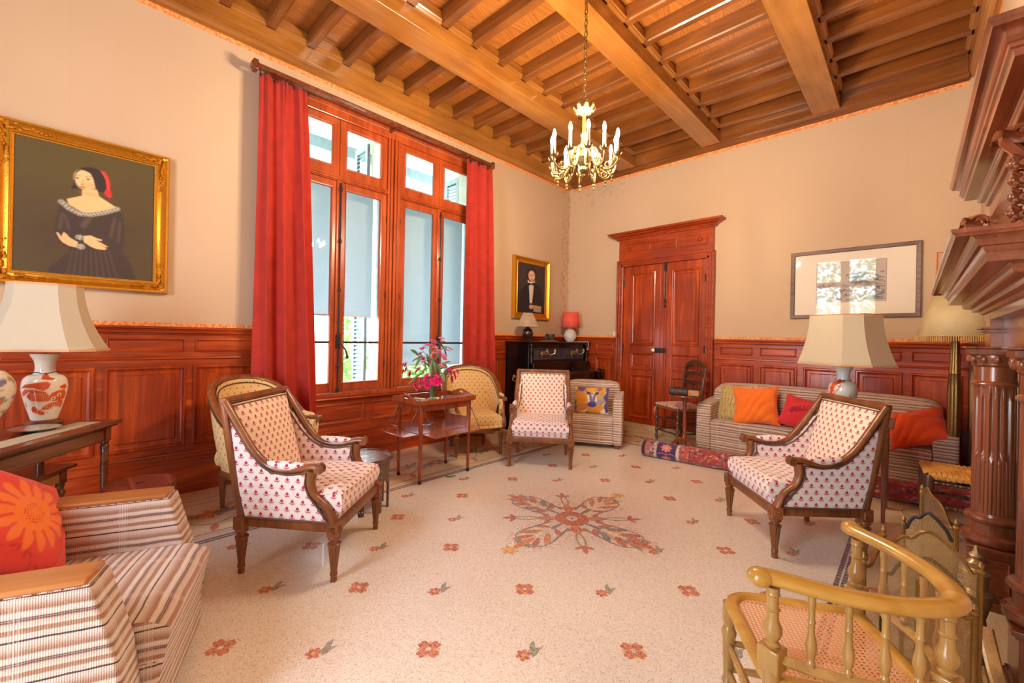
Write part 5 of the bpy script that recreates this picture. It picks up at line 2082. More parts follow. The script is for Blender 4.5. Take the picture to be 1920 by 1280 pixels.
for s in (-1, 1):
    MB().box(s * (lx + .045) - .006, s * (lx + .045) + .006, -ly - .045, ly + .045, .70, .742).build('tray_rim', M['teak'], tray, bevel=.003)
    o = MB()
    n = 24
    pl = [(-lx - .045, .70)] + [(-lx - .045 + (2 * lx + .09) * i / n, .742 + .040 * max(0, math.sin(PI * (i / n - .14) / .72) if .14 < i / n < .86 else 0) ** 1.4) for i in range(n + 1)] + [(lx + .045, .70)]
    for i in range(1, n + 1):
        u0_, u1_ = pl[i], pl[i + 1]
        y0_ = s * (ly + .045)
        if abs((u0_[0] + u1_[0]) / 2) < .038:
            o.prism([(u0_[0], .70), (u1_[0], .70), (u1_[0], .742), (u0_[0], .742)], y0_ - .006, y0_ + .006, lambda u, v, a: (u, a, v))
            o.prism([(u0_[0], .762), (u1_[0], .762), (u1_[0], u1_[1]), (u0_[0], u0_[1])], y0_ - .006, y0_ + .006, lambda u, v, a: (u, a, v))
        else:
            o.prism([(u0_[0], .70), (u1_[0], .70), u1_, u0_], y0_ - .006, y0_ + .006, lambda u, v, a: (u, a, v))
    o.build('tray_handle', M['teak'], tray, smooth=0)
MB().box(-lx, lx, -ly, ly, .425, .437).build('shelf', M['teak'], t, bevel=.002)
# flaps: towards the camera side, the room side and the window side
MB().box(-.20, .155, -ly - .165, -ly - .015, .425, .435).build('flap', M['teak'], t, bevel=.003)
MB().box(lx + .015, lx + .175, -.255, .315, .425, .435).build('flap', M['teak'], t, bevel=.003)
MB().box(-lx - .28, -lx - .015, -.235, .29, .425, .435).build('flap', M['teak'], t, bevel=.003)
MB().box(-lx + .01, lx - .02, ly - .012, ly + .0, .437, .53).build('raised_flap', M['teak'], t, bevel=.003)
for (p, q) in (((-.165, -ly, .68), (-.18, -ly - .15, .44)), ((.165, -ly, .68), (.13, -ly - .15, .44)), ((lx, -.26, .68), (lx + .15, -.235, .44)), ((lx, .27, .68), (lx + .15, .29, .44)),
               ((-lx, .26, .68), (-lx - .2, .27, .44)), ((-lx, -.25, .68), (-lx - .2, -.22, .44))):
    MB().tube([p, q], .0032, n=6).build('flap_stay', M['iron'], t)

# glass jar with oleander
t = thing('glass_jar', 'clear glass jar holding the pink flowers on the tea table', 'jar', (TX - .01, TY - .02, .7045))
gj = glass('jar_glass', (.93, .96, .90))
MB().lathe([(.040, 0), (.046, .006), (.047, .05), (.045, .10), (.046, .135), (.048, .142)], 28, cap=False).build('jar_wall', gj, t)
MB().lathe([(.001, 0.002), (.044, 0.002), (.044, .008), (.001, .008)], 28, cap=False).build('jar_bottom', gj, t)
t = thing('oleander_bouquet', 'bouquet of pink and magenta oleander in the glass jar', 'flowers', (TX - .01, TY - .02, .715))
M['stem'] = plain('green_stem', (96, 128, 62), rough=.6)
M['leaf'] = plain('oleander_leaf', (92, 132, 62), rough=.5)
M['pink'] = plain('pale_pink_petal', (240, 150, 186), rough=.6)
M['magenta'] = plain('magenta_petal', (226, 34, 120), rough=.6)
# targets in view (pixels), spread in depth
heads = [(762, 694, 'magenta', -.02), (770, 703, 'magenta', .0), (757, 684, 'magenta', .01), (782, 726, 'magenta', .05), (788, 720, 'magenta', .04), (803, 724, 'magenta', .08), (812, 715, 'magenta', .09), (799, 712, 'magenta', .07),
         (843, 700, 'magenta', .02), (852, 706, 'magenta', .03), (856, 697, 'magenta', .0), (845, 712, 'magenta', .04), (838, 692, 'magenta', -.02), (786, 692, 'magenta', .05), (818, 707, 'magenta', .06),
         (810, 640, 'pink', .0), (806, 648, 'pink', .02), (817, 644, 'pink', -.02), (793, 655, 'pink', .03), (788, 664, 'pink', .0), (822, 659, 'pink', .03), (815, 663, 'pink', .05), (832, 671, 'pink', .04),
         (827, 687, 'pink', .06), (796, 678, 'pink', .04), (838, 657, 'pink', -.03), (830, 641, 'pink', -.02), (810, 675, 'pink', .0), (792, 672, 'pink', -.02), (826, 668, 'pink', .0)]
rnd = random.Random(21)
ro = Vector((math.cos(0), 0, 0))


def at_depth(px, py, d):
    """point on the pixel's ray at the jar's distance, nearer by d"""
    r = ray(px, py)
    base = Vector((TX - .01, TY - .02, 0))
    k = (base.xy.length - d) / r.xy.length
    return Vector((0, 0, H)) + r * k - Vector((TX - .01, TY - .02, .715))


heads = heads + [(a + rnd.uniform(-7, 7), b_ + rnd.uniform(-7, 7), c, d + rnd.uniform(-.04, .02)) for a, b_, c, d in heads]
for i, (px, py, c, d) in enumerate(heads):
    p = at_depth(px, py, d)
    root = Vector((rnd.uniform(-.02, .02), rnd.uniform(-.02, .02), .01))
    midp = Vector((p.x * .35, p.y * .35, p.z * .62 + .06))
    if i % 2 == 0:
        MB().tube(catmull([root, Vector((root.x, root.y, .12)), midp, p - Vector((0, 0, .01))], 5), .0022, n=5).build('stem', M['stem'], t)
    b = MB()
    nrm = (p - Vector((0, 0, .16))).normalized()
    q = nrm.to_track_quat('Z', 'Y').to_matrix().to_4x4()
    MM = Matrix.Translation(p) @ q
    sz = rnd.uniform(.030, .037)
    for lay in range(2):
        for k in range(5):
            a = 2 * PI * (k + lay * .5) / 5
            w = sz * (1 - .35 * lay)
            pts = []
            for (r_, sd, zz) in ((.1, 0, 0), (.6, -.42, .25), (1.0, -.30, .30 + .5 * lay), (1.1, .12, .2 + .5 * lay), (.9, .45, .35 + .5 * lay), (.5, .35, .2)):
                pts.append((w * (r_ * math.cos(a) - sd * math.sin(a)), w * (r_ * math.sin(a) + sd * math.cos(a)), w * zz))
            b.add(pts, [(0, 1, 2, 3), (0, 3, 4, 5)], 0, MM)
    b.ball((0, 0, sz * .3), sz * .22, n=6, m=4, M=MM)
    b.build('blossom', M[c], t, smooth=60)
leaves = [(769, 655, 786, 668, .0), (778, 690, 792, 668, .05), (765, 720, 795, 698, .06), (828, 655, 842, 651, .0), (800, 700, 795, 678, .02), (808, 706, 806, 680, .05), (817, 700, 812, 672, .03), (834, 716, 826, 696, .07),
          (846, 677, 822, 688, .03), (806, 672, 815, 655, .0), (790, 700, 802, 690, .05), (840, 688, 822, 694, .05), (822, 672, 818, 650, -.02), (772, 678, 790, 672, .02), (812, 692, 808, 664, .0), (800, 662, 806, 690, -.03), (826, 700, 818, 680, .04), (785, 660, 798, 682, .0)]
for (x0, y0, x1, y1, d) in leaves:
    a, c = at_depth(x1, y1, d), at_depth(x0, y0, d + .02)
    dv = c - a
    sd = dv.cross(Vector((rnd.uniform(-.3, .3), -1, rnd.uniform(.2, .8)))).normalized()
    b = MB()
    n = 7
    vs = []
    for k in range(n + 1):
        q = k / n
        p = a + dv * q + Vector((0, 0, .012 * math.sin(PI * q)))
        w = .018 * math.sin(PI * min(.98, max(.04, q))) ** .8
        vs += [p - sd * w, p + Vector((0, 0, -.003)), p + sd * w]
    b.add(vs, [f for k in range(n) for f in ((3 * k, 3 * k + 1, 3 * k + 4, 3 * k + 3), (3 * k + 1, 3 * k + 2, 3 * k + 5, 3 * k + 4))])
    b.build('leaf', M['leaf'], t, smooth=60)

# small things on the tray
t = thing('card_box', 'small cream box with dark writing at the camera end of the tray', 'box', (TX + .03, TY - .20, .7045), rz=.4)
MB().box(-.055, .055, -.022, .022, 0, .030).build('box_body', M['shade'], t, bevel=.003)
b = MB()
for k in range(6):
    b.box(-.034 + k * .011, -.027 + k * .011, -.0226, -.0221, .011, .021 - (k % 2) * .003)
b.build('box_lettering', M['iron'], t, smooth=0)
t = thing('glass_dish', 'shallow clear glass dish turned over at the far end of the tray', 'dish', (TX + .02, TY + .15, .7045))
MB().lathe([(.075, 0), (.078, .004), (.070, .016), (.050, .026), (.02, .032), (.001, .033)], 28, cap=False).build('dish_bowl', glass('dish_glass', (.92, .95, .97)), t)
t = thing('white_napkin', 'folded white paper napkin beside the jar on the tray', 'napkin', (TX - .04, TY + .02, .7045), rz=.7)
MB().box(-.05, .05, -.04, .04, 0, .004).box(-.045, .045, -.035, .04, .004, .008).build('napkin_fold', M['white'], t, bevel=.002)
t = thing('glass_bowl', 'low clear glass bowl on the lower shelf of the tea table', 'bowl', (TX - .08, TY - .04, .4375))
MB().lathe([(.03, 0), (.05, .004), (.075, .03), (.078, .034), (.073, .032), (.048, .010), (.001, .006)], 28, cap=False).build('bowl_wall', glass('bowl_glass', (.9, .94, .96)), t)
# fallen leaf on the floor
t = thing('fallen_leaf', 'small green oleander leaf lying on the terrazzo before the tea table', 'leaf', (-3.057, 2.487, .001), rz=.9)
MB().grid(9, 3, lambda u, v: ((u - .5) * .10, (v - .5) * .022 * math.sin(PI * min(.97, max(.03, u))) + .02 * u * u, .004 + .012 * abs(v - .5) + .02 * (u - .5) ** 2)).build('leaf_blade', M['leaf'], t, smooth=60, solid=.0008)

# ------------------------------------------------------------------ porcelain lamps
VPR = [(.052, 0), (.056, .006), (.062, .03), (.080, .10), (.0925, .165), (.0935, .20), (.088, .232), (.072, .252), (.050, .262), (.043, .28), (.042, .305), (.046, .335), (.058, .360), (.064, .372), (.062, .377)]


M['salmon'] = plain('salmon_braid', (210, 150, 104), rough=.8)


def lamp_shade(t, z0, z1, bw, bd, tw, td, ch0, ch1, rz):
    def ringpts(w, d, c, z):
        return [(-w / 2 + c, -d / 2, z), (w / 2 - c, -d / 2, z), (w / 2, -d / 2 + c, z), (w / 2, d / 2 - c, z), (w / 2 - c, d / 2, z), (-w / 2 + c, d / 2, z), (-w / 2, d / 2 - c, z), (-w / 2, -d / 2 + c, z)]
    vs, fs = [], []
    N = 12
    for i in range(N + 1):
        q = i / N
        k = (1 - q) ** 1.9
        vs += ringpts(tw + (bw - tw) * k, td + (bd - td) * k, ch1 + (ch0 - ch1) * k, z0 + (z1 - z0) * q)
    for i in range(N):
        for j in range(8):
            fs.append((i * 8 + j, i * 8 + (j + 1) % 8, (i + 1) * 8 + (j + 1) % 8, (i + 1) * 8 + j))
    o = MB().add(vs, fs).build('lamp_shade', M['shade'], t, rz=rz, smooth=25, solid=.003)
    for P3 in (ringpts(bw, bd, ch0, z0 + .004), ringpts(tw, td, ch1, z1 - .004)):
        tr = MB()
        for j in range(8):
            a, c = Vector(P3[j]), Vector(P3[(j + 1) % 8])
            tr.tube([a, c], .0055, n=6, flat=(.6, 1.1))
        tr.build('shade_braid', M['salmon'], o)
    for j in range(8):
        MB().tube([vs[i * 8 + j] for i in range(N + 1)], .002, n=5).build('shade_wire', M['shade'], o)
    MB().tube([(0, 0, z0 - .03), (0, 0, z1 - .02)], .005).box(-tw / 2, tw / 2, -.003, .003, z1 - .022, z1 - .017).build('lamp_stem', M['brass'], t, rz=rz)


def china_vase(t, zb, paintfn, rz):
    b = MB()
    P2 = catmull([Vector((r, 0, z)) for r, z in VPR], 11)
    b.lathe([(p.x, p.z) for p in P2], 220, cap=True)
    o = b.build('vase', M['glaze'], t, loc=(0, 0, zb), rz=rz, smooth=60)
    co = np.array([v.co[:] for v in o.data.vertices])
    ang = np.arctan2(co[:, 0], -co[:, 1])      # 0 at local -Y
    p = Paint(ang * .093, co[:, 2], (238, 232, 216))
    paintfn(p)
    setcol(o, p.C)
    return o


RED = (216, 84, 40)


def lion(p):
    k = .00042
    m_ = lambda x, y: ((x - 410) * k * 1.22, (690 - y) * k * 1.12 + .022)
    A = lambda *q: [m_(*e) for e in q]
    p.poly(A((185, 345), (240, 295), (340, 275), (430, 262), (462, 290), (440, 345), (400, 372), (330, 335), (230, 335)), RED)
    p.poly(A((250, 430), (300, 380), (345, 360), (420, 385), (455, 440), (450, 500), (370, 500), (300, 490), (270, 465)), RED)
    p.poly(A((190, 400), (240, 350), (330, 355), (345, 375), (280, 385), (240, 420), (200, 440)), RED, al=.9)
    p.poly(A((450, 440), (470, 400), (520, 375), (590, 370), (628, 420), (620, 490), (560, 505), (480, 505), (445, 480)), (224, 96, 48))
    p.poly(A((385, 600), (400, 560), (470, 520), (600, 500), (618, 560), (600, 590), (560, 585), (510, 565), (450, 605), (410, 610)), RED)
    p.poly(A((275, 605), (290, 560), (330, 560), (350, 595), (420, 632), (412, 668), (370, 668), (330, 645), (285, 632)), RED)
    p.poly(A((385, 235), (385, 190), (415, 160), (450, 170), (455, 210), (505, 232), (495, 250), (450, 245)), RED)
    p.poly(A((530, 330), (600, 300), (625, 345), (590, 370), (545, 355)), RED)
    p.poly(A((195, 520), (215, 500), (230, 540), (215, 580), (198, 560)), RED, al=.8)
    for x, y in ((540, 434), (487, 472)):
        p.ell(*m_(x, y), .011, .010, (240, 232, 214)); p.ell(*m_(x, y), .0055, .0055, (26, 20, 24))
    for i in range(9):
        x = 290 + i * 17
        p.line(A((x, 395), (x + 20, 440), (x + 8, 480)), .0026, (240, 190, 150), al=.8)
    for i in range(8):
        x = 410 + i * 24
        p.line(A((x, 530), (x + 12, 560), (x - 4, 590)), .0026, (240, 200, 160), al=.8)
    p.line(A((500, 500), (530, 470), (560, 490)), .003, (170, 50, 30))
    for i in range(26):
        a = i * 2.39
        x, y = 410 + 900 * math.sin(a * 1.7), 300 + 330 * math.cos(a)
        if abs(x - 410) > 290:
            p.ell(*m_(x, y), .018, .008, RED, a, .3, .85)
            p.ell(*m_(x + 20, y - 16), .012, .006, RED, a + 1, .3, .8)
    for i in range(12):
        x = 220 + i * 36
        p.line(A((x, 640 - 40 * (i % 3)), (x + 24, 636 - 40 * (i % 3))), .0015, (150, 96, 60), al=.6)


def beast(p):
    p.C[:] = np.array(lin((214, 226, 226)))
    for (x, z, rx, rz_, a) in ((-.055, .245, .045, .020, .5), (-.075, .205, .026, .032, 0), (-.04, .265, .03, .016, -.3), (-.085, .15, .018, .035, .1), (-.06, .10, .012, .022, .5), (-.02, .225, .022, .010, -.5), (.0, .262, .03, .008, .1)):
        p.ell(x, z, rx, rz_, RED, a, .25)
    for i in range(10):
        p.ell(-.03 - .006 * i, .20 - .008 * i, .011, .004, RED, 1 + i * .3, .3, .8)
    p.ell(-.088, .226, .006, .006, (230, 190, 90)); p.line([(-.045, .19), (-.05, .16), (-.035, .15)], .004, (232, 160, 120))
    for (x, z) in ((.046, .165), (.048, .145), (.050, .125), (.076, .185), (.078, .16), (.077, .14), (.076, .12)):
        p.line([(x, z + .006), (x + .005, z + .004), (x + .001, z - .004)], .0016, (50, 52, 60)); p.line([(x - .002, z), (x + .006, z - .001)], .0014, (50, 52, 60))
    p.line([(.050, .160), (.045, .156), (.046, .149), (.052, .147)], .002, (50, 52, 60))


def lamp_cord(t, z):
    P2 = [Vector((.05 * math.cos(a) * (1 + .1 * math.sin(3 * a)), .05 * math.sin(a), z + .262 + .012 * math.sin(a * 1.5))) for a in [i * .35 for i in range(34)]]
    MB().tube(P2, .0022, n=5).build('lamp_cord', M['iron'], t)


KX, KY = -3.53, .25
CU, CV = Vector((.82, -.57)).normalized(), Vector((-.57, -.82)).normalized()
CRZ = math.atan2(CU.y, CU.x)
t = thing('table_lamp', 'cream shaded lamp with a red lion vase on the left side table', 'lamp', (-3.585, -.085, .751), rz=0, group='porcelain table lamps')
MB().lathe([(.062, 0), (.078, .004), (.082, .016), (.070, .026), (.064, .030)], 32).build('vase_stand', M['dark'], t)
for k in range(4):
    a = k * PI / 2 + .6
    MB().ball((.07 * math.cos(a), .07 * math.sin(a), .006), .012, n=8, m=5).build('stand_foot', M['dark'], t)
china_vase(t, .0305, lion, PI / 2)
lamp_cord(t, .0305)
lamp_shade(t, .425, .805, .50, .40, .28, .23, .085, .055, math.radians(72))
t = thing('table_lamp', 'cream shaded lamp with a pale blue vase behind the right armchair', 'lamp', (-.405, 4.35, .721), group='porcelain table lamps')
MB().lathe([(.060, 0), (.070, .004), (.072, .016), (.062, .024)], 32).build('vase_stand', M['dark'], t)
china_vase(t, .0245, beast, .1)
lamp_cord(t, .0245)
lamp_shade(t, .415, .815, .63, .48, .45, .35, .125, .085, math.radians(-35))

# ------------------------------------------------------------------ console with low table, left
t = thing('console_table', 'long dark mahogany side table under the portrait of the woman', 'table', (KX + CU.x * .68 + CV.x * .225, KY + CU.y * .68 + CV.y * .225, 0), rz=CRZ)
mp3 = lambda u, v, h: (u, v, h)
b = MB()
b.box(-.68, .68, -.225, .225, .728, .750).box(-.665, .665, -.21, .21, .716, .728)
b.build('table_top', M['dark'], t, bevel=.005, seg=3)
b = MB().box(-.625, .625, .155, .175, .63, .716).box(-.625, .625, -.175, -.155, .63, .716).box(-.630, -.61, -.175, .175, .63, .716).box(.61, .63, -.175, .175, .63, .716)
b.box(-.63, .63, .175, .181, .632, .638).box(-.63, .63, .175, .181, .700, .706)
b.build('apron', M['dark'], t, bevel=.002)
for x in (-.62, .62):
    for y in (-.165, .165):
        l = MB().box(x - .022, x + .022, y - .022, y + .022, .63, .716)
        l.lathe([(.012, 0), (.014, .02), (.020, .55), (.022, .60), (.016, .61), (.022, .62), (.022, .632)], 24, Matrix.Translation((x, y, 0)), flute=lambda a, j, z: 1 - .09 * max(0, math.cos(8 * a)) if z < .56 else 1)
        l.build('leg', M['dark'], t, bevel=.001)


def cpos(a, c, z):
    return (KX + CU.x * a + CV.x * c, KY + CU.y * a + CV.y * c, z)


t = thing('table_runner', 'narrow cream cloth strip along the front of the side table', 'runner', cpos(.66, .115, .751), rz=CRZ)
MB().box(-.56, .56, -.055, .055, 0, .002).build('runner_cloth', M['shade'], t, smooth=0)
t = thing('painted_plate', 'oval plate painted in blue and yellow on the side table', 'plate', cpos(.33, .21, .7525), rz=.4)
o = MB().lathe([(.045, 0), (.055, .002), (.095, .016), (.100, .018), (.094, .019), (.054, .006), (.001, .005)], 64, cap=False).build('plate_body', M['glaze'], t, smooth=50)
co = np.array([v.co[:] for v in o.data.vertices])
p = Paint(co[:, 0], co[:, 1], (150, 170, 196))
p.ell(.03, .03, .05, .04, (226, 190, 90), .4, .4).ell(-.03, -.04, .05, .03, (214, 124, 70), -.4, .4).ell(.06, -.02, .03, .03, (110, 150, 96), 0, .4).ell(-.05, .03, .03, .03, (220, 214, 200), 0, .4)
setcol(o, p.C)
t = thing('porcelain_vase', 'round porcelain vase with green and blue landscape at the picture edge', 'vase', cpos(.52, .29, .751))
vp = catmull([Vector((r, 0, z)) for r, z in ((.055, 0), (.058, .01), (.045, .04), (.052, .09), (.085, .15), (.108, .22), (.105, .28), (.075, .33), (.045, .345), (.042, .37), (.056, .395), (.052, .40))], 5)
o = MB().lathe([(q.x, q.z) for q in vp], 96).build('vase_body', M['glaze'], t, smooth=60)
co = np.array([v.co[:] for v in o.data.vertices])
p = Paint(np.arctan2(co[:, 1], co[:, 0]) * .1, co[:, 2], (230, 222, 204))
rnd = random.Random(8)
for k in range(70):
    c = [(116, 140, 84), (58, 70, 130), (214, 110, 70), (180, 160, 96), (90, 110, 96)][k % 5]
    p.ell(rnd.uniform(-.31, .31), rnd.uniform(.12, .30), rnd.uniform(.01, .03), rnd.uniform(.006, .016), c, rnd.uniform(-.6, .6), .3, .85)
p.line([(-.32, .105), (.32, .105)], .004, (206, 120, 70)).line([(-.32, .325), (.32, .325)], .004, (206, 120, 70))
for k in range(20):
    p.ell(-.31 + k * .033, .05, .010, .03, (216, 110, 60) if k % 2 else (150, 176, 120), .3, .3)
setcol(o, p.C)

t = thing('low_bench_table', 'low brown table with turned legs tucked under the side table', 'table', (-3.59 + CU.x * .5 + CV.x * .17, .055 + CU.y * .5 + CV.y * .17, 0), rz=CRZ)
MB().box(-.5, .5, -.17, .17, .482, .502).build('table_top', M['dark'], t, bevel=.006, seg=3)
MB().box(-.45, .45, .115, .13, .41, .482).box(-.45, .45, -.13, -.115, .41, .482).box(-.455, -.44, -.12, .12, .41, .482).box(.44, .455, -.12, .12, .41, .482).build('apron', M['arm'], t, bevel=.002)
for x in (-.445, .445):
    for y in (-.12, .12):
        MB().box(x - .02, x + .02, y - .02, y + .02, .40, .482).lathe([(.012, 0), (.016, .02), (.012, .05), (.020, .16), (.022, .27), (.014, .285), (.024, .30), (.014, .315), (.022, .33), (.024, .35), (.014, .365), (.021, .385), (.018, .40)], 20, Matrix.Translation((x, y, 0))) \
            .build('leg', M['dark'], t)
t = thing('round_stool', 'low round stool with worn red top and square hole', 'stool', (-3.285, .315, 0))
M['worn'] = wood('worn_red_wood', (124, 66, 50), (196, 102, 72), rough=.5, grain='x', sc=.8, c2=(140, 66, 48))
b = MB()
n = 64
vs, fs = [], []
for i in range(n):
    a = 2 * PI * i / n
    c, s = math.cos(a), math.sin(a)
    m_ = max(abs(c), abs(s))
    vs += [(.165 * c, .165 * s, .40), (.020 * c / m_, .020 * s / m_, .40), (.172 * c, .172 * s, .392), (.172 * c, .172 * s, .376), (.166 * c, .166 * s, .370), (.170 * c, .170 * s, .362), (.166 * c, .166 * s, .352), (.02 * c / m_, .02 * s / m_, .352)]
for i in range(n):
    j = (i + 1) % n
    for p, q in ((1, 0), (0, 2), (2, 3), (3, 4), (4, 5), (5, 6), (6, 7), (7, 1)):
        fs.append((i * 8 + p, i * 8 + q, j * 8 + q, j * 8 + p))
b.add(vs, fs)
b.build('stool_top', M['worn'], t, smooth=40)
MB().lathe([(.10, 0), (.115, .01), (.115, .03), (.075, .06), (.055, .15), (.06, .27), (.10, .335), (.115, .3515)], 32).build('stool_base', M['iron'], t)

# ------------------------------------------------------------------ octagonal inlaid table
t = thing('octagonal_table', 'small octagonal inlaid side table with arched feet beside the armchair', 'side table', (-2.965, 1.575, 0), rz=.2)
M['inlay'] = plain('pearl_inlay', (200, 196, 204), rough=.3)
M['octw'] = wood('dark_inlaid_wood', (64, 40, 32), (118, 80, 60), rough=.3, grain='z', coat=.3)
b = MB().lathe([(.205, .362), (.212, .368), (.212, .380), (.205, .386)], 8)
b.build('table_top', M['octw'], t, smooth=0)
MB().lathe([(.198, .386), (.212, .386), (.212, .394), (.204, .394), (.198, .3865)], 8, cap=False).build('top_rim', M['octw'], t, smooth=0)
b = MB()
for k in range(8):
    a = k * PI / 4
    for r_, s_ in ((.10, .016), (.155, .011)):
        c, s = math.cos(a + (.39 if r_ > .12 else 0)), math.sin(a + (.39 if r_ > .12 else 0))
        b.add([(c * (r_ - s_), s * (r_ - s_), .3866), (c * r_ - s * s_ * .5, s * r_ + c * s_ * .5, .3866), (c * (r_ + s_), s * (r_ + s_), .3866), (c * r_ + s * s_ * .5, s * r_ - c * s_ * .5, .3866)], [(0, 1, 2, 3)])
b.lathe([(.0, .3866), (.035, .3866)], 8, cap=False)
b.build('star_inlay', M['inlay'], t, smooth=0)
for k in range(8):
    a = (k + .5) * PI / 4
    R8 = .185 * math.cos(PI / 8)
    hw = .185 * math.sin(PI / 8)
    c, s = math.cos(a), math.sin(a)
    mpo = lambda u, v, h, c=c, s=s, R8=R8: (c * (R8 + h) - s * u, s * (R8 + h) + c * u, v)
    b = MB()
    n = 10
    b.prism([(-hw, 0), (-hw + .022, 0), (-hw + .022, .20), (-hw, .20)], -.012, 0, mpo)
    b.prism([(hw - .022, 0), (hw, 0), (hw, .20), (hw - .022, .20)], -.012, 0, mpo)
    for i in range(n):
        u0_ = -hw + .022 + (2 * hw - .044) * i / n
        u1_ = -hw + .022 + (2 * hw - .044) * (i + 1) / n
        g = lambda u: .17 + .06 * (1 - abs(u) / (hw - .021)) ** .6
        b.prism([(u0_, g(u0_)), (u1_, g(u1_)), (u1_, .362), (u0_, .362)], -.012, 0, mpo)
    b.prism([(-hw, .20), (-hw + .022, .20), (-hw + .022, .362), (-hw, .362)], -.012, 0, mpo).prism([(hw - .022, .20), (hw, .20), (hw, .362), (hw - .022, .362)], -.012, 0, mpo)
    o = b.build('side_panel', M['octw'], t, smooth=0)
    d = MB()
    for q in range(7):
        z = .035 + q * .045
        for u in (-hw + .011, hw - .011):
            d.add([mpo(u, z - .008, .0006), mpo(u + .005, z, .0006), mpo(u, z + .008, .0006), mpo(u - .005, z, .0006)], [(0, 1, 2, 3)])
    d.build('edge_inlay', M['inlay'], o, smooth=0)

# ------------------------------------------------------------------ right lamp table
t = thing('lamp_table', 'small dark table carrying the lamp behind the right armchair', 'table', (-.325, 4.375, 0))
M['greyb'] = wood('grey_brown_table', (92, 80, 82), (140, 124, 124), rough=.3, grain='x', coat=.4)
MB().box(-.23, .23, -.25, .25, .698, .720).build('table_top', M['greyb'], t, bevel=.006, seg=3)
MB().box(-.20, .20, -.22, .22, .62, .698).build('apron', M['greyb'], t, bevel=.003)
for x in (-.18, .18):
    for y in (-.20, .20):
        MB().frustum((x, y, 0), .022, .022, (x, y, .63), .036, .036).build('leg', M['chair'], t, bevel=.003)
# ------------------------------------------------------------------ upright piano in the corner
t = thing('upright_piano', 'black upright piano with brass candle arms in the far corner', 'piano', (XL + .06, 5.095, 0))
BK = M['black']
# local: x toward the room, y along the wall; body y -.72..+.72
yl, yr_ = -.735, .725
b = MB().box(0, .42, yl, yl + .035, 0, 1.235).box(0, .42, yr_ - .035, yr_, 0, 1.235).box(.0, .02, yl, yr_, 0, 1.235)
b.build('piano_case', BK, t, bevel=.004)
MB().box(-.01, .455, yl - .02, yr_ + .02, 1.235, 1.258).box(.0, .44, yl - .01, yr_ + .01, 1.220, 1.235).build('top_lid', BK, t, bevel=.006, seg=3)
up = MB().box(.36, .40, yl + .035, yr_ - .035, .97, 1.22).build('upper_panel', BK, t)
mpP = lambda u, v, h: (.40 + h, u, v)
MB().panel(yl + .12, yr_ - .12, 1.0, 1.165, [(0, 0), (0, .012), (.008, .014), (.016, .004), (.022, .001), (.022, .001)], mpP).build('panel_moulding', plain('grey_edge_lacquer', (60, 62, 74), rough=.25), up, smooth=0)
for y in (yl + .055, yr_ - .055):
    MB().lathe([(.012, .90), (.020, .92), (.014, .94), (.022, .98), (.013, 1.02), (.011, 1.12), (.018, 1.15), (.012, 1.17), (.022, 1.20), (.022, 1.22)], 16, Matrix.Translation((.425, y, 0))).build('colonnette', BK, t)
MB().box(.36, .48, yl + .035, yr_ - .035, .86, .97).build('fallboard_step', BK, t, bevel=.006)
# keybed with sloping closed lid
kb = MB().prism([(.38, .69), (.70, .69), (.715, .70), (.715, .815), (.70, .835), (.52, .86), (.38, .872)], yl, yr_, lambda u, v, a: (u, a, v))
kb.build('keybed', BK, t, bevel=.004)
MB().box(.55, .722, yl - .004, yl + .06, .70, .85).box(.55, .722, yr_ - .06, yr_ + .004, .70, .85).build('key_cheek', BK, t, bevel=.006)
MB().box(.71, .722, yl + .06, yr_ - .06, .715, .722).box(.71, .722, yl + .06, yr_ - .06, .775, .782).build('key_slip_moulding', BK, t)
MB().box(.34, .37, yl + .035, yr_ - .035, .08, .69).build('lower_panel', BK, t)
MB().box(.0, .66, yl, yl + .05, .0, .08).box(.0, .66, yr_ - .05, yr_, .0, .08).box(.0, .40, yl, yr_, 0, .08).build('plinth', BK, t, bevel=.006)
for y in (yl + .03, yr_ - .03):
    MB().frustum((.63, y, .08), .05, .05, (.63, y, .69), .075, .07).build('console_leg', BK, t, bevel=.01)


def sconce(y):
    b = MB()
    b.ball((.415, y, 1.085), .022, sc=(.5, 1, 1.6)).tube(catmull([(.415, y, 1.12), (.425, y - .03, 1.10), (.42, y - .02, 1.05), (.42, y + .005, 1.03)], 4), .006, n=6)
    for s, e in ((-1, .045), (1, .13)):
        b.tube(catmull([(.42, y, 1.09), (.46, y + s * e * .3, 1.12), (.50, y + s * e * .6, 1.075), (.54, y + s * e, 1.10), (.54, y + s * e, 1.125)], 5), .006, n=6)
        b.lathe([(.006, 0), (.022, .004), (.020, .010), (.010, .012), (.012, .030), (.014, .034)], 12, Matrix.Translation((.54, y + s * e, 1.125)))
    for k in range(7):
        b.ball((.43, y - .05 + k * .018, 1.09 + .02 * math.sin(k * 1.7)), .010, n=6, m=4)
    b.build('candle_arm', M['brassb'], t)


sconce(-.44)
sconce(.28)
b = MB()
for x in (.16, .29):
    b.lathe([(.022, 0), (.026, .003), (.018, .008), (.010, .010)], 14, Matrix.Translation((x, yl, .765)) @ Matrix.Rotation(PI / 2, 4, 'X'))
b.tube(catmull([(.16, yl - .012, .765), (.165, yl - .035, .72), (.20, yl - .038, .71), (.25, yl - .038, .71), (.285, yl - .035, .72), (.29, yl - .012, .765)], 4), .007)
b.build('side_handle', M['brassb'], t)
PZ = 1.259
t = thing('piano_lamp', 'brown glass lamp with pleated taupe shade on the piano', 'lamp', (-3.98, 4.60, PZ))
MB().lathe([(.045, 0), (.052, .006), (.045, .014), (.022, .022), (.03, .03), (.068, .065), (.082, .11), (.072, .155), (.040, .185), (.018, .195), (.016, .215)], 28).build('lamp_body', plain('brown_glass', (50, 30, 28), rough=.1, coat=.6), t)
b = MB()
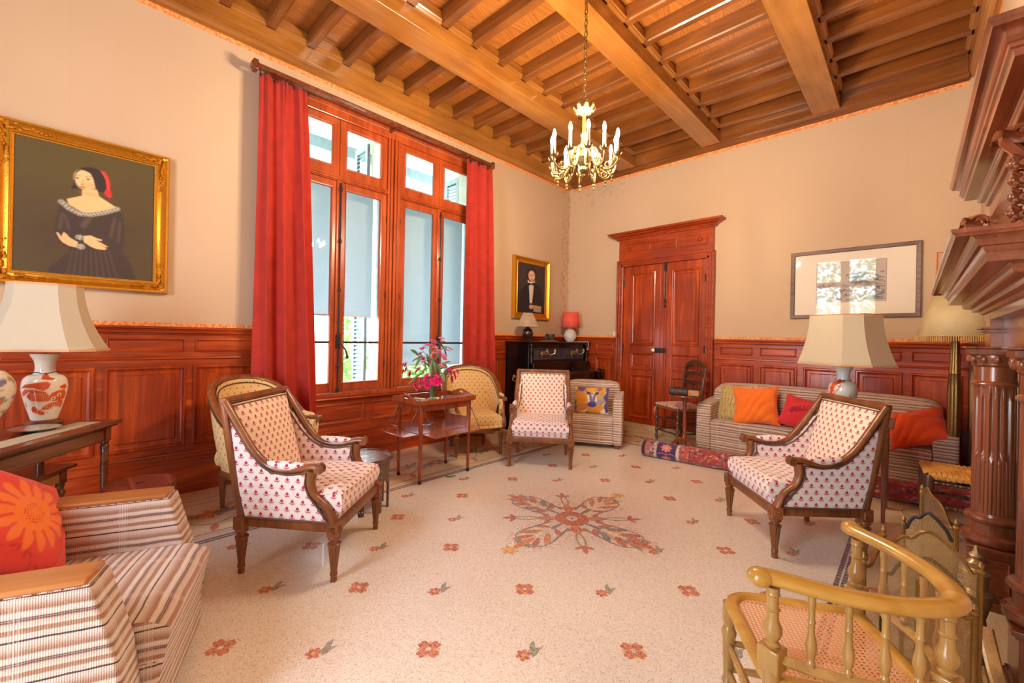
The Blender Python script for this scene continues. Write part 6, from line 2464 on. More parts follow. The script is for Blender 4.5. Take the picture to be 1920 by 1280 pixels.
n = 96
vs, fs = [], []
for j in range(2):
    for i in range(n):
        a = 2 * PI * i / n
        r = (.165 if j == 0 else .062) + (.004 if i % 2 else 0)
        vs.append((r * math.cos(a), r * math.sin(a), .205 if j == 0 else .405))
fs = [(i, (i + 1) % n, n + (i + 1) % n, n + i) for i in range(n)]
b.add(vs, fs)
b.build('lamp_shade', plain('taupe_pleats', (176, 150, 120), rough=.85), t, smooth=0, solid=.002)
MB().tube([(0, 0, .2), (0, 0, .39)], .006).build('lamp_stem', M['brass'], t)
t = thing('coral_lamp', 'white textured lamp with coral drum shade on the piano', 'lamp', (-3.99, 5.66, PZ))
b = MB()
b.lathe([(p.x, p.z) for p in catmull([Vector((r, 0, z)) for r, z in ((.06, 0), (.075, .02), (.098, .07), (.10, .105), (.082, .16), (.052, .20), (.035, .215), (.030, .225))], 5)], 64,
        flute=lambda a, j, z: 1 + .03 * math.sin(12 * a + z * 60) * math.sin(12 * a - z * 60))
b.build('lamp_body', plain('cream_relief_china', (222, 214, 196), rough=.4), t)
MB().lathe([(.148, .225), (.124, .475)], 40, cap=False).build('lamp_shade', plain('coral_shade', (240, 96, 78), rough=.8), t, solid=.003)
MB().tube([(0, 0, .22), (0, 0, .46)], .006).build('lamp_stem', M['brass'], t)
MB().tube(catmull([(.05, .02, .006), (.20, .04, .004), (.31, .03, .003), (.325, .03, -.05), (.322, .02, -.10)], 6), .0032, n=6).ball((.322, .02, -.11), .010).build('lamp_cord', M['white'], t)
t = thing('brass_tray_dish', 'small pale oval tray on the piano under the silver pieces', 'tray', (-3.95, 5.06, PZ))
MB().lathe([(.12, 0), (.145, .008), (.145, .012), (.118, .005), (.001, .004)], 32, cap=False).build('tray_body', M['shade'], t)
t = thing('silver_bowl', 'dark silver bowl with openwork sides on the piano', 'bowl', (-3.95, 5.10, PZ + .0085))
M['silver'] = plain('tarnished_silver', (120, 108, 100), rough=.3, bump=1.0, bscale=140, metal=.8)
MB().lathe([(.03, 0), (.045, .01), (.040, .02), (.060, .05), (.066, .09), (.070, .105), (.066, .105), (.055, .05), (.001, .02)], 24, cap=False).build('bowl_body', M['silver'], t)
t = thing('silver_figurine', 'small silver figurine with a pointed top beside the silver bowl', 'figurine', (-3.95, 4.985, PZ + .0085))
MB().lathe([(.03, 0), (.032, .006), (.018, .014), (.026, .03), (.030, .045), (.018, .06), (.012, .07), (.016, .08), (.008, .092), (.003, .11)], 16).ball((.022, 0, .05), .012).ball((-.022, 0, .05), .012).build('figure', M['silver'], t)

# ------------------------------------------------------------------ chair by the door, tripod table and book
t = thing('ladder_back_chair', 'dark ladder back chair with checked seat pad before the door', 'chair', (-2.165, 5.53, 0), face_dir(-.50, -.87))
DK = M['octw']


def turned(z0, z1, r, n=14):
    pr = [(r * .7, z0)]
    k = 6
    for i in range(k):
        a = z0 + (z1 - z0) * (i + .1) / k
        d = (z1 - z0) / k
        pr += [(r * .62, a), (r * .95, a + d * .2), (r * .62, a + d * .35), (r * 1.0, a + d * .55), (r * .85, a + d * .8)]
    pr += [(r * .8, z1)]
    return pr


for s in (-1, 1):
    MB().lathe(turned(0, .46, .022), 12, Matrix.Translation((s * .205, -.19, 0))).ball((s * .205, -.19, .465), .018).build('leg', DK, t)
    MB().tube(catmull([(s * .18, .17, 0), (s * .18, .175, .45), (s * .185, .20, .75), (s * .19, .235, .97)], 5), .017, n=8).build('back_leg', DK, t)
    for z in (.14, .28):
        MB().tube([(s * .203, -.18, z), (s * .182, .17, z)], .010, n=8).build('stretcher', DK, t)
for z in (.14, .30):
    MB().lathe(turned(-.19, .19, .015), 10, Matrix.Translation((0, -.19, z)) @ Matrix.Rotation(PI / 2, 4, 'Y')).build('stretcher', DK, t)
MB().tube([(-.18, .17, .20), (.18, .17, .20)], .010, n=8).build('stretcher', DK, t)


def slat(zc, arch, hgt, wavy=False):
    b = MB()
    n = 24
    vs, fs = [], []
    for i in range(n + 1):
        u = i / n
        x = -.185 + .37 * u
        top = zc + hgt / 2 + (arch * math.sin(PI * u) if not wavy else arch * (abs(math.sin(2 * PI * u)) ** .8) * .6)
        bot = zc - hgt / 2 + (arch * .72 * math.sin(PI * u) if not wavy else arch * (abs(math.sin(2 * PI * u)) ** .8) * .6)
        y = .175 + (zc - .45) * .115
        for yy in (y - .009, y + .009):
            vs += [(x, yy, bot), (x, yy, top)]
    for i in range(n):
        a, c = i * 4, i * 4 + 4
        fs += [(a, c, c + 1, a + 1), (a + 2, a + 3, c + 3, c + 2), (a + 1, c + 1, c + 3, a + 3), (a, a + 2, c + 2, c)]
    fs += [(0, 1, 3, 2), (4 * n, 4 * n + 2, 4 * n + 3, 4 * n + 1)]
    b.add(vs, fs)
    b.build('back_slat', DK, t, smooth=30)


slat(.965, .075, .05)
slat(.86, .035, .04)
slat(.74, .05, .04, True)
b = cushion(.43, .39, .04, 16, 16, crown=.012)
o = b.build('seat_pad', M['cloth'], t, loc=(0, -.005, .455), smooth=70)
co = np.array([v.co[:] for v in o.data.vertices])
p = Paint(co[:, 0], co[:, 1], (226, 190, 170))
k = (np.sin(co[:, 0] * 120) * np.sin(co[:, 1] * 120))
p.C = np.where((k > 0)[:, None], np.array(lin((228, 196, 180))), np.array(lin((198, 128, 104))))
setcol(o, p.C)
MB().box(-.20, .20, -.185, .17, .425, .456).build('seat_frame', M['arm'], t, bevel=.01, seg=3)
MB().tube(catmull([(-.215, -.20, .44), (-.235, -.215, .40), (-.225, -.21, .34)], 4), .006, n=5).tube(catmull([(-.215, -.20, .44), (-.200, -.225, .39), (-.205, -.22, .36)], 4), .006, n=5).build('seat_tie', plain('pink_tie', (236, 130, 130), rough=.8), t)

t = thing('tripod_table', 'small mahogany tripod table with a big book on it', 'table', (-1.965, 5.175, 0), 1.53)
MB().lathe([(.001, .640), (.155, .640), (.162, .648), (.160, .658), (.150, .660), (.001, .660)][::1], 40, cap=False).build('table_top', M['teak'], t)
MB().lathe([(.030, .10), (.036, .13), (.030, .16), (.020, .20), (.026, .30), (.018, .50), (.024, .58), (.034, .625), (.045, .640)], 20).build('pillar', M['teak'], t)
for k in range(3):
    a = k * 2 * PI / 3 + .3
    c, s = math.cos(a), math.sin(a)
    MB().tube(catmull([(c * .02, s * .02, .125), (c * .08, s * .08, .13), (c * .14, s * .14, .07), (c * .20, s * .20, .018), (c * .235, s * .235, .010)], 5), lambda q: .020 - .009 * q, n=8, flat=(.7, 1)).build('leg', M['teak'], t)
t = thing('leather_book', 'thick old leather bound book lying on the tripod table', 'book', (-1.965, 5.18, .6605), math.radians(12))
M['leather'] = plain('dark_leather', (58, 48, 44), rough=.5, bump=.4, bscale=120)
MB().box(-.165, .165, -.105, .105, 0, .006).box(-.165, .165, -.105, .105, .070, .076).build('cover', M['leather'], t, bevel=.002)
MB().box(-.045, .160, -.100, .100, .006, .070).box(-.158, -.045, -.085, .100, .006, .070).build('pages', plain('page_edges', (186, 132, 84), rough=.8), t)
b = MB().grid(16, 10, lambda u, v: (-.165 + .21 * u, -.105 - .012 * math.sin(PI * v), .003 + .070 * v))
for k in range(5):
    b.tube([(-.150 + k * .043, -.112, .004), (-.150 + k * .043, -.122, .038), (-.150 + k * .043, -.112, .072)], .004, n=5)
b.build('spine', M['leather'], t, solid=.003)

# ------------------------------------------------------------------ rolled carpet before the sofa
p0, p1 = Vector((-2.19, 4.605, 0)), Vector((.37, 4.965, 0))
dl = (p1 - p0)
Lr = dl.length
ang = math.atan2(dl.y, dl.x)
t = thing('rolled_carpet', 'rolled oriental carpet lying along the front of the sofa', 'carpet', (p0.x, p0.y, 0), ang)
b = MB()
NU, NV = 430, 84
R0 = .098


def rollf(u, v):
    a = 2 * PI * v
    r = R0 * (1 + .05 * math.sin(a * 2 + 1) + .03 * math.sin(u * 14 + a) + .02 * math.sin(u * 33))
    z = max(.0005, R0 * .86 + r * .90 * math.sin(a))
    return (u * Lr, r * 1.1 * math.cos(a), z)


b.grid(NU, NV, rollf)
o = b.build('carpet_roll', M['cloth'], t, smooth=70)
co = np.array([rollf(i / (NU - 1), j / (NV - 1)) for j in range(NV) for i in range(NU)])
vv = np.array([j / (NV - 1) for j in range(NV) for i in range(NU)]) * 2 * PI * R0
uu = co[:, 0]
p = Paint(uu, vv, (168, 62, 62))
rr = random.Random(31)
p.poly([(.0, -1), (.035, -1), (.035, 1), (0, 1)], (40, 36, 56))
p.poly([(.035, -1), (.12, -1), (.12, 1), (.035, 1)], (176, 92, 92))
p.poly([(.12, -1), (.165, -1), (.165, 1), (.12, 1)], (204, 180, 170))
p.poly([(.165, -1), (.36, -1), (.36, 1), (.165, 1)], (62, 44, 96))
p.poly([(.36, -1), (.40, -1), (.40, 1), (.36, 1)], (206, 186, 178))
p.poly([(.40, -1), (.50, -1), (.50, 1), (.40, 1)], (184, 80, 72))
pal = [(52, 62, 100), (214, 110, 84), (110, 138, 128), (206, 180, 150), (104, 30, 44), (140, 150, 176), (190, 84, 70)]
for k in range(1500):
    x = rr.uniform(.40, Lr)
    y = rr.uniform(-.02, .64)
    p.ell(x, y, rr.uniform(.006, .024), rr.uniform(.004, .013), pal[k % 7], rr.uniform(-1, 1), .3, .85)
for x, y in ((.262, .07), (.262, .24), (.262, .40), (.262, .56)):
    for q in range(8):
        a = q * PI / 4
        p.ell(x + .035 * math.cos(a), y + .035 * math.sin(a), .024, .013, (226, 126, 90), a, .25)
    p.ell(x, y, .022, .022, (150, 160, 200)); p.ell(x, y, .008, .008, (226, 180, 150))
    p.line([(x - .085, y + .085), (x - .04, y + .07), (x, y + .085), (x + .04, y + .07), (x + .085, y + .085)], .008, (190, 120, 150))
for k in range(60):
    p.ell(rr.uniform(.04, .12), rr.uniform(0, .62), .014, .010, pal[k % 7], rr.uniform(0, 3), .3)
    p.ell(rr.uniform(.125, .16), rr.uniform(0, .62), .010, .006, pal[(k * 3) % 7], rr.uniform(0, 3), .3)
for x in (.12, .165, .36, .40, .50):
    p.line([(x, -1), (x, 1)], .005, (44, 34, 60))
setcol(o, p.C)
b = MB()
pts = [(.002, (R0 * .97 - .0021 * k) * math.cos(k * .30) * 1.05, max(.008, R0 * .86 + (R0 * .97 - .0021 * k) * math.sin(k * .30) * .88)) for k in range(44)]
b.tube(pts, .0052, n=6)
b.add([(.012, R0 * 1.05 * math.cos(2 * PI * k / 30), R0 * .86 + R0 * .85 * math.sin(2 * PI * k / 30)) for k in range(30)], [tuple(range(30))])
b.build('rolled_end', plain('carpet_back', (70, 56, 72), rough=.9), t)

# ------------------------------------------------------------------ floor lamp behind the mantel
t = thing('floor_lamp', 'brass column floor lamp with fringed parchment shade behind the mantel', 'floor lamp', (.255, 5.30, 0))
BR = M['brass']
MB().lathe([(.12, 0), (.13, .01), (.125, .03), (.08, .05), (.05, .07), (.045, .10)], 32).build('base', BR, t)
MB().lathe([(.040, .10), (.044, .40), (.030, .46), (.040, .47), (.040, .49), (.030, .50), (.046, .56), (.044, .66), (.046, .95), (.036, 1.06), (.042, 1.07), (.036, 1.09), (.030, 1.30), (.02, 1.40)], 48,
           flute=lambda a, j, z: 1 - .10 * max(0, math.cos(8 * a))).build('column', BR, t)
MB().tube([(0, 0, 1.38), (0, 0, 1.70)], .008).build('stem', BR, t)
o = MB().lathe([(.245, 1.385), (.145, 1.735)], 48, cap=False).build('lamp_shade', plain('parchment_shade', (206, 186, 140), rough=.7, var=.4), t, solid=.002)
b = MB()
for k in range(110):
    a = 2 * PI * k / 110
    b.tube([(.247 * math.cos(a), .247 * math.sin(a), 1.39), (.249 * math.cos(a), .249 * math.sin(a), 1.345)], .004, n=5)
b.lathe([(.2465, 1.385), (.2465, 1.398)], 48, cap=False)
b.build('fringe', plain('gold_fringe', (206, 166, 96), rough=.7), o)

# ------------------------------------------------------------------ rush seated low chair
t = thing('rush_stool', 'low chair with straw seat and dark turned legs between column and sofa', 'stool', (.25, 4.385, 0), .06)
RS = plain('straw', (222, 160, 72), rough=.7, bump=.8, bscale=160)
b = MB()
hw, hd = .175, .19
# four woven triangles with cords wound over the rails
for k in range(4):
    ca, sa = math.cos(k * PI / 2), math.sin(k * PI / 2)
    A_, B_ = (hw, hd) if k % 2 == 0 else (hd, hw)
    for i in range(20):
        q = (i + .5) / 20
        x = A_ * q
        y = B_ * q
        P2 = []
        zt = .425 + .004 * math.sin(i * 2)
        # cord running outward over the rail at distance, on both halves of the side
        for s in (-1, 1):
            xs = s * A_ * q
            pts = [(xs, -B_ * q, zt), (xs, -B_ - .004, zt), (xs, -B_ - .020, zt - .014), (xs, -B_ - .014, zt - .034), (xs, -B_ + .01, zt - .036)]
            b.tube([(ca * u - sa * v, sa * u + ca * v, w) for u, v, w in pts], .0048, n=5)
b.build('straw_seat', RS, t)
MB().box(-hw, hw, -hd, hd, .400, .421).build('seat_core', RS, t)
for x in (-hw, hw):
    for y in (-hd, hd):
        MB().lathe([(.014, 0), (.018, .02), (.020, .12), (.024, .14), (.020, .16), (.024, .30), (.028, .32), (.028, .395), (.026, .41)], 14, Matrix.Translation((x, y, 0))).build('leg', DK, t)
for y in (-hd, hd):
    for z, r in ((.36, .012), (.20, .016), (.10, .016)):
        MB().lathe(turned(-hw, hw, r), 10, Matrix.Translation((0, y, z)) @ Matrix.Rotation(PI / 2, 4, 'Y')).build('stretcher', DK, t)
for x in (-hw, hw):
    for z in (.15, .28):
        MB().tube([(x, -hd, z), (x, hd, z)], .011, n=8).build('stretcher', DK, t)

# ------------------------------------------------------------------ carved chimneypiece
MA, MY = M['mantel'], M['mantely']
t = thing('fireplace_mantel', 'tall carved wooden chimneypiece with fluted column at the right edge', 'fireplace', (XR - .058, 2.71, 0))
# local x negative into the room; world x = XR-.058 + x
wx = lambda x: x - (XR - .058)
y_ = lambda y: y - 2.71


def crownmould(name, prof, yn, yf, mat, par=None):
    """profile of (x world, z) from top outside to wall; mitred returns at both ends"""
    xw = XR - .058
    vs, fs = [], []
    x0 = min(p[0] for p in prof)
    for (x, z) in prof:
        d = x - x0          # inset
        vs += [(wx(xw), y_(yn + d), z), (wx(x), y_(yn + d), z), (wx(x), y_(yf - d), z), (wx(xw), y_(yf - d), z)]
    for i in range(len(prof) - 1):
        for j in range(3):
            fs.append((4 * i + j, 4 * i + 1 + j, 4 * i + 5 + j, 4 * i + 4 + j))
    fs.append((0, 1, 2, 3))
    n = 4 * (len(prof) - 1)
    fs.append((n + 3, n + 2, n + 1, n))
    return MB().add(vs, fs).build(name, mat, par or t, smooth=28)


def arc(x0, z0, x1, z1, bulge, n=6):
    out = []
    for i in range(n + 1):
        q = i / n
        x, z = x0 + (x1 - x0) * q, z0 + (z1 - z0) * q
        nx, nz = -(z1 - z0), (x1 - x0)
        out.append((x + nx * bulge * math.sin(PI * q), z + nz * bulge * math.sin(PI * q)))
    return out


shelfp = [(.070, 1.628), (.072, 1.617), (.078, 1.612)] + arc(.080, 1.608, .126, 1.585, .35) + [(.134, 1.583), (.138, 1.572), (.143, 1.566), (.143, 1.541), (.190, 1.540)] + arc(.194, 1.536, .222, 1.510, -.3) + \
         [(.228, 1.508), (.232, 1.492), (.255, 1.490), (.262, 1.478), (.272, 1.474), (.274, 1.440)]
crownmould('mantel_shelf', shelfp, 1.72, 3.69, MY)
crownp = [(.139, 2.242), (.141, 2.228), (.147, 2.222)] + arc(.149, 2.216, .176, 2.172, .30) + [(.182, 2.168), (.184, 2.158), (.192, 2.154), (.196, 2.134), (.240, 2.126)] + arc(.244, 2.120, .262, 2.095, -.3) + \
         [(.268, 2.092), (.272, 2.072), (.284, 2.066), (.288, 2.02), (.300, 2.0)]
crownmould('overmantel_cornice', crownp, 1.82, 3.63, MY)
# overmantel body and frieze
MB().box(wx(.295), wx(XR - .058), y_(1.98), y_(3.47), 1.628, 2.02).build('overmantel', MA, t, bevel=.004)
om = MB().box(wx(.275), wx(.296), y_(3.40), y_(3.48), 1.632, 2.0).box(wx(.275), wx(.296), y_(1.95), y_(2.03), 1.632, 2.0).build('overmantel_pilaster', MA, t, bevel=.004)
mpO = lambda u, v, h: (wx(.295 - h), u, v)
MB().panel(y_(2.10), y_(3.33), 1.68, 1.97, [(0, 0), (0, .022), (.012, .026), (.03, .016), (.05, .004), (.07, .002), (.09, .010)], mpO).build('overmantel_panel', MA, t, smooth=0)
# carved consoles: volute, leaves, bell drops
for yy in (3.34, 2.06):
    b = MB()
    cx_, cz_ = wx(.262), 0
    b.tube(catmull([(wx(.215), y_(yy), 1.985), (wx(.200), y_(yy), 1.955), (wx(.225), y_(yy), 1.915), (wx(.262), y_(yy), 1.85), (wx(.270), y_(yy), 1.76), (wx(.245), y_(yy), 1.69), (wx(.225), y_(yy), 1.655)], 6), lambda q: .022 - .006 * q, n=10, flat=(1.5, .8))
    for s in (-1, 1):
        pts = [(wx(.232) + .036 * (1 - i / 22) * math.cos(i * .5), y_(yy) + s * .036, 1.955 + .036 * (1 - i / 22) * math.sin(i * .5)) for i in range(19)]
        b.tube(pts, .008, n=6)
    # spreading palmette at the top, leaf sprays down the front, hanging berries
    for k in range(7):
        a = (k - 3) * .42
        b.tube(catmull([(wx(.255), y_(yy) + .012 * a, 1.915), (wx(.222), y_(yy) + .040 * math.sin(a), 1.968 - .006 * abs(k - 3)), (wx(.186), y_(yy) + .066 * math.sin(a), 1.988 - .010 * abs(k - 3)), (wx(.172), y_(yy) + .082 * math.sin(a), 1.968 - .010 * abs(k - 3))], 4),
               lambda q: .012 * (1 - .5 * q), n=6, flat=(1.5, .55))
    for row in range(5):
        z = 1.885 - row * .052
        for s in (-1, 1):
            b.tube(catmull([(wx(.262), y_(yy), z - .035), (wx(.228), y_(yy) + s * .022, z - .01), (wx(.215), y_(yy) + s * .050, z + .004), (wx(.226), y_(yy) + s * .066, z - .014)], 4), lambda q: .011 * (1 - .45 * q), n=6, flat=(1.4, .6))
            pts = [(wx(.236) + .015 * (1 - i / 14) * math.cos(i * .6), y_(yy) + s * .062, z - .026 + .015 * (1 - i / 14) * math.sin(i * .6)) for i in range(12)]
            b.tube(pts, .0045, n=5)
        b.ball((wx(.218), y_(yy), z - .008), .013 - .001 * row, n=10, m=7)
        b.ball((wx(.222), y_(yy) - .02, z - .024), .008, n=8, m=6).ball((wx(.222), y_(yy) + .02, z - .024), .008, n=8, m=6)
    b.build('carved_console', MA, t)
b = MB()
for k in range(30):
    q = k / 29
    b.tube(catmull([(wx(.285), y_(2.14 + 1.12 * q), 1.645), (wx(.262), y_(2.16 + 1.12 * q), 1.70), (wx(.272), y_(2.20 + 1.12 * q), 1.73)], 3), .012, n=6)
b.build('carved_band', MA, t)
# entablature blocks over the columns, frieze between
MB().box(wx(.318), wx(XR - .058), y_(1.95), y_(3.44), 1.28, 1.455).build('frieze', MA, t, bevel=.003)
FY, NY = 3.30, 2.45
for yy, xx in ((FY, .30), (NY, .358)):
    bx = xx - .028
    e = MB().box(wx(bx), wx(XR - .058), y_(yy - .085), y_(yy + .085), 1.30, 1.462).build('entablature_block', MA, t, bevel=.003)
    for (z, o_) in ((1.392, .030), (1.380, .018), (1.372, .008)):
        MB().box(wx(bx - o_), wx(XR - .058), y_(yy - .085 - o_), y_(yy + .085 + o_), z, z + .010).build('block_moulding', MA, e, bevel=.002)
    # abacus and capital
    cM = Matrix.Translation((wx(xx), y_(yy), 0))
    c = MB().box(wx(xx - .112), wx(xx + .10), y_(yy - .112), y_(yy + .112), 1.293, 1.303).box(wx(xx - .100), wx(xx + .10), y_(yy - .100), y_(yy + .100), 1.262, 1.293)
    c.build('abacus', MA, t, bevel=.004)
    b = MB().lathe([(.078, 1.205), (.084, 1.212), (.084, 1.222), (.092, 1.235), (.096, 1.255), (.094, 1.262)], 40, cM)
    for k in range(12):
        a = 2 * PI * k / 12
        b.ball((wx(xx) + .088 * math.cos(a), y_(yy) + .088 * math.sin(a), 1.240), .019, n=10, m=7, sc=(.8, .8, 1.15))
    b.build('capital', MA, t)
    b = MB().lathe([(.0735, 1.118), (.080, 1.110), (.084, 1.118), (.084, 1.124), (.0775, 1.132), (.0765, 1.198), (.082, 1.205)][0:1] + [(.084, 1.106), (.087, 1.114), (.084, 1.122), (.0745, 1.130), (.0735, 1.200), (.080, 1.205)], 40, cM)
    b.build('necking', MA, t)
    # fluted shaft, lower third cabled
    prof = [(.0765 - .0035 * (z - .46) / .65, z) for z in [.46 + .65 * i / 26 for i in range(27)]]
    nfl = 16

    def fl(a, j, z):
        w = (a * nfl / (2 * PI)) % 1.0
        inside = .22 < w < .78
        if not inside or z < .475 or z > 1.092:
            return 1.0
        q = (w - .22) / .56
        depth = .11 * math.sin(PI * q) ** .6
        if z < .755:
            return 1.0 - .035 * (1 if (q < .12 or q > .88) else -.35 * math.sin(PI * (q - .12) / .76))
        return 1.0 - depth * min(1, (1.092 - z) / .02)
    MB().lathe(prof, nfl * 12, cM, flute=fl).build('column', MA, t, smooth=45)
    MB().lathe([(.098, .3045), (.108, .312), (.114, .328), (.110, .346), (.098, .356), (.086, .360), (.084, .372), (.0835, .410), (.092, .416), (.100, .424), (.102, .434), (.096, .444), (.084, .448), (.0785, .462)], 64, cM).build('column_base', MA, t)
    px0 = xx - .097
    pd = MB().box(wx(px0 + .02), wx(XR - .058), y_(yy - .10), y_(yy + .14), 0, .29).build('pedestal', MA, t, bevel=.003)
    MB().box(wx(px0), wx(XR - .058), y_(yy - .118), y_(yy + .15), .285, .305).box(wx(px0 + .01), wx(XR - .058), y_(yy - .108), y_(yy + .145), .272, .286).build('pedestal_cap', MA, pd, bevel=.004)
    MB().box(wx(px0 + .005), wx(XR - .058), y_(yy - .118), y_(yy + .15), .0, .045).box(wx(px0 + .012), wx(XR - .058), y_(yy - .108), y_(yy + .145), .045, .058).build('pedestal_foot', MA, pd, bevel=.003)
    MB().panel(wx(px0 + .045), wx(XR - .075), .085, .250, [(0, 0), (0, .006), (.006, .008), (.012, .002), (.02, .001)], lambda u, v, h, yy=yy: (u, y_(yy - .10) - h, v)).build('pedestal_panel', MY, pd, smooth=0)
MB().box(wx(.365), wx(XR - .04), y_(2.56), y_(3.20), 0, 1.28).build('firebox', plain('sooty_brick', (60, 46, 42), rough=.9), t)
MB().box(wx(.362), wx(.372), y_(3.42), y_(3.62), 0, 1.44).build('side_pilaster', MA, t)

# ------------------------------------------------------------------ brass andiron and fender
t = thing('andiron', 'ornate brass andiron with finial in front of the fireplace column', 'andiron', (.195, 2.60, 0))
AB = plain('pale_old_brass', (214, 190, 146), rough=.38, bump=.6, bscale=90, metal=.75)
MB().lathe([(.055, 0), (.058, .02), (.040, .04), (.046, .07), (.030, .10), (.036, .15), (.030, .20), (.038, .235), (.046, .27), (.048, .30), (.030, .315), (.036, .33), (.036, .375), (.044, .385), (.024, .40), (.028, .42), (.014, .435), (.022, .45), (.010, .465), (.004, .49)], 6 * 4).build('finial_post', AB, t)
for s in (-1, 1):
    MB().tube(catmull([(0, s * .02, .16), (-.02, s * .07, .13), (-.03, s * .11, .06), (-.04, s * .15, .02), (-.04, s * .18, .04)], 5), .014, n=8).build('scroll_foot', AB, t)
t = thing('brass_fender', 'pierced brass fender with scrolls on the hearth below the andiron', 'fender', (.215, 2.24, 0))
b = MB()
for k in range(9):
    y = -.22 + k * .045
    pts = [(-.01, y + (.022 - .0012 * i) * math.cos(i * .6), .055 + (.030 - .0015 * i) * math.sin(i * .6)) for i in range(13)]
    b.tube(pts, .0055, n=5)
b.tube([(-.01, -.26, .1), (-.01, .16, .1)], .010).tube([(-.01, -.26, .012), (-.01, .16, .012)], .012)
b.build('fender_scrolls', AB, t)
MB().tube(catmull([(-.01, .15, .26), (.0, .10, .20), (.01, .05, .15), (.02, -.08, .12), (.02, -.24, .11)], 5), .014, n=8, flat=(1.6, .7)).build('fender_rail', AB, t)
MB().lathe([(.014, .0), (.020, .10), (.012, .12), (.020, .14), (.008, .16)], 12, Matrix.Translation((.03, -.12, 0))).build('fender_knob', M['iron'], t)

# ------------------------------------------------------------------ folding spark guard
def mesh_mat():
    m, nt, b = newmat('brass_wire_mesh')
    u, v = uvnodes(nt)
    a, c = (u + v) * 150.0, (u - v) * 150.0
    w = (a.fract() - .5).abs().gt(.36).mx((c.fract() - .5).abs().gt(.36))
    out = nt.nodes['Material Output']
    tr = nt.nodes.new('ShaderNodeBsdfTransparent')
    mx = nt.nodes.new('ShaderNodeMixShader')
    nt.links.new(w.k, mx.inputs[0])
    nt.links.new(tr.outputs[0], mx.inputs[1])
    nt.links.new(b.outputs[0], mx.inputs[2])
    nt.links.new(mx.outputs[0], out.inputs[0])
    b.inputs['Base Color'].default_value = (*lin((176, 146, 96)), 1)
    P_(b, rough=.4, metal=.7)
    return m


M['wire'] = mesh_mat()
t = thing('spark_guard', 'folding brass wire mesh spark guard with stepped arched tops', 'fire screen', (.0, 2.15, 0))
gx, gy = 0.0, 2.15


def guard_panel(p, q, zb, prof, post=(True, True), dark=False):
    """panel between floor points p and q, top height zb + profile"""
    a, c = Vector((p[0] - gx, p[1] - gy, 0)), Vector((q[0] - gx, q[1] - gy, 0))
    d = c - a
    tops = catmull([Vector((u, 0, z)) for u, z in prof], 5)
    vs = []
    me = MB()
    W_ = d.length
    for k in tops:
        w = a + d * k.x
        vs += [(w.x, w.y, .03), (w.x, w.y, k.z)]
    me.add(vs, [(2 * i, 2 * i + 2, 2 * i + 3, 2 * i + 1) for i in range(len(tops) - 1)])
    o = me.build('mesh_panel', M['wire'], t, smooth=0)
    uvl = o.data.uv_layers.new(name='uv')
    for pl in o.data.polygons:
        for li in pl.loop_indices:
            vi = o.data.loops[li].vertex_index
            uvl.data[li].uv = (tops[vi // 2].x * W_, vs[vi][2])
    f = MB().tube([(a + d * k.x) + Vector((0, 0, k.z)) for k in tops] + [c + Vector((0, 0, .03)), a + Vector((0, 0, .03))], .0062, n=6, closed=True)
    f.build('panel_frame', BR if not dark else M['iron'], o)
    for e, on in ((a, post[0]), (c, post[1])):
        if on:
            h_ = prof[0][1] if e is a else prof[-1][1]
            MB().lathe([(.010, 0), (.011, .01), (.0075, .02), (.0075, h_ + .005), (.011, h_ + .012), (.006, h_ + .02), (.009, h_ + .03), (.003, h_ + .045)], 10, Matrix.Translation(e)).build('guard_post', BR, t)


def arch(z0, z1):
    return [(0, z0), (.07, z0 + .0), (.13, z0 + (z1 - z0) * .35), (.22, z0 + (z1 - z0) * .62), (.32, z0 + (z1 - z0) * .66), (.40, z1 - .01), (.50, z1), (.60, z1 - .01), (.70, z0 + (z1 - z0) * .70), (.84, z0 + (z1 - z0) * .35), (.92, z0 + .0), (1, z0)]


S0, S1, S2_, S3, S4, S5 = (-.115, 1.95), (-.070, 2.08), (.165, 2.07), (.125, 2.36), (.035, 2.57), (-.02, 2.40)
guard_panel(S0, S1, 0, [(0, .53), (.3, .52), (.6, .55), (1, .60)])
guard_panel(S1, S2_, 0, arch(.56, .66))
guard_panel((-.062, 2.10), (.158, 2.10), 0, arch(.47, .56), (False, False), True)
guard_panel(S3, S4, 0, [(0, .60), (.15, .60), (.4, .66), (.7, .68), (.85, .70), (1, .66)])
guard_panel(S5, S3, 0, arch(.56, .64), (True, False), True)
guard_panel((.150, 2.02), (.02, 1.93), 0, [(0, .44), (.2, .44), (.4, .50), (.7, .54), (1, .54)], (True, False))

# ------------------------------------------------------------------ gilded corner chair in the foreground
CG = wood('worn_gold_paint', (150, 110, 52), (196, 152, 84), rough=.32, grain='z', sc=1.4, coat=.4)
CG2 = wood('worn_gold_rail', (176, 124, 40), (208, 162, 72), rough=.28, grain='x', sc=1.0, coat=.5)
cA, cB = Vector((-.254, 1.288, 0)), Vector((-.124, 1.801, 0))
cm = (cA + cB) / 2
cd = (cB - cA)
pr_ = Vector((cd.y, -cd.x, 0)) / 2
cC, cF = cm + pr_, cm - pr_
t = thing('corner_chair', 'worn gilt corner chair with horseshoe rail and cane seat in the right foreground', 'chair', (cm.x, cm.y, 0))
Lc = lambda v, z=0: Vector((v.x - cm.x, v.y - cm.y, z))
a_, b_, c_, f_ = Lc(cA), Lc(cB), Lc(cC), Lc(cF)


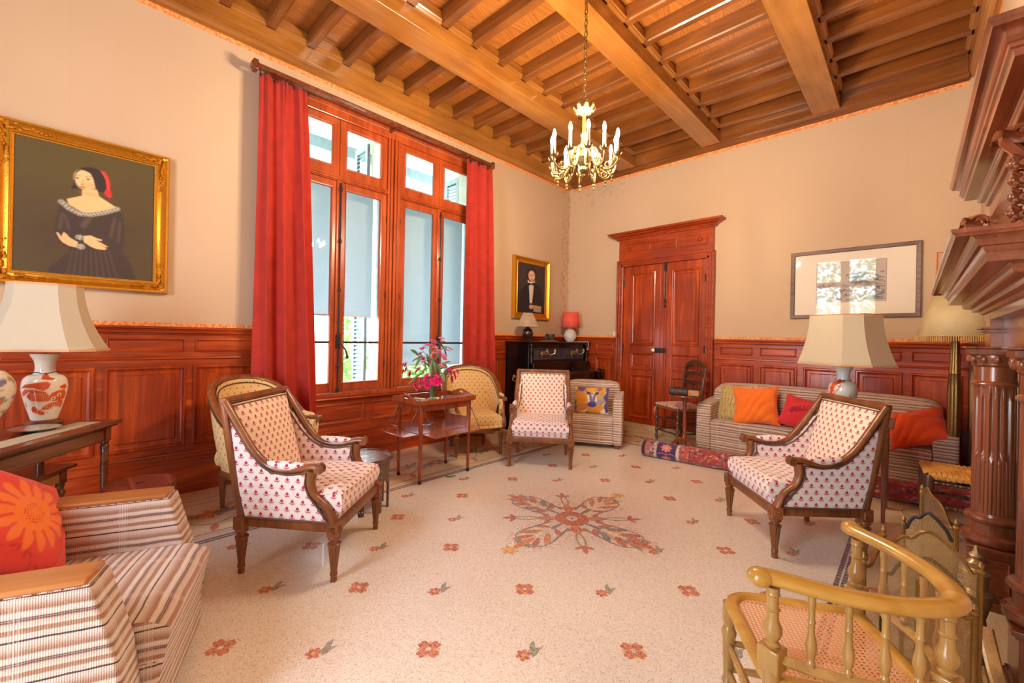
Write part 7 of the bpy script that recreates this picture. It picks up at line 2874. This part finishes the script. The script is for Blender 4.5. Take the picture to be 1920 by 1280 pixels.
def post(v, z0, z1, r, mi=None):
    k = (z1 - z0)
    return MB().lathe([(r * .9, z0), (r * .9, z0 + .04 * k), (r * 1.1, z0 + .06 * k), (r * .7, z0 + .10 * k), (r * 1.0, z0 + .16 * k), (r * 1.35, z0 + .26 * k), (r * 1.30, z0 + .34 * k), (r * .85, z0 + .46 * k), (r * .78, z0 + .60 * k),
                       (r * 1.05, z0 + .63 * k), (r * .80, z0 + .66 * k), (r * .78, z0 + .85 * k), (r * 1.0, z0 + .88 * k), (r * .85, z0 + .92 * k), (r * .95, z1)], 24, Matrix.Translation((v.x, v.y, 0)))


zs, zr = .43, .68
for v in (a_, b_, c_, f_):
    b = MB().lathe([(.013, 0), (.018, .012), (.020, .03), (.014, .05), (.017, .12), (.021, .13), (.015, .15), (.020, .28), (.024, .30), (.016, .32), (.021, .34), (.021, zs - .03)], 20, Matrix.Translation((v.x, v.y, 0)))
    b.build('leg', CG, t)
for v in (a_, b_, c_):
    d = v.normalized()
    q = math.atan2(d.y, d.x)
    MB().box(-.026, .026, -.026, .026, .455, .515, M=Matrix.Translation((v.x, v.y, 0)) @ Matrix.Rotation(q, 4, 'Z')).build('post_block', CG, t, bevel=.004)
    MB().lathe([(.020, zs - .03), (.021, .455)], 20, Matrix.Translation((v.x, v.y, 0))).build('post_foot', CG, t)
    post(v, .512, .668, .017).build('arm_post', CG, t)
for p, q in ((a_, f_), (f_, b_), (b_, c_), (c_, a_)):
    for z in (.17, .26):
        m2 = (p + q) / 2
        b = MB().tube([p + Vector((0, 0, z)), p.lerp(q, .3) + Vector((0, 0, z)), m2 + Vector((0, 0, z)), p.lerp(q, .7) + Vector((0, 0, z)), q + Vector((0, 0, z))], lambda w: .0085 + .006 * math.sin(PI * w), n=8)
        b.build('stretcher', CG, t)
# horseshoe arm rail
rail = catmull([a_ + (a_ - c_) * .085 + Vector((0, 0, 0)), a_, a_.lerp(c_, .35) + (a_ + c_).normalized() * .045, a_.lerp(c_, .72) + (a_ + c_).normalized() * .052, c_ + c_.normalized() * .012,
                b_.lerp(c_, .72) + (b_ + c_).normalized() * .052, b_.lerp(c_, .35) + (b_ + c_).normalized() * .045, b_, b_ + (b_ - c_) * .085], 8)
b = MB().tube([p + Vector((0, 0, .690)) for p in rail], lambda q: .0255 + .004 * (1 if q < .06 or q > .94 else 0), n=14, flat=(1.05, .72))
b.ball(tuple(rail[0] + Vector((0, 0, .688))), .030, n=16, m=10, sc=(1, 1, .78)).ball(tuple(rail[-1] + Vector((0, 0, .688))), .030, n=16, m=10, sc=(1, 1, .78))
b.build('arm_rail', CG2, t, smooth=60)
for p, q in ((a_, c_), (b_, c_)):
    out = (p + q).normalized()
    lo = catmull([p + Vector((0, 0, .485)), p.lerp(q, .33) + out * .04 + Vector((0, 0, .485)), p.lerp(q, .67) + out * .045 + Vector((0, 0, .485)), q + Vector((0, 0, .485))], 7)
    MB().tube(lo, .0135, n=4, flat=(1.1, 1.2)).build('lower_rail', CG, t, smooth=30, bevel=.002)
    for w in (.2, .4, .6, .8):
        c0 = p.lerp(q, w) + out * .045 * math.sin(PI * min(1, max(0, w))) ** .6
        post(c0, .498, .674, .0092).build('baluster', CG, t)
# cane seat with rounded wooden rim
corner = [f_ * 1.06, a_ * 1.02, c_ * 1.0, b_ * 1.02]
loop = []
for i in range(4):
    p0_, p1_, p2_ = corner[i - 1], corner[i], corner[(i + 1) % 4]
    rr_ = .26 if i == 0 else .10
    e0, e1 = p1_.lerp(p0_, rr_), p1_.lerp(p2_, rr_)
    for k in range(8):
        q = k / 7
        loop.append(e0 * (1 - q) ** 2 + p1_ * 2 * q * (1 - q) + e1 * q * q)
LL = []
for i in range(len(loop)):
    a2, c2 = loop[i], loop[(i + 1) % len(loop)]
    n = max(1, int((c2 - a2).length / .03))
    for k in range(n):
        LL.append(a2.lerp(c2, k / n))
MB().tube([p + Vector((0, 0, zs - .008)) for p in LL], .022, n=10, closed=True, flat=(1.0, .70)).build('seat_rim', CG2, t, smooth=60)


def cane_mat():
    m, nt, b = newmat('woven_cane')
    tc = nt.nodes.new('ShaderNodeTexCoord')
    sp = nt.nodes.new('ShaderNodeSeparateXYZ')
    nt.links.new(tc.outputs['Object'], sp.inputs[0])
    x, y = NX(nt, sp.outputs[0]), NX(nt, sp.outputs[1])
    ca, sa = math.cos(.5), math.sin(.5)
    u, v = (x * ca + y * sa) / .0125, (y * ca - x * sa) / .0125
    fx, fy = u.fract() - .5, v.fract() - .5
    hole = (fx * fx + fy * fy).lt(.075)
    dg = ((u + v).fract() - .5).abs().lt(.13).mx(((u - v).fract() - .5).abs().lt(.13))
    hole = hole * (dg * -.0 + 1.0)
    col = mixc(nt, ((fx.abs()).mx(fy.abs())).gt(.42), (232, 176, 132), (196, 136, 96))
    nt.links.new(col, b.inputs['Base Color'])
    out = nt.nodes['Material Output']
    tr = nt.nodes.new('ShaderNodeBsdfTransparent')
    mx = nt.nodes.new('ShaderNodeMixShader')
    nt.links.new(hole.k, mx.inputs[0])
    nt.links.new(b.outputs[0], mx.inputs[1])
    nt.links.new(tr.outputs[0], mx.inputs[2])
    nt.links.new(mx.outputs[0], out.inputs[0])
    P_(b, rough=.55)
    return m


b = MB()
ctr = sum(LL, Vector((0, 0, 0))) / len(LL)
vs = [(ctr.x, ctr.y, zs - .014)] + [(ctr.x + (p.x - ctr.x) * .5, ctr.y + (p.y - ctr.y) * .5, zs - .010) for p in LL] + [(p.x, p.y, zs - .003) for p in LL]
n = len(LL)
b.add(vs, [(0, 1 + i, 1 + (i + 1) % n) for i in range(n)] + [(1 + i, 1 + n + i, 1 + n + (i + 1) % n, 1 + (i + 1) % n) for i in range(n)])
b.build('cane_seat', cane_mat(), t, smooth=0)
